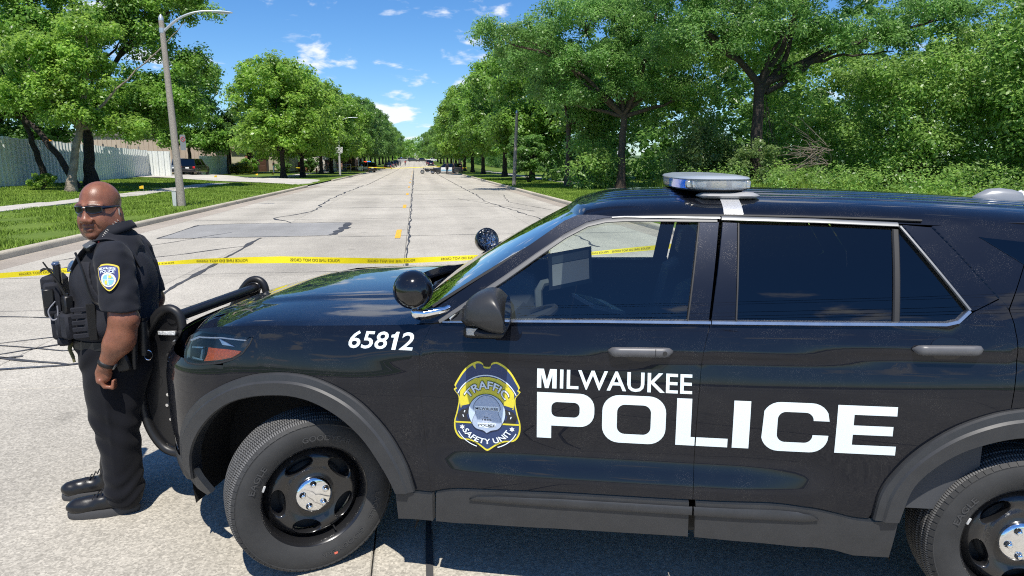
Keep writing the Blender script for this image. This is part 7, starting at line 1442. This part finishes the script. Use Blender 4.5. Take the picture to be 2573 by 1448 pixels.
# ------------------------------------------------------------------ other vehicles
CARG = window_mat('car_glass', (.05, .06, .07), 1.8); TAILR = mat('tail_red', (.55, .015, .02), .25, coat=.5); HEADW = mat('head_clear', (.7, .72, .75), .15, coat=1); PLATE = mat('plate_white', (.7, .7, .68), .5)
def make_car(loc, rz, col, label, L_=4.9, W_=1.92, H_=1.72, kind='suv', police=None, group=None, bar=False):
    """forward is +x; origin between the axles on the ground"""
    o = empty('parked_car' if not police else 'police_car', loc, rz, label, 'car', group); nm = '_'.join('%02d' % int(c * 99) for c in col); pm = mat('car_paint_' + nm, col, .3, coat=1, coatr=.04)
    hl = L_ / 2; bh = {'suv': 1.06, 'pickup': 1.10, 'sedan': .92}[kind]; hw = W_ / 2
    def sec(x, z0, z1, w, r=.10): return [(x, s1 * w - s1 * r * (1 - math.cos(a)) if False else y, z) for (y, z) in rrect(-w, w, z0, z1, min(r, (z1 - z0) / 2.1, w / 2.1), 2)]
    st = [(-hl, .45, .80, hw * .80), (-hl + .06, .32, bh - .05, hw * .93), (-hl + .4, .24, bh, hw), (-.5, .22, bh, hw), (hl * .45, .22, bh, hw), (hl - .55, .25, bh - .10, hw * .98), (hl - .12, .30, bh - .24, hw * .90), (hl, .42, bh - .36, hw * .74)]
    b = MB(); b.loft([sec(*s) for s in st]); body = b.build('body', pm, o, angle=35)
    cb = {'suv': (-hl + .12, -hl + .35, hl * .18, hl * .48), 'sedan': (-hl + .7, -hl + 1.2, hl * .15, hl * .50), 'pickup': (-.75, -.55, hl * .20, hl * .46)}[kind]
    b = MB(); b.loft([[(cb[0], -hw * .90, bh - .03), (cb[3], -hw * .90, bh - .06), (cb[3], hw * .90, bh - .06), (cb[0], hw * .90, bh - .03)], [(cb[1], -hw * .72, H_ - .05), (cb[2], -hw * .72, H_ - .05), (cb[2], hw * .72, H_ - .05), (cb[1], hw * .72, H_ - .05)]]); b.build('glass', CARG, o, sm=False)
    b = MB(); b.loft([[(cb[1] - .05, -hw * .74, H_ - .06), (cb[2] + .06, -hw * .74, H_ - .06), (cb[2] + .06, hw * .74, H_ - .06), (cb[1] - .05, hw * .74, H_ - .06)], [(cb[1] + .1, -hw * .62, H_), (cb[2] - .12, -hw * .62, H_), (cb[2] - .12, hw * .62, H_), (cb[1] + .1, hw * .62, H_)]]); b.build('roof', pm, o, angle=50)
    for s1 in (1, -1):
        for t in (0, .36, .68, 1.0) if kind != 'pickup' else (0, .5, 1.0):
            xa = cb[0] + (cb[3] - cb[0]) * t; xb = cb[1] + (cb[2] - cb[1]) * t; b = MB(); b.tube([(xa, s1 * hw * .905, bh - .04), (xb, s1 * hw * .725, H_ - .045)], .045, 4); b.build('pillar', pm, o, sm=False)
        for xw in (-hl + .95, hl - .92):
            w = empty('wheel', (xw, s1 * (hw - .11), .36), 0, parent=o); b = MB(); b.lathe([(.20, -.11), (.33, -.115), (.36, -.08), (.36, .08), (.33, .115), (.20, .11)], 20, 'y', close=True); b.build('tyre', TYRE, w, angle=40); b = MB(); b.lathe([(.21, s1 * .09), (.19, s1 * .06), (.07, s1 * .085), (.005, s1 * .09)], 16, 'y'); b.build('rim', mat('rim_silver', (.32, .33, .34), .35, metal=.8), w)
        b = MB(); b.box((-hl + .05, s1 * hw * .74, bh - .22), (.12, .26, .24), bev=.03); b.build('tail_light', TAILR, o); b = MB(); b.box((hl - .12, s1 * hw * .68, bh - .36), (.16, .34, .15), bev=.04); b.build('headlight', HEADW, o)
        b = MB(); b.box((cb[3] - .12, s1 * (hw + .06), bh + .06), (.12, .16, .13), bev=.04); b.build('side_mirror', pm if kind != 'pickup' else PLASTD, o)
    b = MB(); b.box((-hl - .02, 0, .50), (.14, hw * 1.66, .24), bev=.05); b.build('rear_bumper', PLASTD, o); b = MB(); b.box((hl - .02, 0, .45), (.16, hw * 1.5, .24), bev=.06); b.build('front_bumper', PLASTD, o)
    b = MB(); b.box((-hl - .10 if kind == 'pickup' else -hl + .012, 0, .80), (.03, .40, .16)); b.build('license_plate', PLATE, o)
    if police:
        dm = mat('door_white', (.72, .74, .75), .3, coat=.8)
        for s1 in (1, -1):
            for x0, x1 in ((-.72, .14), (.17, 1.06)):
                b = MB(); b.prism([(x0, .36), (x1, .36), (x1, bh - .02), (x0, bh - .02)], s1 * (hw - .02), s1 * (hw + .012), 'y'); dr = b.build('door', dm, o, sm=False)
                if police == 'blue' and x0 > 0 or x0 < 0:
                    b = MB(); b.prism([(x0 + .04, .50), (x1 - .04, .50), (x1 - .04, .66), (x0 + .04, .66)], s1 * (hw + .0125), s1 * (hw + .016), 'y'); b.build('stripe', mat('stripe_blue', (.05, .30, .50), .4) if police == 'blue' else mat('stripe_gold', (.45, .38, .22), .5), dr, sm=False)
    if bar:
        lb = empty('light_bar', (0, 0, 0), parent=o); xm = (cb[1] + cb[2]) / 2 + .25; b = MB(); b.box((xm, 0, H_ + .05), (.30, 1.2, .05), bev=.02); b.build('base', PLASTD, lb)
        for s1, c_ in ((1, 'lamp_red_lit'), (-1, 'lamp_blue_lit')): b = MB(); b.box((xm, s1 * .33, H_ + .125), (.28, .56, .11), bev=.03); b.build('lamp', mat(c_, (.6, .03, .02) if s1 > 0 else (.02, .08, .6), .2, emit=(((1, .06, .02) if s1 > 0 else (.05, .25, 1)), 1.6)), lb)
    return o
ATN = lambda x, y: math.atan2(y, x)
make_car((-8.7, 127.0, .05), ATN(-.52, .86), (.012, .012, .014), 'black and white police SUV with red roof light, far left kerb', police='gold', bar=True, H_=1.78)
make_car((5.3, 113.0, 0), ATN(-1, .10), (.02, .022, .028), 'white-doored police car with blue stripes behind the three distant officers', police='blue', bar=False, H_=1.66, kind='suv')
make_car((-26.1, 87.5, .42), ATN(.05, 1), (.010, .010, .012), 'black SUV seen from behind in the yard opening', H_=1.85, W_=2.0); make_car((-28.6, 90.5, .42), ATN(.0, 1), (.10, .13, .18), 'blue-grey pickup beside the black SUV in the yard', kind='pickup', H_=1.9)
GP = 'cars parked far up the street'
for i, (x, y, c_, k, lb) in enumerate(((-6.7, 178, (.02, .03, .03), 'sedan', 'dark sedan, nearest of the cars parked at the far left kerb'), (-6.6, 196, (.20, .20, .21), 'pickup', 'grey pickup behind the dark sedan at the far left kerb'), (-6.4, 216, (.05, .05, .06), 'suv', 'dark SUV behind the grey pickup at the far left kerb'), (-6.2, 238, (.03, .03, .035), 'suv', 'last dark SUV in the row at the far left kerb'), (5.2, 230, (.02, .02, .05), 'pickup', 'dark pickup parked at the far right kerb'), (5.0, 252, (.10, .03, .03), 'sedan', 'red sedan beyond the dark pickup at the far right kerb'))):
    make_car((x, y, float(gz(y))), ATN(0, 1), c_, lb, kind=k, group=GP)
for i, (x, c_, k, bar, lb) in enumerate(((-5.6, (.35, .36, .37), 'suv', True, 'police SUV with red and blue lights crossing the far street'), (-.8, (.04, .05, .05), 'suv', False, 'dark SUV crossing the far street, left of the sedan'), (3.6, (.05, .05, .05), 'sedan', False, 'dark sedan crossing the far street'), (8.2, (.6, .6, .6), 'pickup', False, 'white pickup crossing the far street'))):
    make_car((x, 330, float(gz(330))), ATN(1, .05), c_, lb, kind=k, bar=bar, group='vehicles across the far end of the street')
# motorcycle
mo = empty('motorcycle', (2.0, 111.0, 0), math.pi, 'black police motorcycle parked in the street before the distant police car', 'motorcycle'); BLK = mat('bike_black', (.012, .012, .014), .3, coat=.6)
for x in (.82, -.78):
    w = empty('wheel', (x, 0, .33), parent=mo); b = MB(); b.lathe([(.22, -.06), (.31, -.07), (.33, 0), (.31, .07), (.22, .06)], 22, 'y', close=True); b.build('tyre', TYRE, w); b = MB(); b.lathe([(.22, .03), (.06, .05), (.06, -.05), (.22, -.03)], 12, 'y'); b.build('rim', MATS['rim_silver'], w)
b = MB(); b.loft([[(x, y * w, z0 + (z1 - z0) * t) for y, t in ((-1, .1), (-.8, 0), (.8, 0), (1, .1), (1, .8), (.6, 1), (-.6, 1), (-1, .8))] for x, w, z0, z1 in ((-.55, .14, .55, .78), (-.1, .17, .35, .76), (.25, .18, .35, .92), (.5, .12, .6, .98))]); b.build('body', BLK, mo); b = MB(); b.box((-.22, 0, .80), (.62, .30, .12), bev=.05); b.build('seat', GEAR, mo)
b = MB(); b.loft([[(.55, -.2, .75), (.55, .2, .75), (.66, .16, 1.02), (.66, -.16, 1.02)], [(.72, -.12, .72), (.72, .12, .72), (.74, .1, 1.0), (.74, -.1, 1.0)]]); b.build('fairing', BLK, mo); b = MB(); b.add([(.66, -.17, 1.0), (.66, .17, 1.0), (.45, .14, 1.40), (.45, -.14, 1.40)], [(0, 1, 2, 3)]); b.build('windshield', CARG, mo)
for s1 in (1, -1): b = MB(); b.tube([(.62, s1 * .09, .95), (.82, s1 * .09, .33)], .025, 6); b.build('fork', CHROME, mo); b = MB(); b.box((-.72, s1 * .27, .68), (.50, .18, .32), bev=.05); b.build('saddle_bag', BLK, mo); b = MB(); b.tube([(-.1, s1 * .17, .30), (-1.0, s1 * .2, .28)], .04, 8); b.build('exhaust', CHROME, mo); b = MB(); b.tube([(.55, 0, 1.0), (.45, s1 * .36, 1.06), (.33, s1 * .40, 1.04)], .014, 6); b.build('handlebar', CHROME, mo)
b = MB(); b.box((.05, 0, .40), (.40, .34, .30), bev=.04); b.build('engine', MATS['rim_silver'], mo); b = MB(); b.box((-.98, 0, .90), (.16, .30, .26), bev=.05); b.build('tail_box', BLK, mo)
# ------------------------------------------------------------------ people farther off
def small_person(loc, rz, label, top, legs, skin=(.30, .16, .10), h=1.78, pose='stand', hat=None, group=None, cat='person'):
    o = empty('person', loc, rz, label, cat, group); k = h / 1.78; o.scale = (k, k, k); st = .16 if pose == 'walk' else 0.0
    f = Field((-.45, -.42, -.02), (.45, .42, 1.84), .02); f.ell((.01, 0, 1.66), (.10, .078, .125), .02); f.cap((0, 0, 1.56), (-.01, 0, 1.42), .055, .06, .03); f.ell((0, 0, 1.2), (.11, .16, .26), .04)
    if pose == 'hold': H_ = [((-.01, s1 * .20, 1.40), (.05, s1 * .24, 1.14), (.28, s1 * .10, 1.22)) for s1 in (1, -1)]
    else: H_ = [((-.01, s1 * .20, 1.40), (-.03 - s1 * st * .5, s1 * .25, 1.12), (.05 - s1 * st, s1 * .24, .86)) for s1 in (1, -1)]
    for a, e, w in H_: f.cap(a, e, .048, .042, .02); f.cap(e, w, .042, .030, .02); f.ell(w, (.035, .03, .045), .02)
    LG = [((0, s1 * .09, .92), (s1 * st * .9 + .03, s1 * .10, .50), (s1 * st * 1.5, s1 * .11, .08)) for s1 in (1, -1)]
    for a, e, w in LG: f.cap(a, e, .075, .055, .02); f.cap(e, w, .05, .04, .02); f.cap(w, (w[0] + .12, w[1], .05), .04, .035, .02)
    nm = '%02d%02d%02d' % tuple(int(c * 99) for c in skin); link('body', f.mesh('body', 1), o, mat('skin_' + nm, skin, .5))
    f = Field((-.40, -.42, .85), (.42, .42, 1.58), .02); f.ell((0, 0, 1.24), (.145, .195, .26), .03); f.ell((0, 0, 1.02), (.145, .175, .15), .04); f.cap((-.01, -.17, 1.40), (-.01, .17, 1.40), .075, .075, .04)
    for a, e, w in H_: f.cap(a, tuple(np.array(a) * .25 + np.array(e) * .75), .068, .066, .02)
    f.cut(lambda P: .92 - P[..., 2]); link('shirt', f.mesh('shirt', 1), o, mat('cloth_' + '%03d%03d%03d' % tuple(int(c * 999) for c in top), top, .85))
    f = Field((-.42, -.3, .04), (.45, .3, 1.04), .02); f.ell((0, 0, .93), (.14, .17, .10), .03)
    for a, e, w in LG: f.cap(a, e, .095, .075, .03); f.cap(e, w, .072, .066, .02)
    f.cut(lambda P: P[..., 2] - .99); link('trousers', f.mesh('trousers', 1), o, mat('cloth_' + '%03d%03d%03d' % tuple(int(c * 999) for c in legs), legs, .85))
    if hat: b = MB(); b.lathe([(.17, 0), (.16, .02), (.10, .03), (.095, .09), (.06, .12), (.005, .125)], 14, 'z', (.01, 0, 1.72)); b.build('hat', mat('hat_cloth', hat, .8), o)
    else: b = MB(); b.ball((-.005, 0, 1.70), .098, 12, 8, (1.0, .86, .95)); b.build('hair', mat('hair_dark', (.02, .016, .012), .7), o)
    return o
NV = (.010, .011, .016)
small_person((5.05, 109.8, 0), R(100), 'distant dark-uniformed officer standing left of the pair by the police car', NV, NV); small_person((6.05, 110.0, 0), R(200), 'distant officer at the middle of the three by the police car', NV, NV); small_person((7.35, 110.2, .12), R(170), 'distant officer standing on the verge right of the police car', NV, NV, pose='hold')
small_person((-20.1, 103.5, .35), R(170), 'person in black shirt and jeans holding a camera by the bushes', (.02, .018, .02), (.10, .15, .22), (.45, .28, .20), pose='hold'); small_person((-13.1, 111.6, .15), R(-60), 'dark-clothed person in a pale hat beside a street maple', (.03, .04, .05), (.02, .025, .03), hat=(.62, .55, .44))
small_person((-3.1, 232, float(gz(232))), R(90), 'far pedestrian in red top walking up the street', (.30, .05, .05), (.05, .06, .09), pose='walk', h=1.85); small_person((-4.6, 227, float(gz(227))), R(90), 'far pedestrian in grey beside the one in red', (.12, .12, .13), (.05, .06, .08), pose='walk', h=1.85)
# overhead wires behind the photographer: seen as reflections in the side windows
for k, (y, z) in enumerate(((-13, 9.2), (-15, 10.6), (-15.5, 11.4), (-18, 14.5), (-21, 16.0))):
    b = MB(); b.tube([(x, y + .04 * x, z + .0016 * x * x + .035 * x) for x in np.linspace(-45, 60, 30)], .022, 5); o = b.build('power_wire', GEAR, None); tag(o, '%s of the thin dark overhead wires mirrored in the side windows' % ('lowest', 'second lowest', 'middle one', 'second highest', 'highest')[k], 'wire', 'overhead wires behind the photographer')
